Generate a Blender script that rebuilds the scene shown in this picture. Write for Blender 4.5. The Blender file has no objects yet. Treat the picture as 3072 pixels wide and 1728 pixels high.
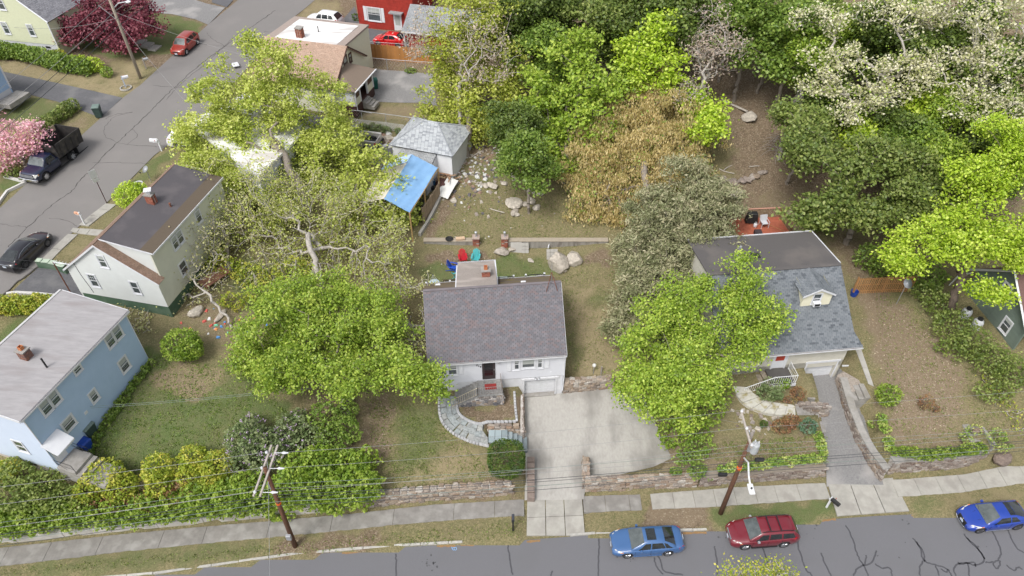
import bpy,bmesh,math,random
import numpy as np
from mathutils import Vector,Matrix,Euler
from mathutils.geometry import delaunay_2d_cdt
SC=bpy.context.scene
COL=SC.collection
R=math.radians
# ---- camera, sky, sun, exposure
cam=bpy.data.cameras.new('camera');camo=bpy.data.objects.new('camera',cam);COL.objects.link(camo)
cam.sensor_width=36;cam.lens=25.08;cam.clip_end=1500;cam.clip_start=.5
camo.location=(0,0,45);camo.rotation_euler=(R(90-43),0,0)
SC.camera=camo
SUN_EL,SUN_AZ=56,215
w=bpy.data.worlds.new('World');SC.world=w;w.use_nodes=True
nt=w.node_tree;nt.nodes.clear()
sk=nt.nodes.new('ShaderNodeTexSky');sk.sky_type='NISHITA';sk.sun_disc=False
sk.sun_elevation=R(SUN_EL);sk.sun_rotation=R(SUN_AZ);sk.air_density=1.0;sk.dust_density=4.0;sk.ozone_density=1.0
hs=nt.nodes.new('ShaderNodeHueSaturation');hs.inputs['Saturation'].default_value=.30
bg=nt.nodes.new('ShaderNodeBackground');bg.inputs['Strength'].default_value=.15
ow=nt.nodes.new('ShaderNodeOutputWorld')
nt.links.new(sk.outputs[0],hs.inputs['Color']);nt.links.new(hs.outputs[0],bg.inputs[0]);nt.links.new(bg.outputs[0],ow.inputs[0])
sl=bpy.data.lights.new('sun','SUN');sl.energy=1.35;sl.angle=R(16);sl.color=(1,.97,.93)
so=bpy.data.objects.new('sun',sl);COL.objects.link(so)
so.rotation_euler=Euler((R(90-SUN_EL),0,R(-35)),'XYZ')
SC.view_settings.view_transform='Standard';SC.view_settings.look='None'
SC.view_settings.exposure=0.55;SC.view_settings.gamma=1;SC.view_settings.use_curve_mapping=False
SC.cycles.max_bounces=6;SC.cycles.diffuse_bounces=3;SC.cycles.transparent_max_bounces=6
random.seed(7);rng=np.random.default_rng(7)
import numpy as np
CTRL=[(-32.99,24.37,1.00),(-25.85,25.75,1.20),(-17.01,27.73,2.20),(-32.73,27.81,3.30),(-26.05,30.94,3.60),(-24.52,35.27,4.00),(-27.87,28.82,3.40),(-12.47,27.58,1.60),(-7.79,27.18,1.40),(-1.99,26.74,1.25),(-8.29,32.14,2.00),(-5.25,30.80,1.80),(-2.07,30.00,1.70),(-5.96,33.93,2.10),(5.71,34.41,1.90),(8.18,36.23,2.10),(6.62,39.95,2.70),(6.32,43.44,3.10),(-1.05,46.17,3.30),(-7.04,44.89,3.30),(1.90,48.28,3.40),(14.31,27.64,1.50),(20.30,28.18,1.50),(14.78,30.51,2.20),(12.84,33.37,2.40),(18.46,30.80,2.20),(15.66,35.47,3.00),(13.53,37.86,3.00),(28.68,28.66,1.60),(33.54,28.94,1.60),(28.87,33.14,2.70),(33.68,32.98,2.90),(28.00,38.03,3.20),(32.28,42.72,3.80),(34.64,38.82,3.90),(37.85,35.10,4.20),(36.33,31.24,3.20),(-7.05,49.49,4.40),(-1.07,49.49,4.40),(6.69,49.49,4.40),(-4.21,52.92,4.70),(3.58,54.85,5.20),(-1.18,59.27,6.00),(2.16,63.49,7.20),(7.53,53.03,5.00),(21.60,55.16,6.50),(21.16,61.82,8.20),(31.30,53.03,5.00),(32.69,48.01,4.40),(22.67,67.74,10.50),(34.55,63.32,11.00),(44.78,55.47,8.50),(50.08,66.31,13.00),(13.34,76.43,12.00),(34.94,78.09,15.00),(2.47,83.30,13.00),(51.56,72.89,17.00),(-12.06,42.61,3.90),(-16.85,39.01,3.70),(-20.42,43.68,4.80),(-24.24,41.68,4.80),(-11.33,48.23,4.60),(-16.37,52.27,5.20),(-11.06,60.14,6.20),(-7.98,62.90,6.40),(-18.28,63.70,6.30),(-33.27,41.65,5.20),(-37.85,38.10,5.40),(-40.38,41.94,6.40),(-37.11,41.98,6.00),(-38.27,47.29,6.50),(-43.52,50.65,6.80),(-42.73,58.44,7.30),(-41.59,63.77,7.80),(-36.52,54.58,6.90),(-34.80,61.56,7.60),(-47.47,59.41,7.80),(-51.73,71.47,8.60),(-46.20,75.42,8.60),(-38.00,78.81,8.60),(-32.99,68.72,8.10),(-32.15,87.55,8.90),(-27.95,90.93,8.80),(-17.08,80.11,8.00),(-13.15,73.04,7.40),(-22.72,69.65,7.60),(-48.15,90.74,9.30),(-62.39,85.85,9.60),(-14.11,88.76,8.40),(-6.64,69.65,7.60),(-120,60,9),(-120,120,12),(120,60,7),(120,120,22),(0,180,30),(-100,200,16),(100,200,34),(200,60,10),(-200,60,10),(70,38,4.0),(60,28,2.4),(-60,30,4.0),(-55,36,5.5),]
_C=np.array(CTRL,float)
def _phi(r):return np.where(r>1e-9,r*r*np.log(r+1e-9),0.0)
def _fit():
 X=_C[:,:2]/50;n=len(X)
 d=np.sqrt(((X[:,None]-X[None])**2).sum(-1))
 K=_phi(d)+np.eye(n)*.004;P=np.hstack([np.ones((n,1)),X])
 A=np.block([[K,P],[P.T,np.zeros((3,3))]])
 return np.linalg.solve(A,np.concatenate([_C[:,2],np.zeros(3)]))
_W=_fit()
def _tps(x,y):
 x=np.asarray(x,float)/50;y=np.asarray(y,float)/50;out=_W[-3]+_W[-2]*x+_W[-1]*y
 for i in range(len(_C)):out=out+_W[i]*_phi(np.hypot(x-_C[i,0]/50,y-_C[i,1]/50))
 return out
def inpoly(x,y,poly):
 x=np.asarray(x,float);y=np.asarray(y,float);r=np.zeros(x.shape,bool);n=len(poly)
 for i in range(n):
  x1,y1=poly[i][:2];x2,y2=poly[(i+1)%n][:2]
  if y1==y2:continue
  c_=((y1>y)!=(y2>y))&(x<(x2-x1)*(y-y1)/(y2-y1)+x1);r^=c_
 return r
KERBX=[-60,-23.6,-14.35,-7.46,1.0,5.5,13.4,18.5,22.1,35.5,70];KERBY=[18.2,21.0,22.4,23.0,23.47,23.85,24.14,24.68,25.1,25.75,28]
WALLX=[-60,-33.9,-25.5,-11.7,-5.46,0.3,5.0,13.2,22.9,27.5,32.7,37.2,70];WALLY=[20.6,23.1,24.1,25.55,26.3,26.7,26.95,27.35,28.2,28.45,28.9,29.5,33]
def kerby(x):return np.interp(x,KERBX,KERBY)
def wally(x):return np.interp(x,WALLX,WALLY)
PADP=[(0.88,26.31,0.60),(1.01,30.76,0.60),(0.95,36.12,0.60),(4.09,36.28,0.60),(6.98,35.95,0.60),(10.26,34.79,0.60),(11.60,29.44,0.60),(10.17,28.77,0.60),(5.29,27.67,0.60),(5.00,26.36,0.60)]
DRV2=[(22.33,27.42,0.80),(23.13,30.62,0.80),(23.54,34.14,0.80),(23.31,36.29,0.80),(23.59,37.39,0.80),(25.90,37.39,0.80),(26.33,36.29,0.80),(26.63,32.73,0.80),(26.42,27.55,0.80)]
STC1=[(-1.77,31.67,1.20),(-1.74,30.32,1.20),(1.08,30.30,1.20),(1.10,31.67,1.20)]
STC2=[(21.40,33.54,1.40),(21.20,32.33,1.40),(23.20,32.06,1.40),(23.26,33.54,1.40)]
APR=[[(0.81,23.20,0.10),(5.06,23.20,0.10),(5.09,26.66,0.10),(0.95,26.45,0.10)],[(21.91,24.54,0.10),(27.52,25.03,0.10),(27.47,28.14,0.10),(22.42,27.82,0.10)]]
def grow(poly,d):
 cx=sum(p[0]for p in poly)/len(poly);cy=sum(p[1]for p in poly)/len(poly)
 return[(p[0]+d*np.sign(p[0]-cx),p[1]+d*np.sign(p[1]-cy))for p in poly]
LDRV=[(-39.70,45.29,5.60),(-33.70,42.41,5.60),(-33.93,40.47,5.60),(-39.14,40.85,5.60),(-40.60,41.62,5.60)]
STRT=[(-.2,34),(-.2,100)]
_PG=grow(PADP,.42);_DG=grow(DRV2,.42)
def padz(x,y):return .2+.058*(y-26.9)+np.clip(x-4.3,0,9)*.035
def drvz(x,y):return .2+.165*(y-28)
def hgt(x,y):
 x=np.atleast_1d(np.asarray(x,float));y=np.atleast_1d(np.asarray(y,float))
 z=np.maximum(_tps(x,y),.3)
 w_=wally(x);k=kerby(x)
 z=np.where(y<w_+.3,.16,z);z=np.where(y<k-.02,-.02,z)
 for P_,z_ in((APR[0],-.03),(APR[1],-.03),(STC1,.3),(STC2,.5)):z=np.where(inpoly(x,y,P_),z_,z)
 p=inpoly(x,y,_PG);z=np.where(p,padz(x,y),z)
 p=inpoly(x,y,_DG);z=np.where(p,drvz(x,y),z)
 return z
def hz(x,y):return float(hgt(np.array([x]),np.array([y]))[0])
# ---- node materials
MATS={}
def _n(nt,t,**k):
 n=nt.nodes.new(t)
 for a,b in k.items():
  if a[0]=='i' and a[1:].isdigit():n.inputs[int(a[1:])].default_value=b
  else:setattr(n,a,b)
 return n
def c4(c):return(c[0],c[1],c[2],1)
def M(name,c1,c2=None,scale=4.0,detail=6,rough=.8,bump=.0,bscale=30,metal=0,spec=.3,coat=0,island=0,objr=0,co='Object',stretch=(1,1,1),c3=None,s3=.7,thr=(.35,.65),trans=0):
 if name in MATS:return MATS[name]
 m=bpy.data.materials.new(name);m.use_nodes=True;nt=m.node_tree;L=nt.links.new
 b=nt.nodes['Principled BSDF'];b.inputs['Roughness'].default_value=rough;b.inputs['Metallic'].default_value=metal
 b.inputs['Specular IOR Level'].default_value=spec;b.inputs['Coat Weight'].default_value=coat;b.inputs['Coat Roughness'].default_value=.06
 tc=_n(nt,'ShaderNodeTexCoord');mp=_n(nt,'ShaderNodeMapping');mp.inputs['Scale'].default_value=stretch
 L(tc.outputs[co],mp.inputs[0])
 col=None
 if c2 is None:c2=tuple(x*.88 for x in c1)
 no=_n(nt,'ShaderNodeTexNoise');no.inputs['Scale'].default_value=scale;no.inputs['Detail'].default_value=detail;no.inputs['Roughness'].default_value=.65
 L(mp.outputs[0],no.inputs['Vector'])
 mr=_n(nt,'ShaderNodeMapRange');mr.inputs[1].default_value=thr[0];mr.inputs[2].default_value=thr[1];L(no.outputs[0],mr.inputs[0])
 mx=_n(nt,'ShaderNodeMix',data_type='RGBA');mx.inputs[6].default_value=c4(c1);mx.inputs[7].default_value=c4(c2);L(mr.outputs[0],mx.inputs[0]);col=mx.outputs[2]
 if c3 is not None:
  n3=_n(nt,'ShaderNodeTexNoise');n3.inputs['Scale'].default_value=s3;n3.inputs['Detail'].default_value=5;L(mp.outputs[0],n3.inputs['Vector'])
  r3=_n(nt,'ShaderNodeMapRange');r3.inputs[1].default_value=.5;r3.inputs[2].default_value=.68;L(n3.outputs[0],r3.inputs[0])
  m3=_n(nt,'ShaderNodeMix',data_type='RGBA');m3.inputs[7].default_value=c4(c3);L(r3.outputs[0],m3.inputs[0]);L(col,m3.inputs[6]);col=m3.outputs[2]
 if island or objr:
  g=_n(nt,'ShaderNodeNewGeometry');oi=_n(nt,'ShaderNodeObjectInfo')
  ad=_n(nt,'ShaderNodeMath',operation='ADD');L(g.outputs['Random Per Island'],ad.inputs[0]);L(oi.outputs['Random'],ad.inputs[1])
  fr=_n(nt,'ShaderNodeMath',operation='FRACT');L(ad.outputs[0],fr.inputs[0])
  amt=island or objr
  mr2=_n(nt,'ShaderNodeMapRange');mr2.inputs[3].default_value=1-amt;mr2.inputs[4].default_value=1+amt;L(fr.outputs[0],mr2.inputs[0])
  hv=_n(nt,'ShaderNodeHueSaturation');L(col,hv.inputs['Color']);L(mr2.outputs[0],hv.inputs['Value']);col=hv.outputs[0]
 L(col,b.inputs['Base Color'])
 if bump:
  nb=_n(nt,'ShaderNodeTexNoise');nb.inputs['Scale'].default_value=bscale;nb.inputs['Detail'].default_value=4;L(mp.outputs[0],nb.inputs['Vector'])
  bp=_n(nt,'ShaderNodeBump');bp.inputs['Strength'].default_value=bump;bp.inputs['Distance'].default_value=.03;L(nb.outputs[0],bp.inputs['Height']);L(bp.outputs[0],b.inputs['Normal'])
 if trans:b.inputs['Transmission Weight'].default_value=trans
 MATS[name]=m;return m
def MIX3(name,ramp,rough=.85,bump=.2,bscale=20,nz=1):
 """random colour per piece (island + object random) from a ramp, for stones, shingles, bricks"""
 if name in MATS:return MATS[name]
 m=bpy.data.materials.new(name);m.use_nodes=True;nt=m.node_tree;L=nt.links.new
 b=nt.nodes['Principled BSDF'];b.inputs['Roughness'].default_value=rough;b.inputs['Specular IOR Level'].default_value=.25
 g=_n(nt,'ShaderNodeNewGeometry');oi=_n(nt,'ShaderNodeObjectInfo')
 ad=_n(nt,'ShaderNodeMath',operation='ADD');L(g.outputs['Random Per Island'],ad.inputs[0]);L(oi.outputs['Random'],ad.inputs[1])
 fr=_n(nt,'ShaderNodeMath',operation='FRACT');L(ad.outputs[0],fr.inputs[0])
 cr=_n(nt,'ShaderNodeValToRGB');cr.color_ramp.interpolation='LINEAR'
 els=cr.color_ramp.elements
 while len(els)<len(ramp):els.new(.5)
 for i,c_ in enumerate(ramp):els[i].position=i/(len(ramp)-1);els[i].color=c4(c_)
 L(fr.outputs[0],cr.inputs[0])
 tc=_n(nt,'ShaderNodeTexCoord');no=_n(nt,'ShaderNodeTexNoise');no.inputs['Scale'].default_value=bscale;no.inputs['Detail'].default_value=5;L(g.outputs['Position'],no.inputs['Vector'])
 mr=_n(nt,'ShaderNodeMapRange');mr.inputs[1].default_value=.3;mr.inputs[2].default_value=.7;mr.inputs[3].default_value=1-.28*nz;mr.inputs[4].default_value=1+.25*nz;L(no.outputs[0],mr.inputs[0])
 hv=_n(nt,'ShaderNodeHueSaturation');L(cr.outputs[0],hv.inputs['Color']);L(mr.outputs[0],hv.inputs['Value']);L(hv.outputs[0],b.inputs['Base Color'])
 bp=_n(nt,'ShaderNodeBump');bp.inputs['Strength'].default_value=bump;bp.inputs['Distance'].default_value=.03;L(no.outputs[0],bp.inputs['Height']);L(bp.outputs[0],b.inputs['Normal'])
 MATS[name]=m;return m
def LEAF(name,cols,trans=.35,rough=.55,val=(0.75,1.25)):
 """foliage: colour from the face attribute 'tint', light passing through the blade"""
 if name in MATS:return MATS[name]
 m=bpy.data.materials.new(name);m.use_nodes=True;nt=m.node_tree;nt.nodes.clear();L=nt.links.new
 at_=_n(nt,'ShaderNodeAttribute',attribute_name='tint');cr=_n(nt,'ShaderNodeValToRGB');els=cr.color_ramp.elements
 while len(els)<len(cols):els.new(.5)
 for i,c_ in enumerate(cols):els[i].position=i/(len(cols)-1);els[i].color=c4(c_)
 oi=_n(nt,'ShaderNodeObjectInfo')
 L(at_.outputs['Fac'],cr.inputs[0])
 mr=_n(nt,'ShaderNodeMapRange');mr.inputs[3].default_value=.93;mr.inputs[4].default_value=1.07;L(oi.outputs['Random'],mr.inputs[0])
 hv=_n(nt,'ShaderNodeHueSaturation');L(cr.outputs[0],hv.inputs['Color']);L(mr.outputs[0],hv.inputs['Value'])
 d=_n(nt,'ShaderNodeBsdfDiffuse');t=_n(nt,'ShaderNodeBsdfTranslucent');g=_n(nt,'ShaderNodeBsdfGlossy');g.inputs['Roughness'].default_value=rough
 L(hv.outputs[0],d.inputs[0]);L(hv.outputs[0],t.inputs[0])
 x=_n(nt,'ShaderNodeMixShader');x.inputs[0].default_value=trans;L(d.outputs[0],x.inputs[1]);L(t.outputs[0],x.inputs[2])
 y=_n(nt,'ShaderNodeMixShader');y.inputs[0].default_value=.04;L(x.outputs[0],y.inputs[1]);L(g.outputs[0],y.inputs[2])
 o=_n(nt,'ShaderNodeOutputMaterial');L(y.outputs[0],o.inputs[0])
 MATS[name]=m;return m
def GLASS(name='window_glass',tint=(.05,.06,.065),rough=.05):
 if name in MATS:return MATS[name]
 m=M(name,tint,tuple(x*1.6 for x in tint),scale=1.2,rough=rough,spec=1.0,coat=.5);return m
 # ---- mesh builders
class MB:
 def __init__(s):s.v=[];s.f=[];s.mi=[]
 def add(s,vs,fs,mi=0):
  n=len(s.v);s.v+=[tuple(p)for p in vs];s.f+=[tuple(n+i for i in f)for f in fs];s.mi+=[mi]*len(fs);return s
 def box(s,x0,y0,z0,x1,y1,z1,mi=0):
  if x0>x1:x0,x1=x1,x0
  if y0>y1:y0,y1=y1,y0
  if z0>z1:z0,z1=z1,z0
  return s.add([(x0,y0,z0),(x1,y0,z0),(x1,y1,z0),(x0,y1,z0),(x0,y0,z1),(x1,y0,z1),(x1,y1,z1),(x0,y1,z1)],[(0,3,2,1),(4,5,6,7),(0,1,5,4),(1,2,6,5),(2,3,7,6),(3,0,4,7)],mi)
 def hexa(s,p,mi=0):
  return s.add(p,[(0,3,2,1),(4,5,6,7),(0,1,5,4),(1,2,6,5),(2,3,7,6),(3,0,4,7)],mi)
 def prism(s,poly,z0,z1,mi=0):
  n=len(poly);a=sum(poly[i][0]*poly[(i+1)%n][1]-poly[(i+1)%n][0]*poly[i][1]for i in range(n))
  if a<0:poly=poly[::-1]
  vs=[(p[0],p[1],z0)for p in poly]+[(p[0],p[1],z1)for p in poly]
  return s.add(vs,[tuple(range(n))[::-1],tuple(range(n,2*n))]+[(i,(i+1)%n,n+(i+1)%n,n+i)for i in range(n)],mi)
 def slab(s,pts,t,mi=0):
  P=[Vector(p)for p in pts];n=(P[1]-P[0]).cross(P[2]-P[1]).normalized();k=len(P)
  vs=P+[p-n*t for p in P]
  return s.add(vs,[tuple(range(k)),tuple(range(k,2*k))[::-1]]+[(i,k+i,k+(i+1)%k,(i+1)%k)for i in range(k)],mi)
 def tube(s,pts,r,n=6,mi=0,cap=True):
  P=[Vector(p)for p in pts];rr=r if isinstance(r,(list,tuple))else[r]*len(P);base=len(s.v);up=None
  for i,p in enumerate(P):
   d=(P[min(i+1,len(P)-1)]-P[max(i-1,0)]).normalized()
   if up is None:
    up=Vector((0,0,1))if abs(d.z)<.9 else Vector((1,0,0))
   a=d.cross(up).normalized();b=d.cross(a).normalized()
   for j in range(n):
    t=2*math.pi*j/n;s.v.append(tuple(p+(a*math.cos(t)+b*math.sin(t))*rr[i]))
  for i in range(len(P)-1):
   for j in range(n):
    q=base+i*n;s.f.append((q+j,q+n+j,q+n+(j+1)%n,q+(j+1)%n));s.mi.append(mi)
  if cap:
   s.f.append(tuple(base+j for j in range(n)));s.mi.append(mi)
   s.f.append(tuple(base+(len(P)-1)*n+j for j in range(n))[::-1]);s.mi.append(mi)
  return s
 def cyl(s,x,y,z0,z1,r,n=12,mi=0,r1=None):
  return s.tube([(x,y,z0),(x,y,z1)],[r,r if r1 is None else r1],n,mi)
 def lathe(s,prof,c=(0,0,0),n=16,mi=0):
  base=len(s.v)
  for r,z in prof:
   for j in range(n):
    t=2*math.pi*j/n;s.v.append((c[0]+r*math.cos(t),c[1]+r*math.sin(t),c[2]+z))
  for i in range(len(prof)-1):
   for j in range(n):
    q=base+i*n;s.f.append((q+j,q+(j+1)%n,q+n+(j+1)%n,q+n+j));s.mi.append(mi)
  s.f.append(tuple(base+j for j in range(n))[::-1]);s.mi.append(mi)
  s.f.append(tuple(base+(len(prof)-1)*n+j for j in range(n)));s.mi.append(mi)
  return s
 def mesh(s,name,smooth=False,bevel=0):
  me=bpy.data.meshes.new(name);me.from_pydata(s.v,[],s.f)
  if any(s.mi):
   me.polygons.foreach_set('material_index',s.mi)
  if bevel:
   bm=bmesh.new();bm.from_mesh(me);bmesh.ops.bevel(bm,geom=bm.edges[:],offset=bevel,segments=1,affect='EDGES',profile=.7);bm.to_mesh(me);bm.free()
  if smooth:me.polygons.foreach_set('use_smooth',[True]*len(me.polygons))
  me.update();return me
def link(name,me,mats,parent=None,loc=None,rot=None,scale=None):
 o=bpy.data.objects.new(name,me);COL.objects.link(o)
 if mats is not None and me is not None and not me.materials:
  for m in(mats if isinstance(mats,(list,tuple))else[mats]):me.materials.append(m)
 if parent is not None:o.parent=parent
 if loc is not None:o.location=loc
 if rot is not None:o.rotation_euler=rot if isinstance(rot,(tuple,Euler))else(0,0,rot)
 if scale is not None:o.scale=scale if isinstance(scale,tuple)else(scale,)*3
 return o
def part(name,mb,mats,parent=None,smooth=False,bevel=0,**k):
 return link(name,mb.mesh(name,smooth,bevel),mats,parent,**k)
def tag(o,label=None,cat=None,group=None,kind=None):
 if label:o['label']=label
 if cat:o['category']=cat
 if group:o['group']=group
 if kind:o['kind']=kind
 return o
def thing(name,label,cat,loc=(0,0,0),rz=0,group=None):
 o=bpy.data.objects.new(name,None);COL.objects.link(o);o.location=loc;o.rotation_euler=(0,0,rz);o.empty_display_size=.2
 return tag(o,label,cat,group)
def solo(name,mb,mats,label,cat,group=None,smooth=False,bevel=0,**k):
 return tag(part(name,mb,mats,None,smooth,bevel,**k),label,cat,group)
def copy_tree(o,parent=None):
 c=o.copy();COL.objects.link(c)
 if parent is not None:c.parent=parent
 for ch in list(o.children):copy_tree(ch,c)
 return c
def duo(root,loc,rz,label,scale=None):
 c=copy_tree(root);c.location=loc;c.rotation_euler=(0,0,rz);c['label']=label
 if scale:c.scale=(scale,)*3
 return c
def drape(poly,off=.03,step=.7,z=None,thick=0):
 """sheet over polygon following the ground"""
 xs=[p[0]for p in poly];ys=[p[1]for p in poly];pts=[];n=len(poly)
 for i in range(n):
  a,b=poly[i],poly[(i+1)%n];L_=math.hypot(b[0]-a[0],b[1]-a[1]);k=max(1,int(L_/step))
  for j in range(k):pts.append((a[0]+(b[0]-a[0])*j/k,a[1]+(b[1]-a[1])*j/k))
 m=len(pts);edge=list(pts)
 gx=np.arange(min(xs)+step/2,max(xs),step);gy=np.arange(min(ys)+step/2,max(ys),step)
 if len(gx)and len(gy):
  X,Y=np.meshgrid(gx,gy);X=X.ravel();Y=Y.ravel();k=inpoly(X,Y,poly);pts+=list(zip(X[k].tolist(),Y[k].tolist()))
 r=delaunay_2d_cdt([Vector(p)for p in pts],[],[list(range(m))],1,1e-4)
 V=np.array([(p.x,p.y)for p in r[0]]);Z_=hgt(V[:,0],V[:,1])if z is None else np.array([z(x,y)for x,y in V])
 mb=MB();vs=[(a,b,c_+off)for(a,b),c_ in zip(V.tolist(),Z_.tolist())]
 fs=[]
 for f in r[2]:
  a,b,c_=(vs[i]for i in f[:3])
  if(b[0]-a[0])*(c_[1]-a[1])-(b[1]-a[1])*(c_[0]-a[0])<0:f=f[::-1]
  fs.append(tuple(f))
 mb.add(vs,fs)
 return mb
def strip(line,wd,zt,zb,closed=False,mb=None,mi=0):
 """bar of width wd swept along a polyline; zt/zb absolute or per-point lists"""
 mb=mb or MB();n=len(line);L_=[];Rr=[]
 for i in range(n):
  a=line[(i-1)%n]if(closed or i>0)else line[i];b=line[(i+1)%n]if(closed or i<n-1)else line[i]
  d=Vector((b[0]-a[0],b[1]-a[1])).normalized();q=Vector((-d.y,d.x))*wd/2
  L_.append((line[i][0]+q.x,line[i][1]+q.y));Rr.append((line[i][0]-q.x,line[i][1]-q.y))
 zt=zt if isinstance(zt,(list,tuple))else[zt]*n;zb=zb if isinstance(zb,(list,tuple))else[zb]*n
 for i in range(n if closed else n-1):
  j=(i+1)%n
  mb.hexa([(Rr[i][0],Rr[i][1],zb[i]),(Rr[j][0],Rr[j][1],zb[j]),(L_[j][0],L_[j][1],zb[j]),(L_[i][0],L_[i][1],zb[i]),(Rr[i][0],Rr[i][1],zt[i]),(Rr[j][0],Rr[j][1],zt[j]),(L_[j][0],L_[j][1],zt[j]),(L_[i][0],L_[i][1],zt[i])],mi)
 return mb
def resample(line,step):
 out=[tuple(line[0][:2])]
 for a,b in zip(line[:-1],line[1:]):
  L_=math.hypot(b[0]-a[0],b[1]-a[1]);k=max(1,round(L_/step))
  for j in range(1,k+1):out.append((a[0]+(b[0]-a[0])*j/k,a[1]+(b[1]-a[1])*j/k))
 return out
def smooth_line(line,k=3):
 P=[Vector((p[0],p[1]))for p in line]
 for _ in range(k):
  Q=[P[0]]
  for a,b in zip(P[:-1],P[1:]):Q+=[a*.75+b*.25,a*.25+b*.75]
  P=Q+[P[-1]]
 return[(p.x,p.y)for p in P]
STONES=[]
def stone_mesh(seed,sub=2,squash=1.0):
 r=random.Random(seed);bm=bmesh.new();bmesh.ops.create_cube(bm,size=1)
 for v in bm.verts:v.co+=Vector((r.uniform(-.2,.2),r.uniform(-.06,.06),r.uniform(-.22,.22)))
 bmesh.ops.bevel(bm,geom=bm.edges[:],offset=.13,segments=1,affect='EDGES',profile=.6)
 for v in bm.verts:v.co+=Vector((r.uniform(-.03,.03),r.uniform(-.05,.05),r.uniform(-.03,.03)))
 me=bpy.data.meshes.new('stone');bm.to_mesh(me);bm.free();return me
def rock_mesh(seed,sub=2,amp=.25):
 r=random.Random(seed);bm=bmesh.new();bmesh.ops.create_icosphere(bm,subdivisions=sub,radius=.5)
 cuts=[(Vector((r.uniform(-1,1),r.uniform(-1,1),r.uniform(-.6,1))).normalized(),r.uniform(.22,.42))for _ in range(7)]
 for v in bm.verts:
  for n_,d in cuts:
   e=v.co.dot(n_)-d
   if e>0:v.co-=n_*e*.9
  v.co*=1+r.uniform(-.04,.04)
 me=bpy.data.meshes.new('rock');bm.to_mesh(me);bm.free();return me
for i in range(8):STONES.append(stone_mesh(40+i))
ROCKS=[rock_mesh(60+i,2)for i in range(6)]
_SM={}
def stones(mat,base=None):
 base=base or STONES;k=(mat.name,id(base))
 if k not in _SM:
  _SM[k]=[]
  for m in base:c_=m.copy();c_.materials.append(mat);_SM[k].append(c_)
 return _SM[k]
def rubble(line,z0f,z1f,side,mat,parent,rng_=None,row=(.15,.30),wid=(.2,.6),depth=.16,inset=.0,cap=False,limit=290,prop=1):
 """individual stones laid in irregular rows on one face of a wall running along line"""
 rr=random.Random(int(line[0][0]*100)+5);n=0
 L_=[0]
 for a,b in zip(line[:-1],line[1:]):L_.append(L_[-1]+math.hypot(b[0]-a[0],b[1]-a[1]))
 def pt(s_):
  for i in range(len(L_)-1):
   if s_<=L_[i+1]or i==len(L_)-2:
    t=(s_-L_[i])/(L_[i+1]-L_[i]);a,b=line[i],line[i+1]
    return a[0]+(b[0]-a[0])*t,a[1]+(b[1]-a[1])*t,math.atan2(b[1]-a[1],b[0]-a[0])
 z=0;hmax=max(z1f(*pt(k*L_[-1]/12)[:2])-z0f(*pt(k*L_[-1]/12)[:2])for k in range(13))
 while z<hmax-.08:
  h=rr.uniform(*row);s_=rr.uniform(-.2,0)
  while s_<L_[-1]:
   w_=rr.uniform(*wid);c_=min(max(s_+w_/2,.05),L_[-1]-.05);x,y,a=pt(c_);zb,zt=z0f(x,y),z1f(x,y)
   if zb+z+h*.6<zt and n<limit:
    hh=min(h,zt-zb-z)*rr.uniform(.88,1.02);q=Vector((math.sin(a),-math.cos(a)))*side*(inset+rr.uniform(-.02,.035))
    o=bpy.data.objects.new('stone',rr.choice(stones(mat)));COL.objects.link(o)
    o.location=(x+q.x,y+q.y,zb+z+hh/2+rr.uniform(-.05,.05));o.rotation_euler=(rr.uniform(-.08,.08),rr.uniform(-.22,.22),a+rr.uniform(-.05,.05)+rr.choice((0,math.pi)))
    o.scale=(w_*rr.uniform(.86,1.0),depth*rr.uniform(.7,1.35),hh*rr.uniform(.8,1.12));o.parent=parent;n+=1
   s_+=w_*.985
  z+=h*.97
 return n
def np_mesh(name,V,Fc,tint=None,mat=None):
 me=bpy.data.meshes.new(name);n,k=Fc.shape
 me.vertices.add(len(V));me.vertices.foreach_set('co',np.ascontiguousarray(V,np.float32).ravel())
 me.loops.add(n*k);me.loops.foreach_set('vertex_index',np.ascontiguousarray(Fc,np.int32).ravel())
 me.polygons.add(n);me.polygons.foreach_set('loop_start',np.arange(0,n*k,k,dtype=np.int32))
 try:me.polygons.foreach_set('loop_total',np.full(n,k,np.int32))
 except Exception:pass
 me.update(calc_edges=True)
 if tint is not None:
  a=me.attributes.new('tint','FLOAT','FACE');a.data.foreach_set('value',np.ascontiguousarray(tint,np.float32))
 if mat is not None:me.materials.append(mat)
 return me
 # ---- shared materials
WHITE=M('white_trim_paint',(.66,.67,.69),(.60,.61,.64),scale=3,rough=.5)
CONC=M('old_concrete',(.33,.315,.295),(.25,.24,.225),scale=2.2,rough=.95,bump=.25,c3=(.24,.225,.20),s3=1.1)
CONCL=M('pale_concrete',(.40,.385,.355),(.34,.325,.30),scale=1.6,rough=.95,bump=.2,c3=(.38,.365,.335),s3=.9)
WOODP=M('creosoted_pole_wood',(.17,.085,.05),(.09,.045,.03),scale=6,rough=.9,stretch=(4,4,.4),bump=.4)
WOODG=M('grey_weathered_wood',(.36,.33,.30),(.24,.21,.19),scale=6,rough=.9,stretch=(4,4,.5),bump=.3)
CEDAR=M('cedar_fence_wood',(.46,.22,.07),(.36,.16,.05),scale=5,rough=.8,stretch=(3,3,.4),objr=.14)
BLACK=M('black_metal',(.018,.018,.02),(.03,.03,.03),rough=.45)
STEEL=M('galvanised_steel',(.52,.53,.55),(.42,.43,.45),rough=.45,metal=.6)
BRICK=MIX3('red_brick',[(.30,.10,.065),(.22,.075,.05),(.36,.15,.10),(.18,.07,.06)],bscale=14)
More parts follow.
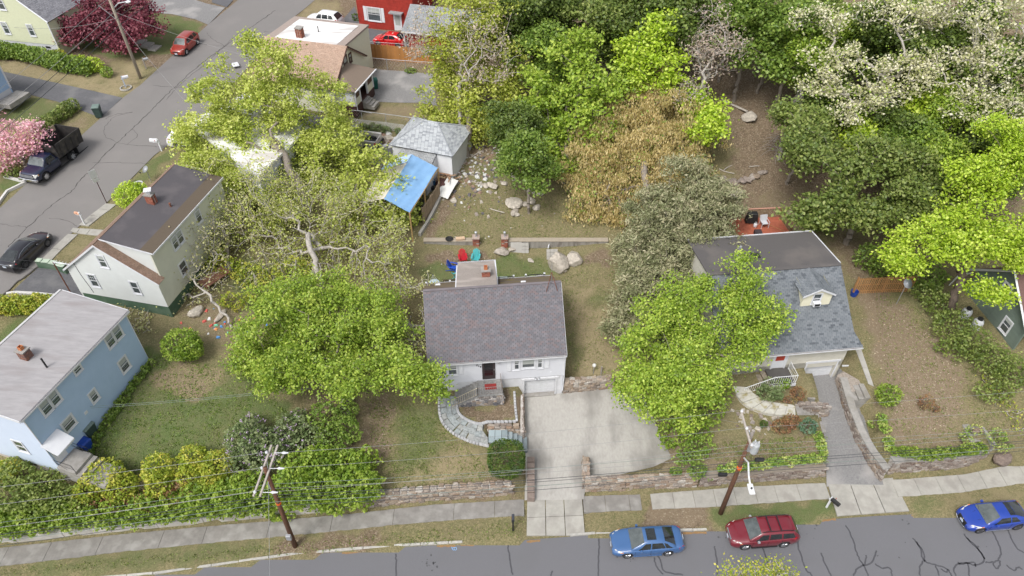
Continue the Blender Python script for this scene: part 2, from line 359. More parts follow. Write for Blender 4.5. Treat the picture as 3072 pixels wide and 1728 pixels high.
STONEM=MIX3('fieldstone',[(.24,.18,.13),(.36,.30,.24),(.20,.165,.14),(.44,.41,.37),(.27,.19,.135),(.33,.29,.25)],bump=.5,bscale=9)
STONEG=MIX3('grey_fieldstone',[(.20,.165,.14),(.30,.26,.23),(.16,.12,.10),(.36,.33,.30),(.24,.18,.13)],bump=.5,bscale=8)
MORTAR=M('wall_mortar',(.50,.46,.42),(.36,.33,.30),scale=5,rough=.95,bump=.4,c3=(.62,.60,.58),s3=1.6)
BLUESTONE=MIX3('bluestone_flag',[(.24,.265,.27),(.30,.325,.325),(.27,.28,.275),(.34,.345,.33)],bscale=6,bump=.1)
GRANITE=MIX3('granite_sett',[(.42,.42,.43),(.50,.50,.51),(.36,.36,.37)],bscale=30)
ROCKM=MIX3('weathered_rock',[(.38,.34,.29),(.45,.41,.35),(.32,.28,.24)],bscale=5,bump=.6)
GL=GLASS()
CURT=M('window_blind',(.42,.44,.42),(.34,.36,.34),rough=.9)
# ==== GROUND
def ground_material():
 m=bpy.data.materials.new('ground_cover');m.use_nodes=True;nt=m.node_tree;L=nt.links.new
 b=nt.nodes['Principled BSDF'];b.inputs['Roughness'].default_value=.95;b.inputs['Specular IOR Level'].default_value=.1
 tc=_n(nt,'ShaderNodeTexCoord');P=tc.outputs['Object']
 a1=_n(nt,'ShaderNodeAttribute',attribute_name='cover');sp=_n(nt,'ShaderNodeSeparateColor');L(a1.outputs['Color'],sp.inputs[0])
 a2=_n(nt,'ShaderNodeAttribute',attribute_name='soil');sp2=_n(nt,'ShaderNodeSeparateColor');L(a2.outputs['Color'],sp2.inputs[0])
 def noise(s,d=6,r=.65):
  n=_n(nt,'ShaderNodeTexNoise');n.inputs['Scale'].default_value=s;n.inputs['Detail'].default_value=d;n.inputs['Roughness'].default_value=r;L(P,n.inputs['Vector']);return n.outputs[0]
 def mixc(f,a,b_):
  x=_n(nt,'ShaderNodeMix',data_type='RGBA')
  if isinstance(f,float):x.inputs[0].default_value=f
  else:L(f,x.inputs[0])
  for i,c_ in((6,a),(7,b_)):
   if isinstance(c_,tuple):x.inputs[i].default_value=c4(c_)
   else:L(c_,x.inputs[i])
  return x.outputs[2]
 def rng_(v,a,b_,c_=0.,d=1.):
  x=_n(nt,'ShaderNodeMapRange');x.inputs[1].default_value=a;x.inputs[2].default_value=b_;x.inputs[3].default_value=c_;x.inputs[4].default_value=d;L(v,x.inputs[0]);return x.outputs[0]
 def masked(mask,ns,amt=.9,w_=.16):
  ad=_n(nt,'ShaderNodeMath',operation='MULTIPLY_ADD');L(ns,ad.inputs[0]);ad.inputs[1].default_value=amt;ad.inputs[2].default_value=-amt/2
  s_=_n(nt,'ShaderNodeMath',operation='ADD');L(mask,s_.inputs[0]);L(ad.outputs[0],s_.inputs[1]);return rng_(s_.outputs[0],.5-w_,.5+w_)
 nb,nm,nf=noise(.35),noise(1.7),noise(9,5)
 ng=noise(26,3,.7)
 grass=mixc(rng_(nm,.38,.62),GC['tired1'],GC['tired2'])
 grass=mixc(rng_(nf,.44,.62),grass,GC['straw'])
 lush=mixc(rng_(nf,.35,.68),GC['lush1'],GC['lush2'])
 lush=mixc(rng_(nm,.42,.62,0.,.6),lush,GC['tired1']);lush=mixc(rng_(nb,.5,.65,0.,.5),lush,GC['lush3'])
 dry=mixc(rng_(nf,.38,.62),GC['dry1'],GC['dry2'])
 dry=mixc(rng_(nm,.52,.66,0.,.45),dry,GC['tired1'])
 vo=_n(nt,'ShaderNodeTexVoronoi');vo.inputs['Scale'].default_value=12;L(P,vo.inputs['Vector']);vs_=_n(nt,'ShaderNodeSeparateColor');L(vo.outputs['Color'],vs_.inputs[0])
 litter=mixc(rng_(vs_.outputs[0],.2,.8),GC['leaf1'],GC['leaf2']);litter=mixc(rng_(vs_.outputs[1],.78,.9),litter,GC['leaf3']);litter=mixc(rng_(nm,.56,.7,0.,.35),litter,GC['tired1'])
 soil=mixc(rng_(nf,.35,.65),GC['soil1'],GC['soil2']);soil=mixc(rng_(vs_.outputs[2],.9,.95),soil,(.32,.26,.19))
 col=mixc(masked(sp.outputs[0],nm),grass,lush)
 col=mixc(masked(sp.outputs[2],nm),col,dry)
 col=mixc(masked(sp.outputs[1],noise(2.6)),col,litter)
 col=mixc(masked(sp2.outputs[0],noise(3.1)),col,soil)
 col=mixc(rng_(nb,.4,.62,0.,.22),col,GC['soil1'])
 col=mixc(rng_(ng,.3,.7),mixc(.25,col,(0.,0.,0.)),mixc(.12,col,(.9,.85,.6)))
 L(col,b.inputs['Base Color'])
 bp=_n(nt,'ShaderNodeBump');bp.inputs['Strength'].default_value=.8;bp.inputs['Distance'].default_value=.06;L(nf,bp.inputs['Height'])
 bp2=_n(nt,'ShaderNodeBump');bp2.inputs['Strength'].default_value=.6;bp2.inputs['Distance'].default_value=.04;L(ng,bp2.inputs['Height']);L(bp.outputs[0],bp2.inputs['Normal']);L(bp2.outputs[0],b.inputs['Normal'])
 return m
GC=dict(tired1=(0.0989,0.107,0.0344),tired2=(0.146,0.125,0.0559),straw=(0.258,0.211,0.107),lush1=(0.0504,0.0972,0.0158),lush2=(0.0864,0.137,0.0252),lush3=(0.115,0.144,0.036),dry1=(0.31,0.249,0.142),dry2=(0.232,0.189,0.0989),leaf1=(0.0903,0.0568,0.0361),leaf2=(0.185,0.125,0.086),leaf3=(0.284,0.224,0.163),soil1=(0.163,0.112,0.0731),soil2=(0.232,0.172,0.12))
ZN=[([(-28.4,36.8),(-19.5,34.7),(-15.3,30.9),(-19.4,27.8),(-28.1,26.7),(-29.7,27.8),(-28.9,29.8)],1.0,.95,0,0,0),([(-28.7,24.4),(-22.4,26.9),(-15.9,27.8),(-12.3,26.2),(-21.3,24.8),(-30.0,23.9)],.8,.5,.3,0,0),([(-26.3,33.5),(-25.1,33.7),(-21.2,33.3),(-22.9,32.5),(-25.3,33.0)],.5,0,0,.4,.7),([(-26.6,34.4),(-25.6,35.6),(-23.6,35.6),(-21.4,34.6),(-22.5,33.2),(-24.7,32.8),(-26.3,33.3)],.4,0,0,.7,.5),([(-11.0,32.5),(-8.4,33.5),(-5.7,33.6),(-5.2,30.8),(-3.3,30.0),(-1.3,27.2),(-3.2,26.8),(-9.3,26.1)],.8,.35,0,.25,0),([(-9.1,33.1),(-6.2,33.6),(-5.0,31.1),(-4.8,28.2),(-8.4,28.2)],1.0,.6,0,0,0),([(-4.9,29.7),(-2.1,29.5),(-1.5,26.9),(-4.8,26.4),(-9.2,26.2),(-8.7,27.2),(-5.5,27.4)],.8,0,.15,.75,0),([(-11.5,33.6),(-9.0,33.8),(-8.8,29.9),(-9.1,28.1),(-11.0,28.6)],.5,0,.3,0,.95),([(-9.3,26.2),(0.6,27.6),(0.6,26.4),(-9.4,26.1)],.4,0,.7,0,.2),([(-4.0,32.7),(-0.6,33.0),(-0.6,34.5),(0.2,34.5),(0.3,31.9),(-1.9,31.8),(-3.2,31.8)],.15,0,1.0,0,.1),([(0.4,34.5),(1.1,35.5),(1.0,32.6),(0.4,31.8)],.2,0,.4,0,1),([(-33.3,21.5),(-25.1,22.9),(-18.6,23.4),(-14.2,23.4),(-18.2,21.8),(-26.5,20.9),(-32.9,20.9)],.5,.55,.3,.2,0),([(-16.0,23.4),(-9.8,24.1),(-8.2,23.9),(-9.6,22.8),(-15.0,22.1)],.4,0,.75,.2,.4),([(-8.5,24.1),(1.0,25.2),(1.0,23.7),(-7.5,23.0)],.5,.35,.05,.2,0),([(5.1,25.2),(9.1,25.6),(9.1,24.0),(5.0,23.7)],.4,.3,.1,.3,0),([(9.4,26.6),(12.0,26.4),(14.1,25.5),(13.4,24.0),(9.1,24.0)],.4,0,.9,0,.6),([(13.9,25.7),(22.5,26.3),(22.1,24.9),(13.9,24.6)],.4,.85,.1,0,0),([(27.3,26.7),(30.6,26.9),(30.3,25.6),(27.2,25.3)],.3,.5,.1,.3,0),([(30.0,26.6),(36.5,27.7),(35.5,25.7),(30.3,25.4)],.4,0,.2,.5,.3),([(4.7,45.0),(9.0,45.3),(8.4,36.1),(4.9,36.3)],.8,0,.05,.85,.1),([(4.4,40.8),(5.6,40.7),(5.4,36.5),(4.4,36.6)],.4,.5,.1,.1,0),([(7.0,44.8),(8.9,44.3),(8.4,42.2),(6.3,42.7)],.5,.5,0,.1,0),([(-8.3,47.1),(0.7,48.7),(4.8,47.5),(3.0,45.5),(-7.3,44.4)],.6,.75,.1,0,0),([(-7.9,48.4),(-1.7,48.5),(-1.6,47.7),(-7.8,47.2)],.3,0,.9,0,.2),([(6.1,48.6),(9.0,48.4),(8.6,47.1),(6.0,47.0)],.3,0,.9,0,.2),([(-7.7,49.8),(-1.8,56.7),(6.5,56.3),(7.8,49.0)],1.5,.25,.3,.1,.1),([(0.8,62.7),(6.7,61.3),(7.1,56.3),(0.8,57.4)],1.5,0,.65,.1,.1),([(-8.3,50.5),(-6.2,54.9),(-5.0,56.7),(-5.8,53.2),(-7.1,49.8)],.4,0,.85,0,.1),([(-5.7,65.3),(3.5,64.3),(5.4,61.0),(-1.9,61.1),(-5.1,59.4)],1.0,.1,.8,0,.4),([(-4.5,60.3),(0.8,60.9),(0.8,56.6),(-4.3,56.7)],1.0,.5,.2,0,0),([(-1.2,62.0),(8.7,61.1),(14.2,52.4),(20.2,52.2),(22.7,67.8),(48.6,68.1),(45.5,51.8),(38.6,45.5),(29.7,52.9),(22.8,50.1),(16.8,53.8)],2.0,0,.95,0,.15),([(-1.2,62.0),(3.8,63.3),(49.2,62.5),(52.0,73.0),(-10.0,91.4),(-6.6,69.6)],2.0,0,.95,0,.2),([(14.0,29.8),(23.3,30.7),(22.9,28.4),(13.8,27.7),(9.7,27.7),(11.5,31.4)],.8,0,.55,.1,.55),([(29.1,44.8),(35.4,44.2),(34.6,35.6),(32.8,30.5),(26.9,29.9),(27.9,36.1)],.8,0,.35,.1,.75),([(31.8,47.7),(34.9,44.2),(34.8,36.2),(33.0,40.4),(30.6,45.9)],.6,.45,.1,0,0),([(27.0,30.3),(32.9,30.8),(32.4,29.2),(27.4,28.7)],.8,.1,.5,.1,.5),([(33.6,33.0),(37.3,32.5),(37.2,29.1),(33.0,29.1)],.8,.35,.4,0,.3),([(29.0,52.9),(31.6,49.0),(31.2,44.3),(29.0,44.4),(28.1,48.2)],.8,.2,.6,0,.3),([(26.4,55.5),(29.6,55.6),(29.3,51.4),(23.3,52.4),(20.4,53.7)],.8,0,.5,.2,.5),([(-12.4,39.3),(-10.5,30.7),(-12.5,28.0),(-16.4,30.3)],1.2,.1,.6,0,.3),([(-26.6,42.3),(-21.1,41.9),(-19.0,36.9),(-22.9,36.6),(-26.8,39.5)],1.0,.2,.4,0,.5),([(-24.9,46.1),(-18.2,46.5),(-14.8,42.4),(-19.4,38.7),(-22.7,41.8)],1.2,.7,.1,0,.1),([(-39.1,37.7),(-35.9,40.8),(-34.4,37.7),(-37.2,33.2)],1.0,1,0,0,0),([(-36.8,49.2),(-35.6,51.9),(-34.5,52.2),(-35.3,48.8),(-36.1,48.6)],.5,.4,0,.4,0),([(-37.2,47.9),(-35.7,47.9),(-36.6,44.3),(-38.1,44.3)],.4,.35,0,.5,0),([(-32.8,60.2),(-34.4,59.1),(-35.8,55.2),(-35.8,53.9),(-33.7,54.0),(-32.4,58.8)],.5,.9,0,0,0),([(-32.4,59.6),(-33.4,58.0),(-34.5,54.5),(-33.1,54.1),(-30.8,57.0)],.5,.2,.1,.4,.2),([(-57.8,76.6),(-47.7,73.7),(-40.9,69.0),(-41.3,68.9),(-51.4,72.3),(-56.2,73.4)],.5,0,0,1,0),([(-46.3,73.7),(-44.8,77.4),(-41.6,76.9),(-40.3,71.6),(-41.0,69.0)],.8,0,.05,.8,0),([(-52.6,80.8),(-45.5,89.2),(-42.5,88.7),(-37.4,85.9),(-39.3,78.8),(-45.4,77.1)],.8,.8,0,.1,0),([(-45.1,76.5),(-43.9,77.4),(-42.7,74.1),(-44.2,73.8)],.4,0,.3,.5,.3),([(-52.0,64.9),(-51.1,68.6),(-47.0,67.4),(-46.9,64.7),(-47.2,63.8)],.6,1,0,0,0),([(-44.6,65.8),(-42.1,65.0),(-43.3,61.6),(-45.2,62.6)],.5,.1,.1,.4,.5),([(-48.2,57.0),(-45.3,56.3),(-44.8,54.8),(-46.5,53.3)],.5,.9,0,0,.1),([(-26.4,93.8),(-22.3,94.0),(-21.7,89.7),(-26.0,88.5),(-27.8,89.3)],.6,0,.3,.6,.4),([(-16.1,68.5),(-14.7,70.2),(-9.9,69.4),(-8.4,66.1),(-16.7,67.6)],.5,.05,.1,.55,.5),([(-16.7,78.4),(-9.0,76.5),(-8.9,75.0),(-16.3,76.6)],.5,0,.5,.2,.4),([(-15.6,64.9),(-12.5,65.3),(-11.4,63.0),(-13.2,62.2)],.5,0,.2,.1,.8),([(-40.4,40.8),(-35.8,40.8),(-36.3,39.9),(-40.1,39.9)],.5,.7,0,.2,0),]
axx=np.concatenate([np.array([-400,-300,-220,-170,-130,-105,-90,-75]),np.arange(-62,62.1,.5),np.array([75,90,105,130,170,220,300,400])])
axy=np.concatenate([np.array([-60,-30,-5,5]),np.concatenate([np.arange(12,64,.5),np.arange(64,120.1,1.)]),np.array([126,135,150,170,200,240,300,380,480])])
GX,GY=np.meshgrid(axx,axy);GZ=hgt(GX.ravel(),GY.ravel())
gx,gy=GX.ravel(),GY.ravel()
GZ=GZ+np.where((gy>wally(gx)+1)&~inpoly(gx,gy,PADP)&~inpoly(gx,gy,DRV2),.03*np.sin(gx*1.3+gy*.7)*np.sin(gy*1.1-gx*.4),0)
V=np.stack([gx,gy,GZ],1);ny,nx=GX.shape
ii=np.arange(ny*nx).reshape(ny,nx);Fq=np.stack([ii[:-1,:-1].ravel(),ii[:-1,1:].ravel(),ii[1:,1:].ravel(),ii[1:,:-1].ravel()],1)
cov=np.zeros((len(V),3));soilm=np.zeros(len(V))
wx=gx+.35*np.sin(gy*2.1+1.3*np.sin(gx*1.7));wy=gy+.35*np.sin(gx*2.3+1.1*np.sin(gy*1.9))
def soft(poly,f):
 acc=np.zeros(len(V))
 for k in range(8):
  a=k*math.pi/4;acc+=inpoly(wx+f*math.cos(a),wy+f*math.sin(a),poly)
 acc+=2*inpoly(wx,wy,poly)+inpoly(wx+f*.5,wy,poly)+inpoly(wx-f*.5,wy,poly)
 return acc/12
cov[:,1]=np.where(gy>75,.9,.12);cov[:,0]=.2
for poly,f,lu,li,dr,so_ in ZN:
 s_=soft(poly,f)
 for c_,v_ in((0,lu),(1,li),(2,dr)):cov[:,c_]=cov[:,c_]*(1-s_)+v_*s_
 soilm=soilm*(1-s_)+so_*s_
g_me=np_mesh('ground',V,Fq)
ca=g_me.color_attributes.new('cover','FLOAT_COLOR','POINT');ca.data.foreach_set('color',np.hstack([cov,np.ones((len(V),1))]).astype(np.float32).ravel())
sa=g_me.color_attributes.new('soil','FLOAT_COLOR','POINT');sa.data.foreach_set('color',np.stack([soilm]*3+[np.ones(len(V))],1).astype(np.float32).ravel())
g_me.polygons.foreach_set('use_smooth',[True]*len(g_me.polygons))
ground=link('ground',g_me,ground_material());tag(ground,kind='structure')
# ---- front street
ASPH=M('street_asphalt',(.155,.155,.166),(.13,.13,.14),scale=60,detail=3,rough=.85,bump=.15,bscale=90,c3=(.138,.138,.146),s3=.35)
ASPH2=M('side_street_asphalt',(.205,.194,.186),(.175,.166,.16),scale=50,detail=3,rough=.9,bump=.15,bscale=90,c3=(.205,.193,.185),s3=.3)
ASPHD=M('driveway_asphalt',(.125,.125,.132),(.10,.10,.107),scale=6,detail=6,rough=.9,bump=.2,bscale=60,c3=(.16,.158,.16),s3=.5)
ASPHG=M('worn_asphalt',(.24,.235,.23),(.17,.168,.168),scale=9,detail=8,rough=.92,bump=.3,bscale=40,c3=(.30,.29,.28),s3=.5)
TAR=M('crack_sealant',(.06,.06,.068),(.08,.08,.088),rough=.7)
xs_=np.linspace(-60,70,27)
poly=[(float(x),float(kerby(x))-.02)for x in xs_]+[(70,8),(-60,8)]
o=solo('road',drape(poly,.03,2.0,z=lambda x,y:-.02),ASPH,None,None);tag(o,kind='structure')
TARL=[[(-0.27,23.19,-0.02),(-0.20,22.43,-0.02),(-0.09,21.71,-0.02),(0.03,21.04,-0.02)],[(-7.68,22.48,-0.02),(-7.57,21.80,-0.02),(-7.50,21.01,-0.02)],[(5.80,23.55,-0.02),(5.82,22.89,-0.02),(5.62,21.89,-0.02),(5.58,21.01,-0.02)],[(9.60,22.43,-0.02),(9.78,21.89,-0.02),(9.73,21.26,-0.02),(11.04,21.09,-0.02)],[(9.35,22.25,-0.02),(9.39,21.62,-0.02),(9.75,21.13,-0.02)],[(2.50,21.01,-0.02),(2.60,21.33,-0.02)],[(13.48,23.03,-0.02),(13.45,22.07,-0.02),(13.26,21.01,-0.02)],[(16.64,23.08,-0.02),(16.71,22.16,-0.02),(16.85,21.53,-0.02),(16.93,21.01,-0.02)],[(19.25,23.74,-0.02),(19.02,22.89,-0.02),(19.08,22.07,-0.02),(19.07,21.44,-0.02),(19.41,21.01,-0.02)],[(20.46,22.57,-0.02),(20.45,21.71,-0.02),(20.61,21.01,-0.02)],[(22.75,24.51,-0.02),(22.88,23.74,-0.02),(22.84,22.98,-0.02),(22.79,22.34,-0.02),(22.93,21.75,-0.02),(23.00,21.01,-0.02)],[(22.91,21.71,-0.02),(22.40,21.48,-0.02),(22.02,21.01,-0.02)],[(23.37,22.38,-0.02),(23.06,21.75,-0.02)],[(22.90,21.69,-0.02),(23.67,21.89,-0.02),(24.15,22.71,-0.02)],[(23.72,21.80,-0.02),(24.04,21.48,-0.02),(24.68,21.57,-0.02),(24.54,21.01,-0.02)],[(26.93,23.60,-0.02),(27.17,22.98,-0.02),(26.95,22.16,-0.02),(27.14,21.89,-0.02),(27.60,21.75,-0.02),(28.06,21.62,-0.02),(28.33,21.44,-0.02),(28.14,21.22,-0.02),(27.90,21.44,-0.02)],[(27.06,23.36,-0.02),(27.28,22.52,-0.02),(26.99,21.93,-0.02)],[(26.92,21.98,-0.02),(26.51,21.53,-0.02),(26.34,21.01,-0.02)],[(30.52,23.93,-0.02),(30.65,23.27,-0.02),(31.05,22.61,-0.02),(31.02,21.93,-0.02),(30.16,21.66,-0.02),(29.83,21.89,-0.02),(29.18,21.89,-0.02),(28.69,21.48,-0.02),(28.65,21.01,-0.02)],[(30.56,23.64,-0.02),(30.92,23.08,-0.02),(31.05,22.16,-0.02)],[(31.02,21.93,-0.02),(31.48,21.89,-0.02),(32.09,22.16,-0.02),(32.41,22.71,-0.02),(32.52,23.45,-0.02),(32.51,24.07,-0.02)],[(29.83,21.89,-0.02),(29.51,21.01,-0.02)],[(33.66,24.22,-0.02),(33.54,23.55,-0.02),(33.54,22.85,-0.02),(33.88,22.57,-0.02)],[(31.46,21.84,-0.02),(31.43,21.44,-0.02),(31.84,21.66,-0.02),(32.00,22.07,-0.02)],[(32.26,21.71,-0.02),(32.55,21.26,-0.02),(33.01,21.66,-0.02),(33.15,21.44,-0.02)],[(27.63,21.71,-0.02),(27.58,21.01,-0.02)],[(28.33,21.44,-0.02),(28.39,21.01,-0.02)],[(29.18,21.89,-0.02),(29.33,21.75,-0.02),(30.31,21.98,-0.02),(30.22,21.62,-0.02)]]
mb=MB();rr=random.Random(3)
for ln in TARL:
 l2=resample(smooth_line(ln,2),.25);l2=[(x+rr.uniform(-.035,.035),y+rr.uniform(-.035,.035))for x,y in l2]
 strip(l2,.10,[.016]*len(l2),[.010]*len(l2),mb=mb)
o=tag(solo('crack_sealing',mb,TAR,None,None),kind='structure')
mb=MB();
for(x,y,z),n,sp_ in(((-5.18,21.80,-0.02),14,.5),((14.02,23.83,-0.02),10,.5),((20.34,24.61,-0.02),10,.9),((27.11,24.80,-0.02),4,.3),((7.27,22.34,-0.02),8,.9),((31.38,23.12,-0.02),3,.4),((25.67,22.34,-0.02),4,.8)):
 for k in range(n):
  cx,cy=x+rr.gauss(0,sp_),y+rr.gauss(0,sp_*.5);r_=rr.uniform(.02,.075)
  mb.prism([(cx+r_*math.cos(t)*rr.uniform(.7,1.3),cy+r_*math.sin(t)*rr.uniform(.7,1.3))for t in np.linspace(0,2*math.pi,8)[:-1]],.010,.0145)
tag(solo('oil_stains',mb,M('oil_stain',(.08,.08,.085),rough=.5),None,None),kind='stuff')
DRIFT=M('catkin_drift',(.30,.19,.09),(.22,.13,.06),scale=14,rough=1)
mb=MB()
for a,b_ in(((-5.00,22.78,-0.02),(-3.77,22.89,-0.02)),((-3.42,22.89,-0.02),(-2.54,23.03,-0.02)),((-1.93,23.06,-0.02),(-0.60,23.19,-0.02)),((-11.24,22.23,-0.02),(-9.86,22.34,-0.02)),((0.99,23.32,-0.03),(1.89,23.46,-0.03)),((11.53,24.05,0.11),(13.15,24.12,0.16)),((19.62,24.80,0.16),(22.22,25.11,-0.03)),((27.51,25.50,0.15),(30.59,25.65,0.16))):
 l2=resample([a[:2],b_[:2]],.2);l2=[(x,float(kerby(x))-.13+rr.uniform(-.02,.02))for x,y in l2]
 for i in range(len(l2)-1):strip([l2[i],l2[i+1]],rr.uniform(.08,.2),.018,.010,mb=mb)
tag(solo('catkin_litter',mb,DRIFT,'brown drift of fallen catkins lying along the front kerb','litter'),kind='stuff')
BLUEP=M('marking_paint_blue',(.22,.42,.72),rough=.7)
p=(-4.05,22.77,-0.02)
mb=MB();strip([(p[0]+.02,p[1]+.62),(p[0]+.05,p[1]+.1)],.035,.0135,.009,mb=mb)
for cx,r_ in((.16,.085),(.27,.085)):
 arc=[(p[0]+.02+cx+r_*math.cos(t),p[1]+.08+r_*1.15*math.sin(t))for t in(np.linspace(.9,5.4,9)if cx<.2 else np.linspace(0,6.28,11))]
 strip(arc,.03,.0135,.009,mb=mb)
tag(solo('blue_utility_marking',mb,BLUEP,'small blue painted utility mark on the asphalt beside the kerb','road marking'))
KMAT=M('kerb_concrete',(.45,.435,.40),(.33,.32,.295),scale=5,rough=.95,bump=.3,objr=.08)
kb=thing('kerb',None,None);kb['kind']='structure'
kerb_runs=[(-34,-3.3),(3.9,7.6),(8.6,13.2)]
rr=random.Random(11)
for a,b_ in kerb_runs:
 x=a
 while x<b_-.4:
  L_=min(rr.uniform(1.6,2.2),b_-x);ln=[(x+.015,float(kerby(x))+.07),(x+L_-.015,float(kerby(x+L_))+.07)]
  part('kerb_stone',strip(ln,.15+rr.uniform(-.01,.02),.155+rr.uniform(-.015,.015),-.2),KMAT,kb,bevel=.018);x+=L_
WN=[(-33.92,22.80,0.16),(-25.50,23.86,0.16),(-11.73,25.21,0.16),(-5.47,25.97,0.16),(0.33,26.36,0.16)];WS=[(-33.26,21.54,0.16),(-25.02,22.64,0.16),(-11.53,24.06,0.16),(-8.51,24.42,0.16),(-2.65,24.94,0.16),(1.01,25.17,-0.03)]
sw=thing('sidewalk',None,None);sw['kind']='structure'
SLAB1=M('grey_sidewalk_slab',(.25,.237,.22),(.20,.19,.176),scale=2.5,rough=.95,bump=.2,objr=.06,c3=(.30,.29,.27),s3=1.3)
SLAB2=M('pale_sidewalk_slab',(.37,.355,.32),(.31,.30,.27),scale=2.5,rough=.95,bump=.15,objr=.05,c3=(.28,.265,.24),s3=1.1)
def ylerp(L_,x):return float(np.interp(x,[p[0]for p in L_],[p[1]for p in L_]))
def slabs(x0,x1,ws,wn,mat,lo=1.5,hi=1.9,seed=1,z=.20):
 rr=random.Random(seed);x=x0;sk0=0
 while x<x1-.2:
  L_=min(rr.uniform(lo,hi),x1-x);
  if x1-x-L_<.5:L_=x1-x
  e=.012;mb=MB();n=max(2,int(L_/.3));top=[];bot=[]
  for i in range(n+1):
   xx=x+e+(L_-2*e)*i/n;j=0 if i in(0,n)else rr.uniform(-.035,.035)
   bot.append((xx,ylerp(ws,xx)+j));top.append((xx,ylerp(wn,xx)+j*.6))
  mb.prism(bot+top[::-1],.02,z+rr.uniform(-.006,.006));part('paving_slab',mb,mat,sw);x+=L_
slabs(-36,.85,WS,WN,SLAB1,2.2,4.2,3)
WN2=[(4.77,26.64,0.16),(9.71,26.80,0.16),(15.69,27.33,0.16),(22.91,27.73,0.16),(27.51,27.95,0.16),(32.74,28.41,0.16),(35.71,29.08,0.16),(37.20,29.05,0.16)];WS2=[(5.04,25.39,-0.03),(9.31,25.59,0.16),(13.96,25.82,0.16),(22.55,26.47,-0.03),(27.49,26.62,0.06),(31.58,26.93,0.16),(36.48,27.68,0.16)]
slabs(4.95,9.0,WS2,WN2,SLAB1,1.5,1.7,4);slabs(9.7,22.3,WS2,WN2,SLAB2,1.45,1.65,5);slabs(27.1,41,WS2+[(42,28.6,0)],WN2+[(42,30.4,0)],SLAB2,1.5,1.7,6)
def apron(q4,nx_,ny_,mat):
 a,b_,c_,d=[Vector(p[:2])for p in q4]
 for i in range(nx_):
  for j in range(ny_):
   f=lambda u,v:(a*(1-u)+b_*u)*(1-v)+(d*(1-u)+c_*u)*v
   e=.006
   P=[f(i/nx_+e,j/ny_+e),f((i+1)/nx_-e,j/ny_+e),f((i+1)/nx_-e,(j+1)/ny_-e),f(i/nx_+e,(j+1)/ny_-e)]
   mb=MB();zf=lambda p:.075 if False else .07+.14*min(1,max(0,(p.y-(kerby(p.x)+.0))/3.0))
   mb.hexa([(p.x,p.y,-.1)for p in P]+[(p.x,p.y,zf(p))for p in P]);part('apron_slab',mb,mat,sw)
apron([(0.96,23.74,-0.03),(4.93,23.76,-0.03),(4.91,26.65,-0.03),(1.04,26.31,0.17)],3,2,SLAB2)
apron([(22.34,25.18,-0.03),(27.51,25.57,-0.01),(27.30,28.13,0.04),(22.47,27.73,0.16)],3,1,SLAB2)
# ---- side street, driveways
ST=[(-35.42,93.00,9.27),(-37.26,85.93,8.92),(-38.83,78.86,8.62),(-40.26,71.50,8.33),(-41.16,68.95,8.20),(-42.04,65.14,7.94),(-42.86,61.85,7.67),(-44.73,54.71,7.17),(-45.45,51.12,6.97)]
ST2=[(-40.31,40.54,6.12),(-38.88,44.05,6.37),(-37.72,48.93,6.53),(-36.60,52.19,6.69),(-34.62,59.08,7.30),(-33.94,60.53,7.43),(-31.18,67.72,7.95),(-27.45,89.02,8.65),(-25.69,93.82,8.96)]
poly=[(-47.5,34,0),(-48.5,20,0),(-41.5,20,0)]
spoly=[(-33.5,150,0),(-40.5,150,0)]+ST+[(-45.6,44,0),(-47,34,0)]+[(-40.5,34,0)]+ST2
o=tag(solo('side_street',drape(spoly,.05,1.5),ASPH2,None,None),kind='structure')
CRK=M('pavement_crack',(.075,.07,.066),rough=1)
mb=MB();rr=random.Random(9)
def crack(pts,wd,amp=.08,off=.058):
 l2=resample(smooth_line(pts,2),.35);l2=[(x+rr.uniform(-amp,amp),y+rr.uniform(-amp,amp))for x,y in l2]
 z_=[hz(x,y)for x,y in l2]
 for i in range(len(l2)-1):
  w_=wd*rr.uniform(.5,1.4);strip([l2[i],l2[i+1]],w_,[z_[i]+off,z_[i+1]+off],[z_[i]+off-.03,z_[i+1]+off-.03],mb=mb)
for ln,wd in(([(-30.08,90.47,8.91),(-33.70,80.67,8.60),(-35.19,76.45,8.47),(-36.53,70.60,8.26),(-38.12,63.24,7.75),(-38.92,61.08,7.54),(-40.11,55.62,7.05),(-40.29,53.72,6.92)],.07),([(-40.29,53.72,6.92),(-41.29,51.63,6.81),(-41.88,48.68,6.73),(-42.26,46.05,6.68)],.06),([(-33.05,84.06,8.73),(-34.60,76.47,8.46),(-35.82,72.85,8.35),(-36.53,68.49,8.14)],.035),([(-38.79,71.38,8.32),(-36.28,71.15,8.28),(-33.71,70.67,8.22)],.035),([(-37.25,81.17,8.69),(-34.46,80.63,8.62),(-31.34,80.51,8.51)],.03),([(-38.92,61.08,7.54),(-37.20,60.65,7.51),(-34.82,60.49,7.46)],.035),([(-38.92,61.08,7.54),(-41.05,62.57,7.69),(-40.97,65.51,7.95),(-39.20,66.24,8.00)],.03),([(-38.12,63.24,7.75),(-37.01,62.36,7.67),(-37.80,60.86,7.53)],.03),([(-40.06,58.00,7.25),(-37.54,58.02,7.24),(-34.61,57.90,7.16)],.03),([(-44.41,49.01,6.83),(-42.96,48.81,6.77),(-41.88,48.68,6.73)],.03),([(-40.56,50.00,6.72),(-39.14,49.89,6.66),(-37.89,49.09,6.55)],.03),([(-39.20,66.24,8.00),(-40.74,65.99,7.99),(-41.47,65.04,7.92)],.03),([(-30.20,84.69,8.62),(-28.42,84.58,8.51)],.03),([(-33.70,80.67,8.60),(-35.70,82.22,8.72),(-36.81,83.87,8.81)],.03),([(-40.18,40.94,6.17),(-39.02,43.42,6.34),(-38.81,44.13,6.37)],.10)):crack(ln,wd)
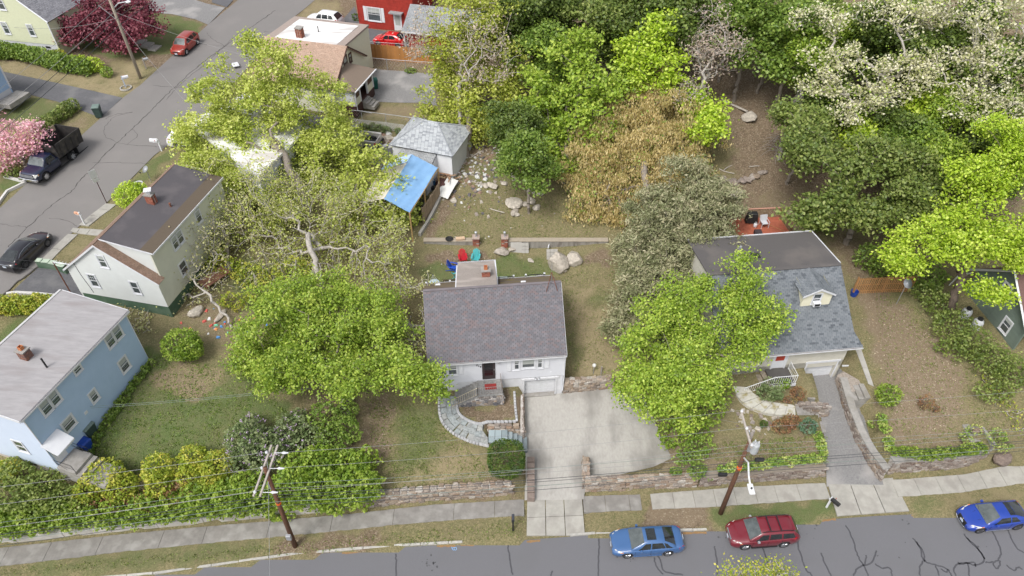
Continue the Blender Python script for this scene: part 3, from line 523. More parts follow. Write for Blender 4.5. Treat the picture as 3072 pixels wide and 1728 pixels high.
tag(solo('street_cracks',mb,CRK,None,None),kind='structure')
def paved(name,pts,mat,off=.05,step=1.0,z=None):return tag(solo(name,drape(pts,off,step,z=z),mat,None,None),kind='structure')
paved('driveway',[(-61.46,75.16,9.09),(-55.58,73.53,8.82),(-51.43,72.30,8.63),(-44.87,70.21,8.34),(-41.23,68.95,8.20),(-41.99,65.18,7.94),(-44.77,66.57,8.12),(-47.67,67.96,8.30),(-51.40,69.21,8.49),(-53.42,69.41,8.57),(-59.09,70.71,8.81)],ASPHD)
paved('driveway',[(-45.69,89.16,9.18),(-46.62,92.29,9.38),(-43.51,94.26,9.48),(-39.14,91.73,9.26),(-36.49,90.69,9.16),(-37.23,85.93,8.92),(-39.14,87.31,9.01),(-42.55,88.69,9.12)],ASPHG,.055)
paved('driveway',[(-39.23,94.37,9.44),(-35.88,94.12,9.36),(-36.31,90.77,9.16),(-38.56,92.05,9.27)],ASPHD,.06)
paved('driveway',[(-38.78,43.83,6.35),(-35.96,43.71,5.95),(-34.31,41.42,5.42),(-34.60,41.13,5.43),(-39.81,40.77,6.11),(-39.57,41.38,6.18)],ASPHD,.05,.6)
paved('driveway',[(-16.23,76.62,7.75),(-12.11,75.71,7.88),(-8.85,74.51,8.15),(-8.03,68.88,7.31),(-9.94,69.64,7.24),(-14.74,70.19,7.07),(-16.09,68.51,6.89),(-18.27,68.12,6.95),(-18.80,70.66,7.29),(-16.76,73.38,7.45)],ASPHG,.05)
paved('driveway',[(-20.38,92.40,8.65),(-21.72,87.96,8.24),(-21.62,85.47,8.12),(-19.55,82.71,8.01),(-12.02,80.32,8.40),(-12.86,84.61,8.49),(-18.81,87.25,8.12)],ASPHD,.05)
paved('driveway',[(-23.31,68.10,7.43),(-19.00,66.93,6.84),(-16.69,64.03,6.36),(-11.58,62.10,6.30),(-11.26,60.39,6.16),(-12.83,59.23,5.99),(-15.63,60.54,6.06),(-20.50,60.31,6.21)],ASPHD,.05)
paved('parking_pad',PADP,M('driveway_concrete',(.42,.405,.375),(.34,.325,.30),scale=7,detail=10,rough=.95,bump=.1,bscale=30,c3=(.20,.19,.175),s3=.42,thr=(.3,.7),stretch=(1,.45,1)),.05,.5,padz)
paved('driveway',DRV2,ASPHG,.05,.5,drvz)
swl=thing('street_side_path',None,None);swl['kind']='structure'
def quadslab(P,t=.1,mat=SLAB2,par=None,name='paving_slab',off=.09):
 mb=MB();z_=[hz(p[0],p[1])+off for p in P]
 a=sum(P[i][0]*P[(i+1)%4][1]-P[(i+1)%4][0]*P[i][1]for i in range(4))
 if a<0:P=P[::-1];z_=z_[::-1]
 mb.hexa([(p[0],p[1],z-t)for p,z in zip(P,z_)]+[(p[0],p[1],z)for p,z in zip(P,z_)]);return part(name,mb,mat,par)
for P in([(-37.35,48.02,6.45),(-38.16,47.99,6.52),(-38.62,46.14,6.46),(-37.89,46.06,6.39)],[(-37.89,46.01,6.39),(-38.62,46.09,6.46),(-39.01,44.25,6.40),(-38.26,44.18,6.31)],[(-38.06,48.81,6.55),(-37.49,48.77,6.51),(-37.52,48.17,6.48),(-38.10,48.38,6.53)],[(-37.45,48.78,6.51),(-36.60,48.79,6.44),(-36.66,48.09,6.40),(-37.48,48.16,6.47)],[(-36.57,48.79,6.44),(-35.48,48.76,6.34),(-35.59,48.04,6.29),(-36.62,48.08,6.39)],[(-36.58,52.16,6.69),(-35.62,52.08,6.63),(-35.93,51.34,6.59),(-36.92,51.37,6.64)],[(-36.93,51.33,6.64),(-35.94,51.31,6.58),(-36.39,50.43,6.54),(-37.29,50.54,6.60)],[(-37.30,50.50,6.60),(-36.40,50.39,6.54),(-36.90,49.14,6.49),(-37.73,49.24,6.55)]):quadslab(P,par=swl)
WK=M('painted_kerb',(.60,.59,.57),(.5,.49,.47),scale=6)
ln=[(-47.06,55.40,7.38),(-44.81,54.76,7.17),(-45.84,53.40,7.14),(-45.77,49.92,6.93)]
for a,b_ in zip(ln[:-1],ln[1:]):
 l2=[a[:2],b_[:2]];zz=[hz(*l2[0])+.22,hz(*l2[1])+.22]
 part('kerb_stone',strip(l2,.2,zz,[z-.3 for z in zz]),WK,kb)
 # ==== BUILDINGS
CACHE={}
def mcache(key,fn):
 if key not in CACHE:CACHE[key]=fn()
 return CACHE[key]
class Wall:
 """a wall frame on a house: x along the wall, y into the house, z up; outside is -y"""
 def __init__(s,root,x,y,deg):s.root=root;s.loc=(x,y,0);s.rz=R(deg)
 def put(s,name,mb,mats,par=None,**k):
  if par is None:return part(name,mb,mats,s.root,loc=s.loc,rot=s.rz,**k)
  return part(name,mb,mats,par,**k)
 def mesh(s,name,me,mats,loc):
  o=link(name,me,mats,s.root);a=s.rz
  o.location=(s.loc[0]+loc[0]*math.cos(a)-loc[1]*math.sin(a),s.loc[1]+loc[0]*math.sin(a)+loc[1]*math.cos(a),loc[2]);o.rotation_euler=(0,0,a);return o
def clipx(poly,z):
 xs=[]
 n=len(poly)
 for i in range(n):
  (x1,z1),(x2,z2)=poly[i],poly[(i+1)%n]
  if(z1<=z<z2)or(z2<=z<z1):xs.append(x1+(x2-x1)*(z-z1)/(z2-z1))
 return(min(xs),max(xs))if len(xs)>=2 else None
def backing(W,poly,mat,th=.12,name='wall'):
 mb=MB();mb.slab([(x,0,z)for x,z in poly],th);
 return W.put(name,mb,mat)
def siding(W,poly,mat,course=.115,proud=.022,z_start=None,par=None):
 """lapped boards, one strip per course, joined into one part"""
 mb=MB();z0=min(p[1]for p in poly);z1=max(p[1]for p in poly);z=z0
 while z<z1-.02:
  zt=min(z+course,z1);a=clipx(poly,z+.002);b=clipx(poly,zt-.002)
  if a and b:
   x0,x1,x2,x3=a[0],a[1],b[1],b[0]
   mb.hexa([(x0,-proud,z),(x1,-proud,z),(x1,-.001,z),(x0,-.001,z),(x3,-.006,zt+.004),(x2,-.006,zt+.004),(x2,-.001,zt+.004),(x3,-.001,zt+.004)])
  z+=course
 return W.put('siding',mb,mat)
def window(W,s0,z0,s1,z1,panes='dh',casing=.09,blind=.5,mat=None,shut=0,sill=True):
 w_,h=s1-s0,z1-z0;mat=mat or WHITE;key=('w',round(w_,2),round(h,2),panes,casing,mat.name)
 def mk():
  mb=MB();c_=casing;y0,y1=-.07,-.003
  mb.box(-c_,y0,-c_,0,y1,h+c_);mb.box(w_,y0,-c_,w_+c_,y1,h+c_);mb.box(0,y0,h,w_,y1,h+c_);mb.box(0,y0,-c_,w_,y1,0)
  if sill:mb.box(-c_-.02,-.11,-c_-.03,w_+c_+.02,y1,-c_)
  t=.035;mb.box(0,-.05,0,t,y1,h);mb.box(w_-t,-.05,0,w_,y1,h);mb.box(t,-.05,h-t,w_-t,y1,h);mb.box(t,-.05,0,w_-t,y1,t)
  if panes=='dh':mb.box(t,-.055,h/2-.025,w_-t,y1,h/2+.025)
  if panes=='grid':
   mb.box(t,-.055,h/2-.025,w_-t,y1,h/2+.025)
   for k in(1,2):mb.box(w_*k/3-.01,-.045,h/2,w_*k/3+.01,y1,h)
   mb.box(t,-.045,h*.75-.01,w_-t,y1,h*.75+.01)
  return mb.mesh('window')
 o=W.mesh('window',mcache(key,mk),mat,(s0,0,z0));t=.036
 rows=[(t,h/2-.026),(h/2+.026,h-t)]if panes in('dh','grid')else[(t,h-t)]
 for i,(a,b)in enumerate(rows):
  part('pane',MB().box(t,-.034,a,w_-t,-.03,b),GL,o)
  if i==len(rows)-1 and blind>0:
   part('blind',MB().box(t+.01,-.0375,b-(b-a)*min(1,blind*(2 if len(rows)==1 else 1.6))+.0,w_-t-.01,-.0345,b-.01),CURT,o)
 return o
def shutter(W,s0,z0,s1,z1,mat):
 mb=MB();mb.box(0,-.06,0,s1-s0,-.024,z1-z0);n=11;h=z1-z0
 for k in range(n):z=.06+(h-.12)*k/n;mb.box(.05,-.072,z,s1-s0-.05,-.06,z+.045)
 return W.mesh('shutter',mb.mesh('shutter'),mat,(s0,0,z0))
def roofslab(root,pts,t,mat,name='roof'):
 mb=MB();mb.slab(pts,t);return part(name,mb,mat,root)
def shingles(roof,A,B,C_,D_,mat,tab=.305,course=.142,thick=.017,limit=300,skip=None,jit=.0,parts_=True,tabh=None,seed=1):
 """A,B bottom edge (left,right), C_,D_ top edge (right,left) of a plane quad: rows of tabs from the eave up"""
 A,B,C_,D_=map(Vector,(A,B,C_,D_));n=(B-A).cross(D_-A).normalized();up=((D_+C_)/2-(A+B)/2);L_=up.length;rows=int(L_/course)
 rr=random.Random(seed);cnt=0;mb=MB();proto=MB();hgt_=course*1.25
 proto.hexa([(0,0,.004),(tab-.022,0,.004),(tab-.022,hgt_,.001),(0,hgt_,.001),(0,0,thick+.004),(tab-.022,0,thick+.004),(tab-.022,hgt_,.003),(0,hgt_,.003)])
 me=proto.mesh('shingle');me.materials.append(mat)
 for r_ in range(rows):
  f=r_/rows;P0=A.lerp(D_,f);P1=B.lerp(C_,f);row=P1-P0;Lr=row.length;u=row.normalized();v=n.cross(u).normalized()
  off=(r_%2)*tab/2+rr.uniform(0,.02);s_=-off
  while s_<Lr-.03:
   a=max(s_,0);b=min(s_+tab-.022,Lr)
   if b-a>.04 and not(skip and skip(P0+u*(a+b)/2)):
    full=(b-a)>tab-.02
    lift=rr.choice((0,0,.006))if jit else 0
    if parts_ and cnt<limit and full:
     o=bpy.data.objects.new('shingle',me);COL.objects.link(o);o.parent=roof;M_=Matrix((u,v,n)).transposed().to_4x4();M_.translation=P0+u*a+n*lift;o.matrix_local=M_;cnt+=1
    else:
     p=[P0+u*a,P0+u*b,P0+u*b+v*hgt_,P0+u*a+v*hgt_];t1,t0=n*(thick+.004+lift),n*.003
     mb.add([p[0]+n*.001,p[1]+n*.001,p[0]+t1,p[1]+t1,p[2]+t0,p[3]+t0],[(0,1,3,2),(2,3,4,5),(0,2,5),(1,4,3)])
   s_+=tab
 if mb.v:part('shingle',mb,mat,roof)['kind']='stuff'
def gutter(root,a,b,mat,w_=.11,h=.10,name='gutter',dark=None):
 A,B=Vector(a),Vector(b);d=(B-A).normalized();q=Vector((d.y,-d.x,0));mb=MB()
 def bar(o0,o1,z0,z1,mi=0):
  P=[A+q*o0,B+q*o0,B+q*o1,A+q*o1]
  mb.hexa([(p.x,p.y,p.z+z0)for p in P]+[(p.x,p.y,p.z+z1)for p in P],mi)
 bar(0,.015,-h,0);bar(w_-.015,w_,-h,.0);bar(0,w_,-h-.012,-h)
 bar(.015,w_-.015,-h,-h*.35,1)
 return part(name,mb,[mat,dark or M('gutter_debris',(.09,.07,.06),rough=1)],root)
def downspout(root,pts,mat,r=.045):return part('downspout',MB().tube(pts,r,6),mat,root)
def chimney(root,x,y,z0,z1,w_,d,rz=0,flue=True,mat=None,cap=True,label=None):
 """brick chimney: courses of single bricks round a core"""
 ch=part('chimney',MB().box(-w_/2+.02,-d/2+.02,z0-.6,w_/2-.02,d/2-.02,z1),MORTAR,root,loc=(x,y,0),rot=rz);bh=.075;z=z0;k=0
 bm_=MB().box(-.1,-.05,0,.1,.05,.06).mesh('brick');bm_.materials.append(mat or BRICK)
 while z+bh<z1 and k<40:
  nx_,ny_=max(2,round(w_/.21)),max(2,round(d/.21))
  for i in range(nx_):
   for sgn in(-1,1):
    o=bpy.data.objects.new('brick',bm_);COL.objects.link(o);o.parent=ch;o.location=(-w_/2+.105+(w_-.21)*i/(nx_-1),sgn*(d/2-.045),z)
  for i in range(ny_):
   for sgn in(-1,1):
    o=bpy.data.objects.new('brick',bm_);COL.objects.link(o);o.parent=ch;o.location=(sgn*(w_/2-.045),-d/2+.105+(d-.21)*i/(ny_-1),z+.002);o.rotation_euler=(0,0,math.pi/2)
  z+=bh;k+=1
 if cap:part('chimney_cap',MB().box(-w_/2-.05,-d/2-.05,z1,w_/2+.05,d/2+.05,z1+.08),CONC,ch)
 if flue:
  f=MB();s_=.13
  for a in((-s_,-s_,s_,-s_+.03),(-s_,s_-.03,s_,s_),(-s_,-s_+.03,-s_+.03,s_-.03),(s_-.03,-s_+.03,s_,s_-.03)):f.box(a[0],a[1],z1+.08,a[2],a[3],z1+.36)
  f.box(-s_+.03,-s_+.03,z1+.08,s_-.03,s_-.03,z1+.12,1)
  part('flue_tile',f,[M('terracotta',(.50,.19,.08),(.42,.15,.07)),BLACK],ch)
 return ch
def railing(root,pts,h,mat,n_per=.12,r=.012,name='railing',post=.03,top=.03,bot=True,caps=None,postm=None):
 """rail along 3-d points (floor level): posts, rails, balusters"""
 rl=part(name,MB().tube([(p[0],p[1],p[2]+h)for p in pts],top,6),mat,root)
 if bot:part('bottom_rail',MB().tube([(p[0],p[1],p[2]+.1)for p in pts],top*.8,5),mat,rl)
 for p in pts:
  o=part('post',MB().box(p[0]-post,p[1]-post,p[2]-.02,p[0]+post,p[1]+post,p[2]+h+.04),postm or mat,rl)
  if caps:part('post_cap',MB().box(p[0]-post*1.5,p[1]-post*1.5,p[2]+h+.04,p[0]+post*1.5,p[1]+post*1.5,p[2]+h+.11),caps,rl)
 for a,b in zip(pts[:-1],pts[1:]):
  L_=math.hypot(b[0]-a[0],b[1]-a[1]);k=max(2,int(L_/n_per))
  for i in range(1,k):
   t=i/k;x,y,z=(a[j]+(b[j]-a[j])*t for j in range(3));part('baluster',MB().tube([(x,y,z+.1),(x,y,z+h)],r,4,cap=False),mat,rl)
 return rl
def frame_pt(ox,oy,deg):
 a=R(deg);c_,s_=math.cos(a),math.sin(a)
 return lambda x,y,z=None:(ox+x*c_-y*s_,oy+x*s_+y*c_)if z is None else(ox+x*c_-y*s_,oy+x*s_+y*c_,z)
 # -------- the white house with the brown door (centre)
SIDW=M('white_vinyl_siding',(.60,.61,.645),(.56,.57,.605),scale=1.5,rough=.55)
FNDW=M('white_painted_foundation',(.64,.645,.665),(.57,.575,.59),scale=2,rough=.8,bump=.15,c3=(.55,.55,.56),s3=1.2)
SHM=MIX3('mauve_grey_shingle',[(.125,.122,.135),(.150,.145,.158),(.138,.134,.147),(.170,.163,.176),(.168,.135,.138),(.130,.128,.141)],bscale=2,bump=.0,nz=.3)
SHB=M('shingle_underlay',(.05,.05,.06),rough=.9)
mh=thing('house','white sided one-storey house with mauve grey shingle roof, brown front door and garage door below','house',(0,0,0))
mf=frame_pt(-6.07,34.36,5.5);WF=Wall(mh,-6.07,34.36,5.5);ZE,ZR=5.62,9.05
HW,HD,RD=10.03,7.9,3.95
backing(WF,[(0,3.05),(HW,3.05),(HW,ZE),(0,ZE)],SIDW);siding(WF,[(0,3.05),(HW,3.05),(HW,ZE-.05),(0,ZE-.05)],SIDW,.21,proud=.034)
fm=MB();fm.box(0,.03,.2,6.99,.35,3.05);fm.box(9.5,.03,.2,HW,.35,3.05);fm.box(6.99,.03,2.68,9.5,.35,3.05);fm.box(6.9,-.03,.3,7.05,.0299,2.68);fm.box(9.44,-.03,.3,9.56,.0299,2.68);fm.box(6.8,-.05,2.68,9.7,.0299,2.85)
WF.put('foundation',fm,FNDW)
gd=WF.put('garage_door',MB().box(6.99,.30,.6,9.5,.34,2.68),WHITE)
for k in range(4):part('door_panel',MB().box(7.03,.27,.78+k*.475,9.46,.30,.78+k*.475+.455),M('garage_door_paint',(.66,.67,.69),rough=.5),gd)
WF.put('sill',MB().box(6.95,-.12,.62,9.54,.26,.80),CONC)
WR_=Wall(mh,*mf(HW,0),95.5);g=[(0,.9),(HD,.9),(HD,ZE+.05),(RD,ZR-.12),(0,ZE-.02)]
backing(WR_,g,SIDW);siding(WR_,[(0,3.05),(HD,3.05),(HD,ZE),(RD,ZR-.15),(0,ZE-.02)],SIDW)
WL_=Wall(mh,*mf(0,HD),275.5);backing(WL_,[(0,1.2),(HD,1.2),(HD,ZE-.02),(HD-RD,ZR-.12),(0,ZE+.05)],SIDW);siding(WL_,[(0,3.05),(HD,3.05),(HD,ZE-.05),(HD-RD,ZR-.15),(0,ZE)],SIDW)
WB_=Wall(mh,*mf(HW,HD),185.5);backing(WB_,[(0,1.5),(HW,1.5),(HW,ZE+.05),(0,ZE+.05)],SIDW)
WF.put('corner_board',MB().box(HW-.09,-.045,3.0,HW+.03,-.003,ZE-.03),WHITE)
window(WF,1.36,4.05,1.98,5.12);window(WF,.66,4.05,1.24,5.12)
shutter(WF,2.14,3.98,2.46,5.24,WHITE)
window(WF,6.28,4.10,6.62,5.20,casing=.1);window(WF,6.86,4.22,7.78,5.24,panes='one',blind=.33,casing=.1);window(WF,8.02,4.10,8.36,5.20,casing=.1)
shutter(WF,5.70,3.92,6.05,5.34,WHITE);shutter(WF,8.56,3.95,8.90,5.36,WHITE)
BRN=M('brown_door_paint',(.040,.032,.034),(.05,.04,.042),rough=.45)
dr=WF.put('front_door',MB().box(3.86,-.06,3.22,4.84,-.003,5.36),BRN)
for i in range(4):part('door_panel',MB().box(4.02,-.072,3.66+i*.40,4.66,-.06,3.66+i*.40+.35),M('storm_door_glass',(.014,.014,.017),rough=.15,spec=.8),dr)
part('handle',MB().box(4.74,-.10,4.2,4.78,-.06,4.36),STEEL,dr)
WF.put('light_fixture',MB().lathe([(.03,.0),(.09,.04),(.10,.16),(.05,.24)],(5.12,-.13,4.98),10),STEEL)
WF.put('light_fixture',MB().lathe([(.10,.0),(.11,.05),(.04,.12)],(7.9,-.12,2.85),10).box(7.88,-.12,2.9,7.92,0,2.95).lathe([(.10,.0),(.11,.05),(.04,.12)],(8.15,-.12,2.85),10),STEEL)
WF.put('outdoor_socket',MB().box(9.0,-.05,3.42,9.1,-.02,3.52),WHITE)
def text_on(W,txt,s,z,size,mat,par,tilt=0,name='house_number'):
 cu=bpy.data.curves.new(name,'FONT');cu.body=txt;cu.size=size;cu.extrude=.012;cu.offset=.008;cu.align_x='CENTER'
 tmp=bpy.data.objects.new('t',cu);COL.objects.link(tmp);me=bpy.data.meshes.new_from_object(tmp);bpy.data.objects.remove(tmp)
 me.materials.clear();o=link(name,me,mat,par);a=W.rz;o.location=(W.loc[0]+s*math.cos(a)+.035*math.sin(a),W.loc[1]+s*math.sin(a)-.035*math.cos(a),z)
 o.matrix_local=Matrix.Translation(o.location)@Matrix.Rotation(a,4,'Z')@Matrix.Rotation(math.pi/2,4,'X')@Matrix.Rotation(tilt,4,'Z');return o
for ch_,s_,z_ in(('3',3.47,4.80),('1',3.60,4.70),('4',3.73,4.60)):text_on(WF,ch_,s_,z_,.22,BLACK,mh,-.3)
oh=.18
def rp(x,y,z):return mf(x,y,z)
sl_=(ZR-ZE)/RD;A=rp(-.12,-oh,ZE-oh*sl_);B=rp(HW+.12,-oh,ZE-oh*sl_);C_=rp(HW+.12,RD,ZR);D_=rp(-.12,RD,ZR)
rf=roofslab(mh,[A,B,C_,D_],.12,[SHB]);shingles(rf,A,B,C_,D_,SHM,limit=300)
ER=5.95;RB=M('brown_mineral_roofing',(.20,.155,.12),(.15,.12,.09),scale=20,rough=.95,bump=.3,c3=(.22,.17,.06),s3=1.0)
rr_=roofslab(mh,[rp(HW+.12,HD+.15,ER),rp(-.12,HD+.15,ER),rp(-.12,RD+.003,ZR-.004),rp(HW+.12,RD+.003,ZR-.004)],.12,RB)
part('ridge_cap',strip([rp(-.12,RD,0)[:2],rp(HW+.12,RD,0)[:2]],.22,ZR+.032,ZR-.03),SHM,rf,bevel=.02)
gutter(mh,rp(-.12,-oh-.01,ZE-oh*sl_-.02),rp(HW+.12,-oh-.01,ZE-oh*sl_-.02),WHITE);gutter(mh,rp(HW+.12,HD+.16,ER-.02),rp(-.12,HD+.16,ER-.02),WHITE)
downspout(mh,[rp(HW+.05,-oh-.05,ZE-.28),rp(HW+.06,-.06,ZE-.45),rp(HW+.06,-.06,3.0),rp(HW+.02,-.06,1.2)],WHITE)
part('rake_board',MB().slab([rp(HW+.135,-oh,ZE-oh*sl_-.02),rp(HW+.135,RD,ZR-.02),rp(HW+.135,RD,ZR-.2),rp(HW+.135,-oh,ZE-oh*sl_-.2)],.02),WHITE,mh)
GRV=M('gravel_roofing',(.30,.265,.24),(.225,.20,.18),scale=18,detail=8,rough=.95,bump=.3,c3=(.36,.32,.29),s3=.8,stretch=(.5,2,1))
fa,fb,fc,fd=(-4.22,41.75,8.70),(-1.38,42.06,8.70),(-1.07,38.75,8.93),(-4.14,38.40,8.93)
dm=roofslab(mh,[fd,fc,fb,fa],.14,GRV,'dormer_roof');WD=Wall(mh,fb[0]-.1,fb[1]-.1,186.2)
backing(WD,[(0,3.2),(2.65,3.2),(2.65,8.55),(0,8.55)],SIDW,name='dormer_wall')
for p_,q_ in((fd,fa),(fb,fc)):part('dormer_cheek',MB().slab([(p_[0]*.97+q_[0]*.03,p_[1],3.3),(q_[0],q_[1]-.1,3.3),(q_[0],q_[1]-.1,8.56),(p_[0],p_[1]+.05,8.75)],.1),SIDW,mh)
gutter(mh,(fb[0],fb[1]+.02,8.70),(fa[0],fa[1]+.02,8.70),WHITE,.1)
chimney(mh,-1.98,40.25,8.6,9.35,.62,.5,R(5.5),flue=True)
for p_ in((0.86,39.95,8.00),(-5.55,39.16,8.00)):part('roof_vent',MB().box(-.19,-.07,0,.19,.07,.1),WHITE,mh,loc=(p_[0],p_[1]+.05,ZR-(p_[1]-38.6)*.55),rot=R(5.5),bevel=.02)
part('vent_pipe',MB().cyl(-.98,39.45,8.3,9.35,.05),BLACK,mh)
RUST=M('rusty_iron',(.22,.09,.055),(.13,.06,.045),rough=.9)
ta=rp(HW-.62,RD,ZR+1.0);an=part('antenna_mast',MB().tube([rp(HW-.62,RD,ZR+.0),ta],.022,6).tube([ta,(ta[0],ta[1],ta[2]+.9)],.012,5),STEEL,mh)
for dx,dy,dz in((-.42,-.55,-.46),(.42,-.55,-.46),(0,.6,-.4)):part('tripod_leg',MB().tube([(ta[0],ta[1],ta[2]),rp(HW-.62+dx,RD+dy,ZR+dz+.02)],.025,5),RUST,mh)
st=thing('front_steps','stone faced flight of grey stone steps with cream iron railing below the brown door','steps')
TR=MIX3('stone_tread',[(.20,.20,.195),(.25,.245,.235),(.22,.22,.215)],bscale=7,bump=.15)
sx0,sx1,sd=3.45,5.30,1.55
nst=7;zl=3.12;zb=1.95;stp=(zl-zb)/nst
core=MB();core.box(sx0+.04,-sd+.05,.9,sx1-.04,-.02,zl-.09)
for k in range(nst):x1=sx0-k*.29;core.box(x1-.27,-sd+.05,.9,x1+.04 if k==0 else x1+.02,-.02,zl-stp*(k+1)-.08)
mb2=part('core',core,MORTAR,st,loc=WF.loc,rot=WF.rz)
for i in range(3):part('tread',MB().box(sx0+(sx1-sx0)*i/3+.004,-sd,zl-.09,sx0+(sx1-sx0)*(i+1)/3-.004,-.035,zl),TR,st,loc=WF.loc,rot=WF.rz,bevel=.012)
for k in range(nst):x1=sx0-k*.29;part('tread',MB().box(x1-.30,-sd,zl-stp*(k+1)-.08,x1-.004,-.035,zl-stp*(k+1)),TR,st,loc=WF.loc,rot=WF.rz,bevel=.012)
def topz(x,y):
 s_=(x+6.07)*math.cos(R(5.5))+(y-34.36)*math.sin(R(5.5));return zl-.1 if s_>sx0 else max(zb-.1,zl-stp*((sx0-s_)/.29+1)-.1)
STW=MIX3('mortared_stoop_stone',[(.10,.105,.12),(.17,.165,.165),(.40,.30,.22),(.30,.28,.26),(.13,.13,.145),(.45,.42,.40)],bump=.4,bscale=9)
rubble([mf(sx0-.29*nst,-sd+.05),mf(sx1,-sd+.05)],lambda x,y:1.55,topz,1,STW,st,wid=(.22,.45),depth=.08)
rubble([mf(sx1-.03,-sd),mf(sx1-.03,-.05)],lambda x,y:1.45,lambda x,y:zl-.1,1,STW,st,wid=(.2,.4),depth=.08)
IRON=M('cream_painted_iron',(.60,.56,.46),(.40,.33,.22),scale=5,rough=.6)
railing(st,[mf(sx0-.29*nst+.05,-sd+.09,zb+.02),mf(sx0-.05,-sd+.09,zl)],.85,IRON,.15,.014,post=.018,top=.022)
railing(st,[mf(sx0-.05,-sd+.09,zl),mf(sx1-.08,-sd+.09,zl),mf(sx1-.08,-.25,zl)],.85,M('rusty_cream_iron',(.30,.28,.27),(.16,.12,.10),scale=6,rough=.6),.14,.012,post=.018,top=.02)
mt=solo('doormat',MB().box(-.44,-.27,0,.44,.27,.018),M('red_coir_mat',(.30,.035,.03),(.16,.03,.03),scale=16,rough=1,bump=.4),'dark red doormat on the stone landing under the brown door','doormat',loc=mf(4.42,-.72,zl+.002),rot=R(5.5),bevel=.005)
# -------- cream house on the right
CRM=M('cream_asbestos_shingle',(.56,.54,.475),(.52,.50,.43),scale=2,rough=.8,objr=.03,island=.05)
FC=M('cream_foundation',(.56,.54,.48),(.51,.49,.43),scale=2,rough=.85,bump=.1)
rh=thing('house','cream house with blue grey shingle roof, small gabled dormer and white garage door','house')
rfp=frame_pt(15.4,35.2,6.4);WF2=Wall(rh,15.4,35.2,6.4);RW=10.1
ZE2,ZR2,RD2,HD2=5.75,9.25,4.75,9.4
backing(WF2,[(0,3.0),(RW,3.0),(RW,5.58),(0,5.58)],CRM)
mb=MB();z=3.62;r_=0
while z<5.25:
 x=(r_%2)*.3
 a=0
 while a<RW-.02:
  b=min(x+.6,RW);mb.hexa([(a+.003,-.022,z),(b-.003,-.022,z),(b-.003,-.002,z),(a+.003,-.002,z),(a+.003,-.008,z+.335),(b-.003,-.008,z+.335),(b-.003,-.002,z+.335),(a+.003,-.002,z+.335)]);a=b;x=b
 z+=.33;r_+=1
WF2.put('siding',mb,CRM)
f2=MB();f2.box(0,.0,.3,7.3,.3,3.6);f2.box(9.7,.0,.3,RW,.3,3.6);f2.box(7.3,.0,3.5,9.7,.3,3.6);WF2.put('foundation',f2,FC)
WF2.put('garage_surround',MB().box(7.2,-.04,1.4,7.3,-.003,3.5).box(9.7,-.04,1.4,9.8,-.003,3.5).box(7.1,-.05,3.5,9.9,-.003,3.72),WHITE)
gd=WF2.put('garage_door',MB().box(7.3,.26,1.4,9.7,.30,3.5),WHITE)
for k in range(4):part('door_panel',MB().box(7.33,.235,1.62+k*.465,9.67,.26,1.62+k*.465+.445),M('garage_door_paint',(.66,.67,.69)),gd)
text_on(WF2,'365',8.45,3.55,.17,M('blue_grey_numerals',(.16,.20,.32)),rh)
window(WF2,6.52,5.0,6.86,5.48,panes='one',blind=0,casing=.1);window(WF2,7.08,5.0,8.02,5.52,panes='one',blind=.3,casing=.1);window(WF2,8.26,5.02,8.6,5.5,panes='one',blind=0,casing=.1)
window(WF2,1.3,4.75,2.7,5.45,panes='dh',blind=0,casing=.1)
d2=WF2.put('front_door',MB().box(4.42,-.03,3.35,5.35,-.003,5.5),WHITE);part('door_panel',MB().box(4.52,-.045,4.2,5.2,-.03,4.85),M('red_door_paint',(.42,.06,.035),(.36,.05,.03),rough=.4),d2);part('door_panel',MB().box(4.5,-.05,4.95,5.2,-.03,5.35),GL,d2)
WF2.put('door_trim',MB().box(4.3,-.07,3.3,4.42,-.003,5.55).box(5.35,-.07,3.3,5.47,-.003,5.55),WHITE)
WF2.put('light_fixture',MB().box(9.75,-.12,5.28,9.95,-.03,5.36),BLACK)
WS2_=Wall(rh,*rfp(RW,0),96.4);sp2_=[(0,.5),(HD2,.5),(HD2,8.3),(RD2,ZR2-.3),(.55,5.8),(0,5.5)]
backing(WS2_,sp2_,CRM);WS3=Wall(rh,*rfp(0,HD2),276.4);backing(WS3,[(0,1.5),(HD2,1.5),(HD2,5.5),(HD2-.55,5.8),(HD2-RD2,ZR2-.3),(0,8.3)],CRM);backing(Wall(rh,*rfp(RW,HD2),186.4),[(0,1.5),(RW,1.5),(RW,8.4),(0,8.4)],CRM)
SHR=MIX3('blue_grey_architectural_shingle',[(.085,.095,.108),(.15,.165,.18),(.165,.18,.195),(.14,.155,.17),(.18,.195,.21),(.16,.175,.19)],bscale=2,bump=0,nz=.3)
e1,k1=-.45,.62
s2=(ZR2-ZE2)/RD2
A=rfp(-.3,e1,ZE2-.28+.0);B=rfp(RW+.72,e1,ZE2-.28);A2=rfp(-.2,.55,ZE2+.28);B2=rfp(RW+.32,.55,ZE2+.28);C_=rfp(RW+.15,RD2,ZR2);D_=rfp(-.15,RD2,ZR2)
r1=roofslab(rh,[A2,B2,C_,D_],.12,SHB);r0=roofslab(rh,[A,B,B2,A2],.10,SHB)
shingles(r1,A2,B2,C_,D_,SHR,tab=.33,course=.145,limit=300,jit=1,seed=4);shingles(r0,A,B,B2,A2,SHR,tab=.33,course=.145,jit=1,parts_=False,seed=5)
DKR=M('dark_rolled_roofing',(.115,.107,.105),(.09,.084,.083),scale=30,rough=.9,bump=.2,c3=(.135,.122,.115),s3=.5)
r3=roofslab(rh,[rfp(RW+.15,HD2+.2,8.55),rfp(-.15,HD2+.2,8.55),rfp(-.15,RD2+.003,ZR2-.004),rfp(RW+.15,RD2+.003,ZR2-.004)],.12,DKR)
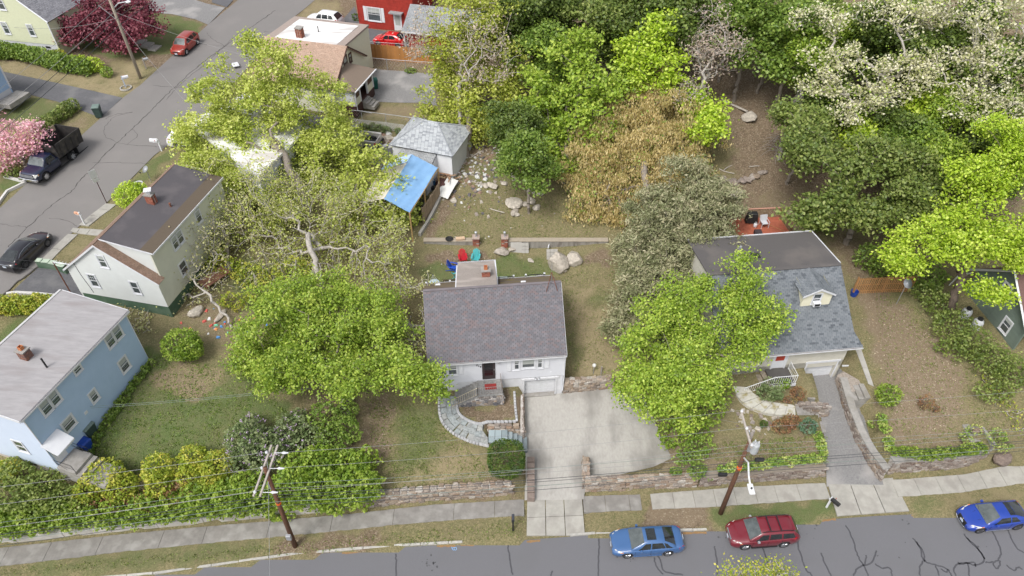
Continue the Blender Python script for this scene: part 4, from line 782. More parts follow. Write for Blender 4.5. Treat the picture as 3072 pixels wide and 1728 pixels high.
part('ridge_cap',strip([rfp(-.15,RD2-.02,0)[:2],rfp(RW+.17,RD2-.02,0)[:2]],.34,ZR2+.035,ZR2-.06),DKR,r3,bevel=.03)
part('roof_edge_trim',MB().slab([rfp(RW+.17,RD2+.1,ZR2+.03),rfp(RW+.17,HD2+.22,8.585),rfp(RW+.17,HD2+.22,8.4),rfp(RW+.17,RD2+.1,ZR2-.16)],.06).slab([rfp(RW+.17,HD2+.26,8.585),rfp(-.15,HD2+.26,8.585),rfp(-.15,HD2+.26,8.4),rfp(RW+.17,HD2+.26,8.4)],.06),WHITE,rh)
gutter(rh,rfp(-.3,e1-.01,ZE2-.29),rfp(RW+.72,e1-.01,ZE2-.29),WHITE)
dx0,dx1,dyf=6.55,8.75,2.35;zd0,zd1,zd2=7.45,8.65,9.2
dl=frame_pt(*rfp(dx0,dyf),6.4);WDm=Wall(rh,*rfp(dx0,dyf),6.4)
YEL=M('pale_yellow_clapboard',(.70,.67,.52),(.66,.63,.48),scale=2,rough=.6)
gp=[(0,zd0),(dx1-dx0,zd0),(dx1-dx0,zd1),((dx1-dx0)/2,zd2),(0,zd1)]
backing(WDm,gp,YEL,name='dormer_wall');siding(WDm,gp,YEL,.12)
for xx in(dx0+.06,dx1):
 p_=rfp(xx,dyf);part('dormer_cheek',MB().slab([rfp(xx,dyf,zd0),rfp(xx,dyf+2.2,zd0+1.4),rfp(xx,dyf+2.2,zd1),rfp(xx,dyf,zd1)],.06),YEL,rh)
window(WDm,.78,7.68,1.38,8.62,blind=.0,casing=.07)
ac=WDm.put('air_conditioner',MB().box(.80,-.38,7.60,1.36,-.04,7.98),WHITE,bevel=.02);part('grille',MB().box(.88,-.385,7.66,1.28,-.381,7.9),BLACK,ac)
hw=(dx1-dx0)/2+.18;xm=(dx0+dx1)/2
for sg in(-1,1):
 a0=rfp(xm,dyf-.2,zd2+.05);a1=rfp(xm,dyf+2.6,zd2+.05);b0=rfp(xm+sg*hw,dyf-.2,zd1-.06);b1=rfp(xm+sg*hw,dyf+2.2,zd1-.06)
 q_=[b0,a0,a1,b1]if sg<0 else[b0,b1,a1,a0];q_=q_[::-1]if sg<0 else q_
 P3=[Vector(p)for p in q_]
 if(P3[1]-P3[0]).cross(P3[2]-P3[1]).z<0:q_=q_[::-1]
 dr_=roofslab(rh,q_,.07,SHB,'dormer_roof')
 if sg>0:shingles(dr_,b0,b1,a1,a0,SHR,tab=.3,parts_=False,jit=1,seed=8)
 else:shingles(dr_,b1,b0,a0,a1,SHR,tab=.3,parts_=False,jit=1,seed=9)
 part('rake_board',MB().slab([rfp(xm,dyf-.22,zd2+.06),rfp(xm+sg*hw,dyf-.22,zd1-.05),rfp(xm+sg*hw,dyf-.22,zd1-.2),rfp(xm,dyf-.22,zd2-.1)][::(-1 if sg>0 else 1)],.03),WHITE,rh)
part('vent_pipe',MB().cyl(*rfp(3.0,6.9),8.6,9.7,.06).cyl(*rfp(3.0,6.9),9.7,9.85,.12),STEEL,rh)
part('skylight',MB().box(-.3,-.3,0,.3,.3,.22),BLACK,rh,loc=(*rfp(4.3,6.6),8.9),rot=R(6.4),bevel=.04)
part('porch_roof',MB().slab([(20.37,46.46,7.20),(24.38,46.90,7.20),(24.14,47.42,7.20),(20.48,46.90,7.20)],.15),DKR,rh)
dk=thing('deck','red brown timber deck with railing behind the cream house','deck');DKM=M('red_deck_stain',(.42,.13,.075),(.34,.10,.06),scale=4,rough=.8,objr=.08);DKL=M('pink_brown_rail_cap',(.50,.27,.20),(.42,.22,.16),rough=.7);DKB=M('brown_baluster_stain',(.24,.13,.07),(.19,.10,.055))
zd_=6.3
da,db,dc,dd_=(23.79,50.83,6.30),(24.12,48.47,6.30),(18.39,47.21,6.30),(17.55,50.35,6.30)
X0,Y0=Vector(dd_[:2]),Vector(da[:2]);
nb=26
for i in range(nb):
 t0,t1=i/nb+.0015,(i+1)/nb-.0015
 L0,L1=Vector(dd_[:2]).lerp(Vector(dc[:2]),t0),Vector(dd_[:2]).lerp(Vector(dc[:2]),t1);R0,R1=Vector(da[:2]).lerp(Vector(db[:2]),t0),Vector(da[:2]).lerp(Vector(db[:2]),t1)
 part('deck_board',MB().hexa([(L1.x,L1.y,zd_-.04),(R1.x,R1.y,zd_-.04),(R0.x,R0.y,zd_-.04),(L0.x,L0.y,zd_-.04),(L1.x,L1.y,zd_),(R1.x,R1.y,zd_),(R0.x,R0.y,zd_),(L0.x,L0.y,zd_)]),DKM,dk)
part('deck_frame',strip([dd_[:2],da[:2],db[:2]],.08,zd_-.045,zd_-.3),DKB,dk)
for p_ in(da,db,dd_):part('post',MB().box(p_[0]-.07,p_[1]-.07,hz(p_[0],p_[1])-.3,p_[0]+.07,p_[1]+.07,zd_-.05),DKB,dk)
railing(dk,[(*dd_[:2],zd_),(*da[:2],zd_),(*db[:2],zd_)],.95,DKB,.14,.02,post=.045,top=.035)
part('rail_cap',strip([dd_[:2],da[:2],db[:2]],.16,zd_+1.01,zd_+.985),DKL,dk)
st2=thing('front_steps','brown stone steps with white iron railing leading to the cream house door','steps')
BST=MIX3('brown_stone_tread',[(.27,.23,.18),(.31,.27,.21),(.24,.205,.165)],bscale=6,bump=.2)
lx0,lx1,sd2,zl2,zb2=3.95,5.7,1.6,3.30,2.35;n2=6;sp_=(zl2-zb2)/n2
cm=MB();cm.box(lx0+.04,-sd2+.05,1.2,lx1-.04,-.02,zl2-.09)
for k in range(n2):x1=lx0-k*.36;cm.box(x1-.34,-sd2+.05,1.2,x1+.03,-.02,zl2-sp_*(k+1)-.08)
part('core',cm,M('brown_stone_core',(.22,.16,.13),(.17,.12,.10),scale=4,bump=.4),st2,loc=WF2.loc,rot=WF2.rz)
part('landing',MB().box(lx0,-sd2,zl2-.09,lx1,-.03,zl2),M('dark_landing_mat',(.09,.085,.08),rough=.9),st2,loc=WF2.loc,rot=WF2.rz,bevel=.01)
part('landing_fascia',MB().box(lx0,-sd2-.05,zl2-.26,lx1+.05,-sd2-.003,zl2+.02),WHITE,st2,loc=WF2.loc,rot=WF2.rz,bevel=.01)
for k in range(n2):x1=lx0-k*.36;part('tread',MB().box(x1-.37,-sd2,zl2-sp_*(k+1)-.08,x1-.004,-.03,zl2-sp_*(k+1)),BST,st2,loc=WF2.loc,rot=WF2.rz,bevel=.012)
WIR=M('white_painted_iron',(.72,.73,.74),rough=.5)
railing(st2,[rfp(lx0-.36*n2+.05,-sd2+.05,zb2),rfp(lx0,-sd2+.05,zl2),rfp(lx1,-sd2+.05,zl2),rfp(lx1,-.2,zl2)],.85,WIR,.16,.014,post=.02,top=.026)
# -------- white cape with the dark shed dormer (left of centre)
SIDC=M('white_aluminium_siding',(.61,.63,.615),(.57,.585,.57),scale=1.2,rough=.5);GRN=M('dark_green_foundation',(.075,.13,.085),(.06,.11,.07),scale=2,rough=.8,c3=(.12,.17,.12))
SIDC2=M('cream_aluminium_siding',(.62,.62,.52),(.57,.57,.48),scale=1.2,rough=.5)
cp=thing('house','white clapboard gabled house with flat dark dormer roof and red brick chimney','house')
cfp=frame_pt(-34.4,41.4,-12.5);WG=Wall(cp,-34.4,41.4,-12.5);CWd,CL=7.75,10.6;z0c,zec,zac=5.95,8.68,11.6
gp=[(0,z0c),(CWd,z0c),(CWd,zec),(CWd/2-.15,zac-.12),(0,zec)]
backing(WG,gp,SIDC);siding(WG,gp,SIDC,.21,proud=.03);WG.put('foundation',MB().box(.03,.02,3.8,CWd-.03,.3,z0c),GRN)
window(WG,3.42,9.35,3.98,10.45,blind=.4);window(WG,1.62,7.0,2.22,8.2,panes='grid',blind=0);window(WG,5.25,7.0,5.85,8.15,blind=0)
WC=Wall(cp,*cfp(CWd,0),77.5);backing(WC,[(0,z0c),(CL,z0c),(CL,10.75),(.55,10.75),(.55,zec),(0,zec)],SIDC2);siding(WC,[(0,z0c),(CL,z0c),(CL,8.6),(0,8.6)],SIDC2,.2);siding(WC,[(.55,8.6),(CL,8.6),(CL,10.75),(.55,10.75)],SIDC2,.2)
WC.put('foundation',MB().box(.03,.02,3.8,CL,.3,z0c),GRN)
window(WC,2.9,9.35,3.5,10.4);window(WC,3.6,9.35,4.2,10.4);window(WC,6.3,9.35,6.9,10.4);window(WC,2.6,6.9,3.4,8.0,blind=0);window(WC,7.0,6.9,7.9,8.0)
WCl=Wall(cp,*cfp(0,CL),257.5);backing(WCl,[(0,5),(CL,5),(CL,zec),(0,zec)],SIDC);backing(Wall(cp,*cfp(CWd,CL),167.5),[(0,4),(CWd,4),(CWd,zec),(CWd/2+.15,zac-.1),(0,zec)],SIDC)
RBR=MIX3('brown_strip_shingle',[(.20,.13,.095),(.24,.165,.125),(.17,.115,.085)],bscale=18,bump=.1)
xm=CWd/2-.15;sl3=(zac-zec)/xm
roofslab(cp,[cfp(-.3,CL+.15,zec-.3*sl3),cfp(-.3,-.18,zec-.3*sl3),cfp(xm,-.18,zac),cfp(xm,CL+.15,zac)],.12,RBR)
sl4=(zac-zec)/(CWd-xm);q_=[cfp(CWd+.25,-.18,zec-.25*sl4),cfp(CWd+.25,.62,zec-.25*sl4),cfp(xm,.62,zac),cfp(xm,-.18,zac)]
r9=roofslab(cp,q_,.1,SHB);shingles(r9,q_[0],q_[1],q_[2],q_[3],RBR,tab=.3,parts_=False)
DRK=M('dark_flat_roofing',(.092,.085,.092),(.075,.07,.076),scale=24,rough=.85,c3=(.11,.10,.105),s3=.6);DRB=M('brown_flat_roofing',(.12,.095,.07),(.095,.075,.055),scale=20,rough=.95)
for k in range(4):
 x0_,x1_=xm+.02+k*(CWd+.2-xm)/4,xm+.02+(k+1)*(CWd+.2-xm)/4+.04;zf_=lambda x:zac+.02-(x-xm)*.165+.005*k
 part('roofing_strip',MB().slab([cfp(x0_,.5,zf_(x0_)),cfp(x1_,.5,zf_(x1_)),cfp(x1_,CL+.15,zf_(x1_)),cfp(x0_,CL+.15,zf_(x0_))],.03),DRK if k<3 else DRB,cp)
part('dormer_cheek',MB().slab([cfp(xm+.1,.62,zac-.05),cfp(CWd-.0,.62,zec-.0),cfp(CWd-.0,.62,10.88),cfp(xm+.1,.62,zac-.02)],.1),SIDC,cp)
part('roof_edge_trim',MB().slab([cfp(xm,.49,zac+.06),cfp(CWd+.22,.49,10.99),cfp(CWd+.22,.49,10.86),cfp(xm,.49,zac-.06)][::-1],.03).slab([cfp(CWd+.24,.5,10.98),cfp(CWd+.24,CL+.15,10.98),cfp(CWd+.24,CL+.15,10.84),cfp(CWd+.24,.5,10.84)],.04),WHITE,cp)
part('ridge_cap',strip([cfp(xm-.06,-.18),cfp(xm-.06,CL+.15)],.2,zac+.05,zac-.1),RBR,cp)
chimney(cp,*(-28.46,45.91,11.30)[:2],11.2,12.2,.62,.5,R(-12),flue=False)
part('chimney_cowl',MB().box(-.12,-.12,12.28,.12,.12,12.55).box(-.28,-.28,12.62,.28,.28,12.67),WHITE,cp,loc=(*(-28.46,45.91,11.30)[:2],0),rot=.3)
part('vent_pipe',MB().cyl(*(-27.01,45.69,11.10)[:2],10.9,11.55,.08),RUST,cp)
part('service_cable',MB().tube([cfp(.9,-.03,9.4),cfp(1.0,-.03,8.0),cfp(1.25,-.03,6.6),cfp(1.3,-.04,6.2)],.02,5).box(0,0,0,.01,.01,.01),BLACK,cp)
part('rake_board',MB().slab([cfp(-.3,-.2,zec-.3*sl3),cfp(xm,-.2,zac),cfp(xm,-.2,zac-.17),cfp(-.3,-.2,zec-.3*sl3-.17)][::-1],.03).slab([cfp(xm,-.2,zac),cfp(CWd+.25,-.2,zec-.25*sl4),cfp(CWd+.25,-.2,zec-.25*sl4-.17),cfp(xm,-.2,zac-.17)][::-1],.03),WHITE,cp)
# -------- blue two-storey house, lower left
SIDB=M('pale_blue_vinyl_siding',(.40,.52,.68),(.365,.485,.64),scale=1.2,rough=.5)
SIDB2=M('pale_blue_front_siding',(.50,.57,.68),(.47,.54,.65),scale=1.2,rough=.5)
bh_=thing('house','pale blue two-storey house with grey low roof, white awning and steps at its corner','house')
bf=frame_pt(-30.05,26.5,73.5);WBs=Wall(bh_,-30.05,26.5,73.5);BL,BD,zb0,zb1,zb2_=9.5,8.2,3.7,9.42,9.95
backing(WBs,[(0,zb0),(BL,zb0),(BL,zb1),(0,zb1)],SIDB);siding(WBs,[(0,zb0),(BL,zb0),(BL,zb1-.03),(0,zb1-.03)],SIDB,.2,proud=.036)
WBs.put('foundation',MB().box(0,.02,2.2,BL,.3,zb0),CONC)
for w_ in((7.22,8.1,7.86,9.15),(7.98,8.1,8.62,9.15),(1.2,8.1,1.86,9.12),(1.98,8.1,2.6,9.12),(7.2,5.48,7.92,6.58),(1.66,5.7,2.52,6.58),(4.22,5.7,4.76,6.6)):window(WBs,w_[0],w_[1],w_[2],w_[3],casing=.1,blind=.5)
window(WBs,4.25,8.65,4.8,9.12,casing=.09,blind=.3)
WBs.put('dryer_vent',MB().box(3.3,-.06,5.5,3.55,-.02,5.75),WHITE)
dB=WBs.put('side_door',MB().box(.1,-.05,4.28,.95,-.003,6.2),WHITE);part('door_panel',MB().box(.2,-.06,4.4,.85,-.05,5.2),WHITE,dB);part('handle',MB().box(.2,-.1,5.2,.23,-.06,5.3),STEEL,dB)
aw=WBs.put('awning',MB().hexa([(-.15,-1.05,5.95),(1.3,-1.05,5.95),(1.3,-.03,6.55),(-.15,-.03,6.55),(-.15,-1.05,6.0),(1.3,-1.05,6.0),(1.3,-.03,6.62),(-.15,-.03,6.62)]),WHITE)
mb=MB()
for k in range(15):mb.box(-.15+k*.0967,-1.07,5.84-.03*(k%2),-.15+(k+1)*.0967-.004,-1.052,5.99)
for k in range(9):mb.hexa([(1.302,-1.05+k*.11,5.87),(1.32,-1.05+k*.11,5.87),(1.32,-.95+k*.11,5.9),(1.302,-.95+k*.11,5.9),(1.302,-1.05+k*.11,6.0+k*.065),(1.32,-1.05+k*.11,6.0+k*.065),(1.32,-.95+k*.11,6.06+k*.065),(1.302,-.95+k*.11,6.06+k*.065)])
part('valance',mb,WHITE,aw)
WBf=Wall(bh_,*bf(0,BD),343.5)
zl0=8.6
ep=[(0,zb0-.25),(BD,zb0-.25),(BD,zb1),(3.0,zb2_),(0,7.6)]
backing(WBf,ep,SIDB2);siding(WBf,[(0,zb0),(BD,zb0),(BD,zb1-.04),(3.0,zb2_-.04),(0,7.5)],SIDB2,.14,proud=.03)
WBf.put('foundation',MB().box(0,.02,2.2,BD,.3,zb0-.25).box(5.3,.0,3.2,6.0,.019,3.42,1),[M('beige_foundation',(.50,.46,.41),(.42,.385,.345),scale=3,bump=.2),BLACK])
window(WBf,5.62,5.0,6.32,6.1,casing=.1,blind=0)
backing(Wall(bh_,*bf(BL,0),163.5),[(0,3),(BD,3),(BD,7.6),(BD-3,zb2_),(0,zb1)][::1],SIDB);backing(Wall(bh_,*bf(BL,BD),253.5),[(0,3),(BL,3),(BL,7.6),(0,7.6)],SIDB)
BRF=M('silver_rolled_roofing',(.34,.328,.333),(.28,.27,.275),scale=2.5,detail=8,rough=.8,c3=(.26,.24,.24),s3=.8,stretch=(.35,1.6,1))
nS=5
for k in range(nS):
 x0_,x1_=-.2+k*(5.4)/nS,-.2+(k+1)*5.4/nS+(.04 if k<nS-1 else 0);zf_=lambda y:zb1+.06+(y+.2)*.1+.005*(nS-k)
 part('roofing_strip',MB().slab([bf(-.25,x1_,zf_(x1_)),bf(-.25,x0_,zf_(x0_)),bf(BL+.2,x0_,zf_(x0_)),bf(BL+.2,x1_,zf_(x1_))][::1],.03),BRF,bh_)
zr_=zb1+.06+5.4*.1
roofslab(bh_,[bf(-.25,BD+.3,7.45),bf(-.25,5.25,zr_),bf(BL+.2,5.25,zr_),bf(BL+.2,BD+.3,7.45)][::1],.1,SHB)
part('roof_edge_trim',MB().slab([bf(-.27,5.2,zr_),bf(-.27,-.2,zb1+.09),bf(-.27,-.2,zb1-.1),bf(-.27,5.2,zr_-.2)],.04).slab([bf(BL+.22,5.2,zr_+.02),bf(BL+.22,-.2,zb1+.09),bf(BL+.22,-.2,zb1-.1),bf(BL+.22,5.2,zr_-.2)][::-1],.04),WHITE,bh_)
part('ridge_board',strip([bf(-.25,5.28),bf(BL+.2,5.28)],.16,zr_+.06,zr_-.05),M('grey_ridge_metal',(.5,.5,.5)),bh_)
gutter(bh_,bf(-.25,-.2,zb1+.05),bf(BL+.2,-.2,zb1+.05),WHITE)
for a_,l_ in(((-.02,-.05),'l'),((BL-.02,-.05),'r')):downspout(bh_,[bf(a_[0],-.2,zb1-.05),bf(a_[0],-.05,zb1-.3),bf(a_[0],-.05,zb0-.2)],WHITE,.05)
chimney(bh_,*(-31.77,31.09,9.90)[:2],9.8,10.5,.6,.55,R(-16),flue=True,mat=MIX3('sooty_brick',[(.16,.10,.09),(.25,.12,.08),(.12,.09,.09)]))
part('vent_pipe',MB().cyl(*(-30.19,30.36,9.75)[:2],9.6,10.5,.06),BLACK,bh_)
cs=thing('concrete_steps','small grey concrete steps with black handrails at the blue house corner door','steps')
for i,(x0_,x1_,y0_,zt_)in enumerate(((-.15,1.45,-1.5,4.22),(-.15,1.45,-1.85,4.0),(-.15,1.45,-2.2,3.78))):
 part('step',MB().box(x0_,y0_,2.9,x1_,-.03 if i==0 else y0_+.346,zt_),CONC,cs,loc=WBs.loc,rot=WBs.rz,bevel=.015)
part('path_slab',MB().box(-.2,-3.6,3.2,1.4,-2.21,3.62),CONC,cs,loc=WBs.loc,rot=WBs.rz,bevel=.01)
for xx in(-.08,1.38):part('handrail',MB().tube([bf(xx,-.1,5.05),bf(xx,-1.45,4.95),bf(xx,-1.5,4.22)],.018,5).tube([bf(xx,-.1,4.6),bf(xx,-1.45,4.5)],.012,4).tube([bf(xx,-.8,4.22),bf(xx,-.1,4.9)],.01,4),BLACK,cs)
# -------- small cream house with tan roof and porch (top, left of centre)
CT=thing('house','small cream house with tan shingle roof, white flat rear roof and hipped side porch','house');SIDY=M('pale_cream_siding',(.66,.65,.52),(.62,.61,.48),rough=.6);TRB=M('dark_brown_trim',(.07,.035,.03),rough=.6)
tf=frame_pt(-26.9,69.6,-15.0);WT=Wall(CT,-26.9,69.6,-15)
TW,TDp,zt0,zte,ztr=8.9,7.6,7.2,10.35,13.0
backing(WT,[(0,zt0),(TW,zt0),(TW,zte),(0,zte)],SIDY);siding(WT,[(0,zt0),(TW,zt0),(TW,zte),(0,zte)],SIDY,.15)
WTg=Wall(CT,*tf(TW,0),75);tg=[(0,zt0),(TDp,zt0),(TDp,zte),(TDp/2,ztr-.1),(0,zte)];backing(WTg,tg,SIDY);siding(WTg,tg,SIDY,.15)
backing(Wall(CT,*tf(0,TDp),255),[(0,zt0),(TDp,zt0),(TDp,zte),(TDp/2,ztr-.1),(0,zte)],SIDY)
for w_ in((3.05,10.6,3.75,12.0),(4.35,11.0,4.8,11.8)):window(WTg,*w_[:2],w_[2],w_[3],casing=.12,mat=TRB)
TAN=MIX3('tan_asphalt_shingle',[(.36,.25,.19),(.40,.285,.22),(.33,.235,.18)],bscale=10,bump=.1)
q_=[tf(-.3,-.35,zte-.24),tf(TW+.3,-.35,zte-.24),tf(TW+.3,TDp/2,ztr),tf(-.3,TDp/2,ztr)];rt=roofslab(CT,q_,.12,TAN);shingles(rt,*q_,TAN,tab=.5,course=.2,parts_=False)
roofslab(CT,[tf(TW+.3,TDp+.3,zte-.2),tf(TW-2.2,TDp+.3,zte-.2),tf(TW-2.2,TDp/2,ztr-.004),tf(TW+.3,TDp/2,ztr-.004)],.12,TAN)
WFR=M('white_coated_flat_roof',(.78,.78,.78),(.66,.65,.63),scale=1.2,rough=.6,c3=(.50,.47,.45),s3=.5,stretch=(.5,2,1));BRD=M('taupe_roof_border',(.34,.28,.25),(.29,.24,.21),rough=.9)
wx0,wx1,wy1,wz=-.2,TW-.1,TDp+2.6,ztr-.05
roofslab(CT,[tf(wx0,TDp/2+.02,wz),tf(wx1,TDp/2+.02,wz),tf(wx1,wy1,wz-.3),tf(wx0,wy1,wz-.3)],.2,BRD)
part('roof_membrane',MB().slab([tf(wx0+1.0,TDp/2+.1,wz+.012),tf(wx1-.9,TDp/2+.1,wz+.012),tf(wx1-.9,wy1-.7,wz-.22),tf(wx0+1.0,wy1-.7,wz-.22)],.006),WFR,CT)
wr=Wall(CT,*tf(wx1-.1,TDp/2),75);backing(wr,[(0,zt0),(wy1-TDp/2-.1,zt0),(wy1-TDp/2-.1,wz-.42),(0,wz-.2)],SIDY);siding(wr,[(1.2,zt0),(wy1-TDp/2-.1,zt0),(wy1-TDp/2-.1,wz-.42),(1.2,wz-.25)],SIDY,.15)
chimney(CT,*(-22.38,73.37,12.90)[:2],12.8,13.9,.7,.6,R(-15),flue=False);part('vent_pipe',MB().cyl(*(-20.77,74.79,12.90)[:2],12.7,13.5,.05),BLACK,CT)
for s_,e_ in(((TW+.32,TDp/2,ztr),(TW+.32,-.35,zte-.24)),((TW+.32,TDp/2,ztr),(TW+.32,TDp+.3,zte-.2))):
 part('rake_board',MB().tube([tf(*s_),tf(*e_)],.07,4),TRB,CT)
pf=frame_pt(*tf(TW,.35),75);pl,pd=4.6,2.1
pc=Wall(CT,*tf(TW,.35),75);z_e,z_p,pz=10.1,11.25,8.2
mb=MB();E_=[(-.35,-pd-.3,z_e),(pl+.35,-pd-.3,z_e),(pl+.35,.05,z_e),(-.35,.05,z_e)];P1_,P2_=(1.5,-.02,z_p),(pl-1.2,-.02,z_p)
mb.add([E_[0],E_[1],E_[2],E_[3],P1_,P2_]+[(a,b,c_-.08)for a,b,c_ in E_],[(0,1,5,4),(1,2,5),(3,0,4),(6,7,1,0),(7,8,2,1),(9,6,0,3),(6,9,8,7)])
pc.put('porch_roof',mb,M('taupe_porch_shingle',(.24,.185,.145),(.19,.15,.12),scale=14,rough=.95,bump=.2))
pc.put('porch_floor',MB().box(0,-pd,zt0-.2,pl,0,pz),TRB)
for a_ in((0,-pd,.12,0,9.98),(.12,-pd,1.25,-pd+.12,8.95),(3.2,-pd,pl,-pd+.12,8.95),(pl-.12,-pd+.12,pl,0,9.98)):pc.put('porch_wall',MB().box(a_[0],a_[1],pz,a_[2],a_[3],a_[4]),SIDY)
[pc.put('porch_screen',MB().box(a_,-pd+.05,8.95,b_,-pd+.09,9.95),M('brown_screen',(.12,.075,.05),rough=.8))for a_,b_ in((.1,1.25),(3.2,pl-.1))];pc.put('porch_side_panel',MB().box(-.03,-pd+.25,8.7,-.005,-.2,9.85),WHITE)
for xx in(.0,1.15,2.95,pl-.2):pc.put('porch_post',MB().box(xx,-pd-.04,pz,xx+.2,-pd+.14,9.99),WHITE)
pc.put('porch_door',MB().box(1.6,-pd+.9,pz,2.6,-pd+.95,9.9),M('teal_door',(.02,.10,.11),rough=.5))
for k in range(4):pc.put('step',MB().box(1.5,-pd-.32*(k+1),7.2,2.8,-pd-.32*k-.003,pz-.16*(k+1)),CONC)
pc.put('porch_gutter',MB().box(-.4,-pd-.42,z_e-.1,pl+.4,-pd-.3,z_e),WHITE)
downspout(CT,[pf(-.05,-pd-.3,z_e-.1),pf(-.05,-pd-.12,9.7),pf(-.05,-pd-.12,7.8),pf(.1,-pd-1.6,7.65)],WHITE)
# -------- red house and its garage (top)
RDM=M('barn_red_shakes',(.34,.035,.025),(.28,.03,.02),scale=3,rough=.8,island=.10)
RHs=thing('house','barn red house with white window and white door beside a dark driveway','house')
WRd=Wall(RHs,-18.9,87.3,-17.0);backing(WRd,[(0,7.5),(7.4,7.5),(7.4,15),(0,15)],RDM)
mb=MB();z=8.0;r_=0;rr=random.Random(2)
while z<14.8:
 x=0
 while x<7.39:
  b=min(x+rr.uniform(.2,.34),7.4);mb.hexa([(x+.004,-.03,z),(b-.004,-.03,z),(b-.004,-.002,z),(x+.004,-.002,z),(x+.004,-.006,z+.3),(b-.004,-.006,z+.3),(b-.004,-.002,z+.3),(x+.004,-.002,z+.3)]);x=b
 z+=.3
WRd.put('siding',mb,RDM)
window(WRd,1.3,9.2,2.95,10.75,panes='grid',casing=.1,blind=.5);shutter(WRd,.75,9.1,1.15,10.85,WHITE);shutter(WRd,3.1,9.1,3.5,10.85,WHITE);window(WRd,1.6,12.6,3.4,14.0,casing=.1)
dd2=WRd.put('front_door',MB().box(4.7,-.06,8.2,5.75,-.003,10.4),WHITE);part('door_panel',MB().box(4.9,-.07,9.0,5.55,-.06,10.2),CURT,dd2)
WRd.put('corner_board',MB().box(-.06,-.05,7.9,.06,-.003,15),RDM);backing(Wall(RHs,-18.9+.0,87.3,73).__class__(RHs,-16.56,94.95,253),[(0,7.5),(8,7.5),(8,15),(0,15)],RDM);backing(Wall(RHs,-11.82,85.14,73),[(0,7.5),(8,7.5),(8,15),(0,15)],RDM)
roofslab(RHs,[(-19.3,87.0,15.0),(-11.5,84.7,15.0),(-9.1,92.6,15.6),(-16.9,95.0,15.6)],.2,SHB);WRd.put('door_hood',MB().box(4.4,-.7,10.55,6.1,-.003,10.7),M('grey_hood',(.3,.3,.31)))
RG=thing('garage','red garage with grey shingle roof half hidden behind the yellow green tree','garage')
WRg=Wall(RG,-12.1,80.85,-14.0);backing(WRg,[(0,7.2),(9.2,7.2),(9.2,10.55),(0,10.55)],RDM);backing(Wall(RG,-12.1+9.2*.97,80.85-9.2*.242,76),[(0,7),(5,7),(5,10.5),(0,10.5)],RDM)
q_=[(-12.75,80.55,10.5),(-2.9,78.1,10.5),(-2.2,81.2,12.4),(-11.9,83.6,12.4)];rg_=roofslab(RG,q_,.12,SHB);GRR=MIX3('grey_far_shingle',[(.24,.25,.26),(.29,.30,.31),(.20,.21,.22)]);shingles(rg_,*q_,GRR,tab=.5,course=.22,parts_=False)
roofslab(RG,[(-2.2,81.2,12.4),(-1.5,84.3,10.5),(-11.1,86.7,10.5),(-11.9,83.6,12.4)],.12,GRR)
gutter(RG,q_[0],q_[1],WHITE,.14,.14);downspout(RG,[(-12.5,80.5,10.4),(-12.5,80.6,8.1)],WHITE,.08)
# -------- hipped white garage with lean-to, and the tarp canopy
GS=MIX3('silver_grey_shingle',[(.36,.38,.40),(.42,.44,.46),(.25,.265,.285),(.39,.41,.43),(.44,.46,.475)],bscale=2,bump=0,nz=.3);GSD=MIX3('worn_grey_shingle',[(.27,.28,.285),(.33,.34,.345),(.22,.225,.23)],bscale=14,bump=.1)
gg=thing('garage','white garage with hipped silver grey shingle roof beside the blue tarp','garage')
gf_=frame_pt(-11.45,59.15,-18.5);WG2=Wall(gg,-11.45,59.15,-18.5);gw,gd_,gz0,gze,gzr=6.1,5.2,5.6,8.7,10.15
GWH=M('white_block_wall',(.68,.69,.71),(.62,.63,.65),scale=1.5,rough=.7)
for W_,L__ in((WG2,gw),(Wall(gg,*gf_(gw,0),71.5),gd_),(Wall(gg,*gf_(gw,gd_),161.5),gw),(Wall(gg,*gf_(0,gd_),251.5),gd_)):
 backing(W_,[(0,gz0),(L__,gz0),(L__,gze),(0,gze)],GWH);siding(W_,[(0,gz0+.3),(L__,gz0+.3),(L__,gze-.03),(0,gze-.03)],GWH,.2,proud=.016)
o_=.22;r1_,r2_=gf_(2.35,gd_/2,gzr),gf_(gw-2.35,gd_/2,gzr);c0,c1,c2,c3_=gf_(-o_,-o_,gze-.08),gf_(gw+o_,-o_,gze-.08),gf_(gw+o_,gd_+o_,gze-.08),gf_(-o_,gd_+o_,gze-.08)
for a,b,c_,d in((c0,c1,r2_,r1_),(c2,c3_,r1_,r2_)):
 s_=roofslab(gg,[a,b,c_,d],.08,SHB);shingles(s_,a,b,c_,d,GS,tab=.36,course=.17,parts_=False,jit=1)
for a,b,c_ in((c1,c2,r2_),(c3_,c0,r1_)):
 s_=roofslab(gg,[a,b,c_],.08,SHB);shingles(s_,a,b,c_,c_,GS,tab=.36,course=.17,parts_=False,jit=1)
for a,b in((c0,r1_),(c1,r2_),(c2,r2_),(c3_,r1_),(r1_,r2_)):part('hip_cap',MB().tube([(a[0],a[1],a[2]+.03),(b[0],b[1],b[2]+.03)],.07,5),GS,gg)
ln_=[gf_(1.0,-.05,8.45),gf_(.9,-2.7,7.25),gf_(4.5,-2.7,7.25),gf_(4.6,-.05,8.45)];q_=[ln_[1],ln_[2],ln_[3],ln_[0]]
lr=roofslab(gg,q_,.08,SHB,'lean_to_roof');shingles(lr,*q_,GSD,tab=.36,course=.15,parts_=False)
WLn=Wall(gg,*gf_(.95,-2.6),-18.5);backing(WLn,[(0,5.4),(3.5,5.4),(3.5,7.2),(0,7.2)],GWH,name='lean_to_wall');WL2=Wall(gg,*gf_(4.5,-2.6),71.5);backing(WL2,[(0,5.4),(2.6,5.4),(2.6,8.3),(0,7.2)],GWH,name='lean_to_wall')
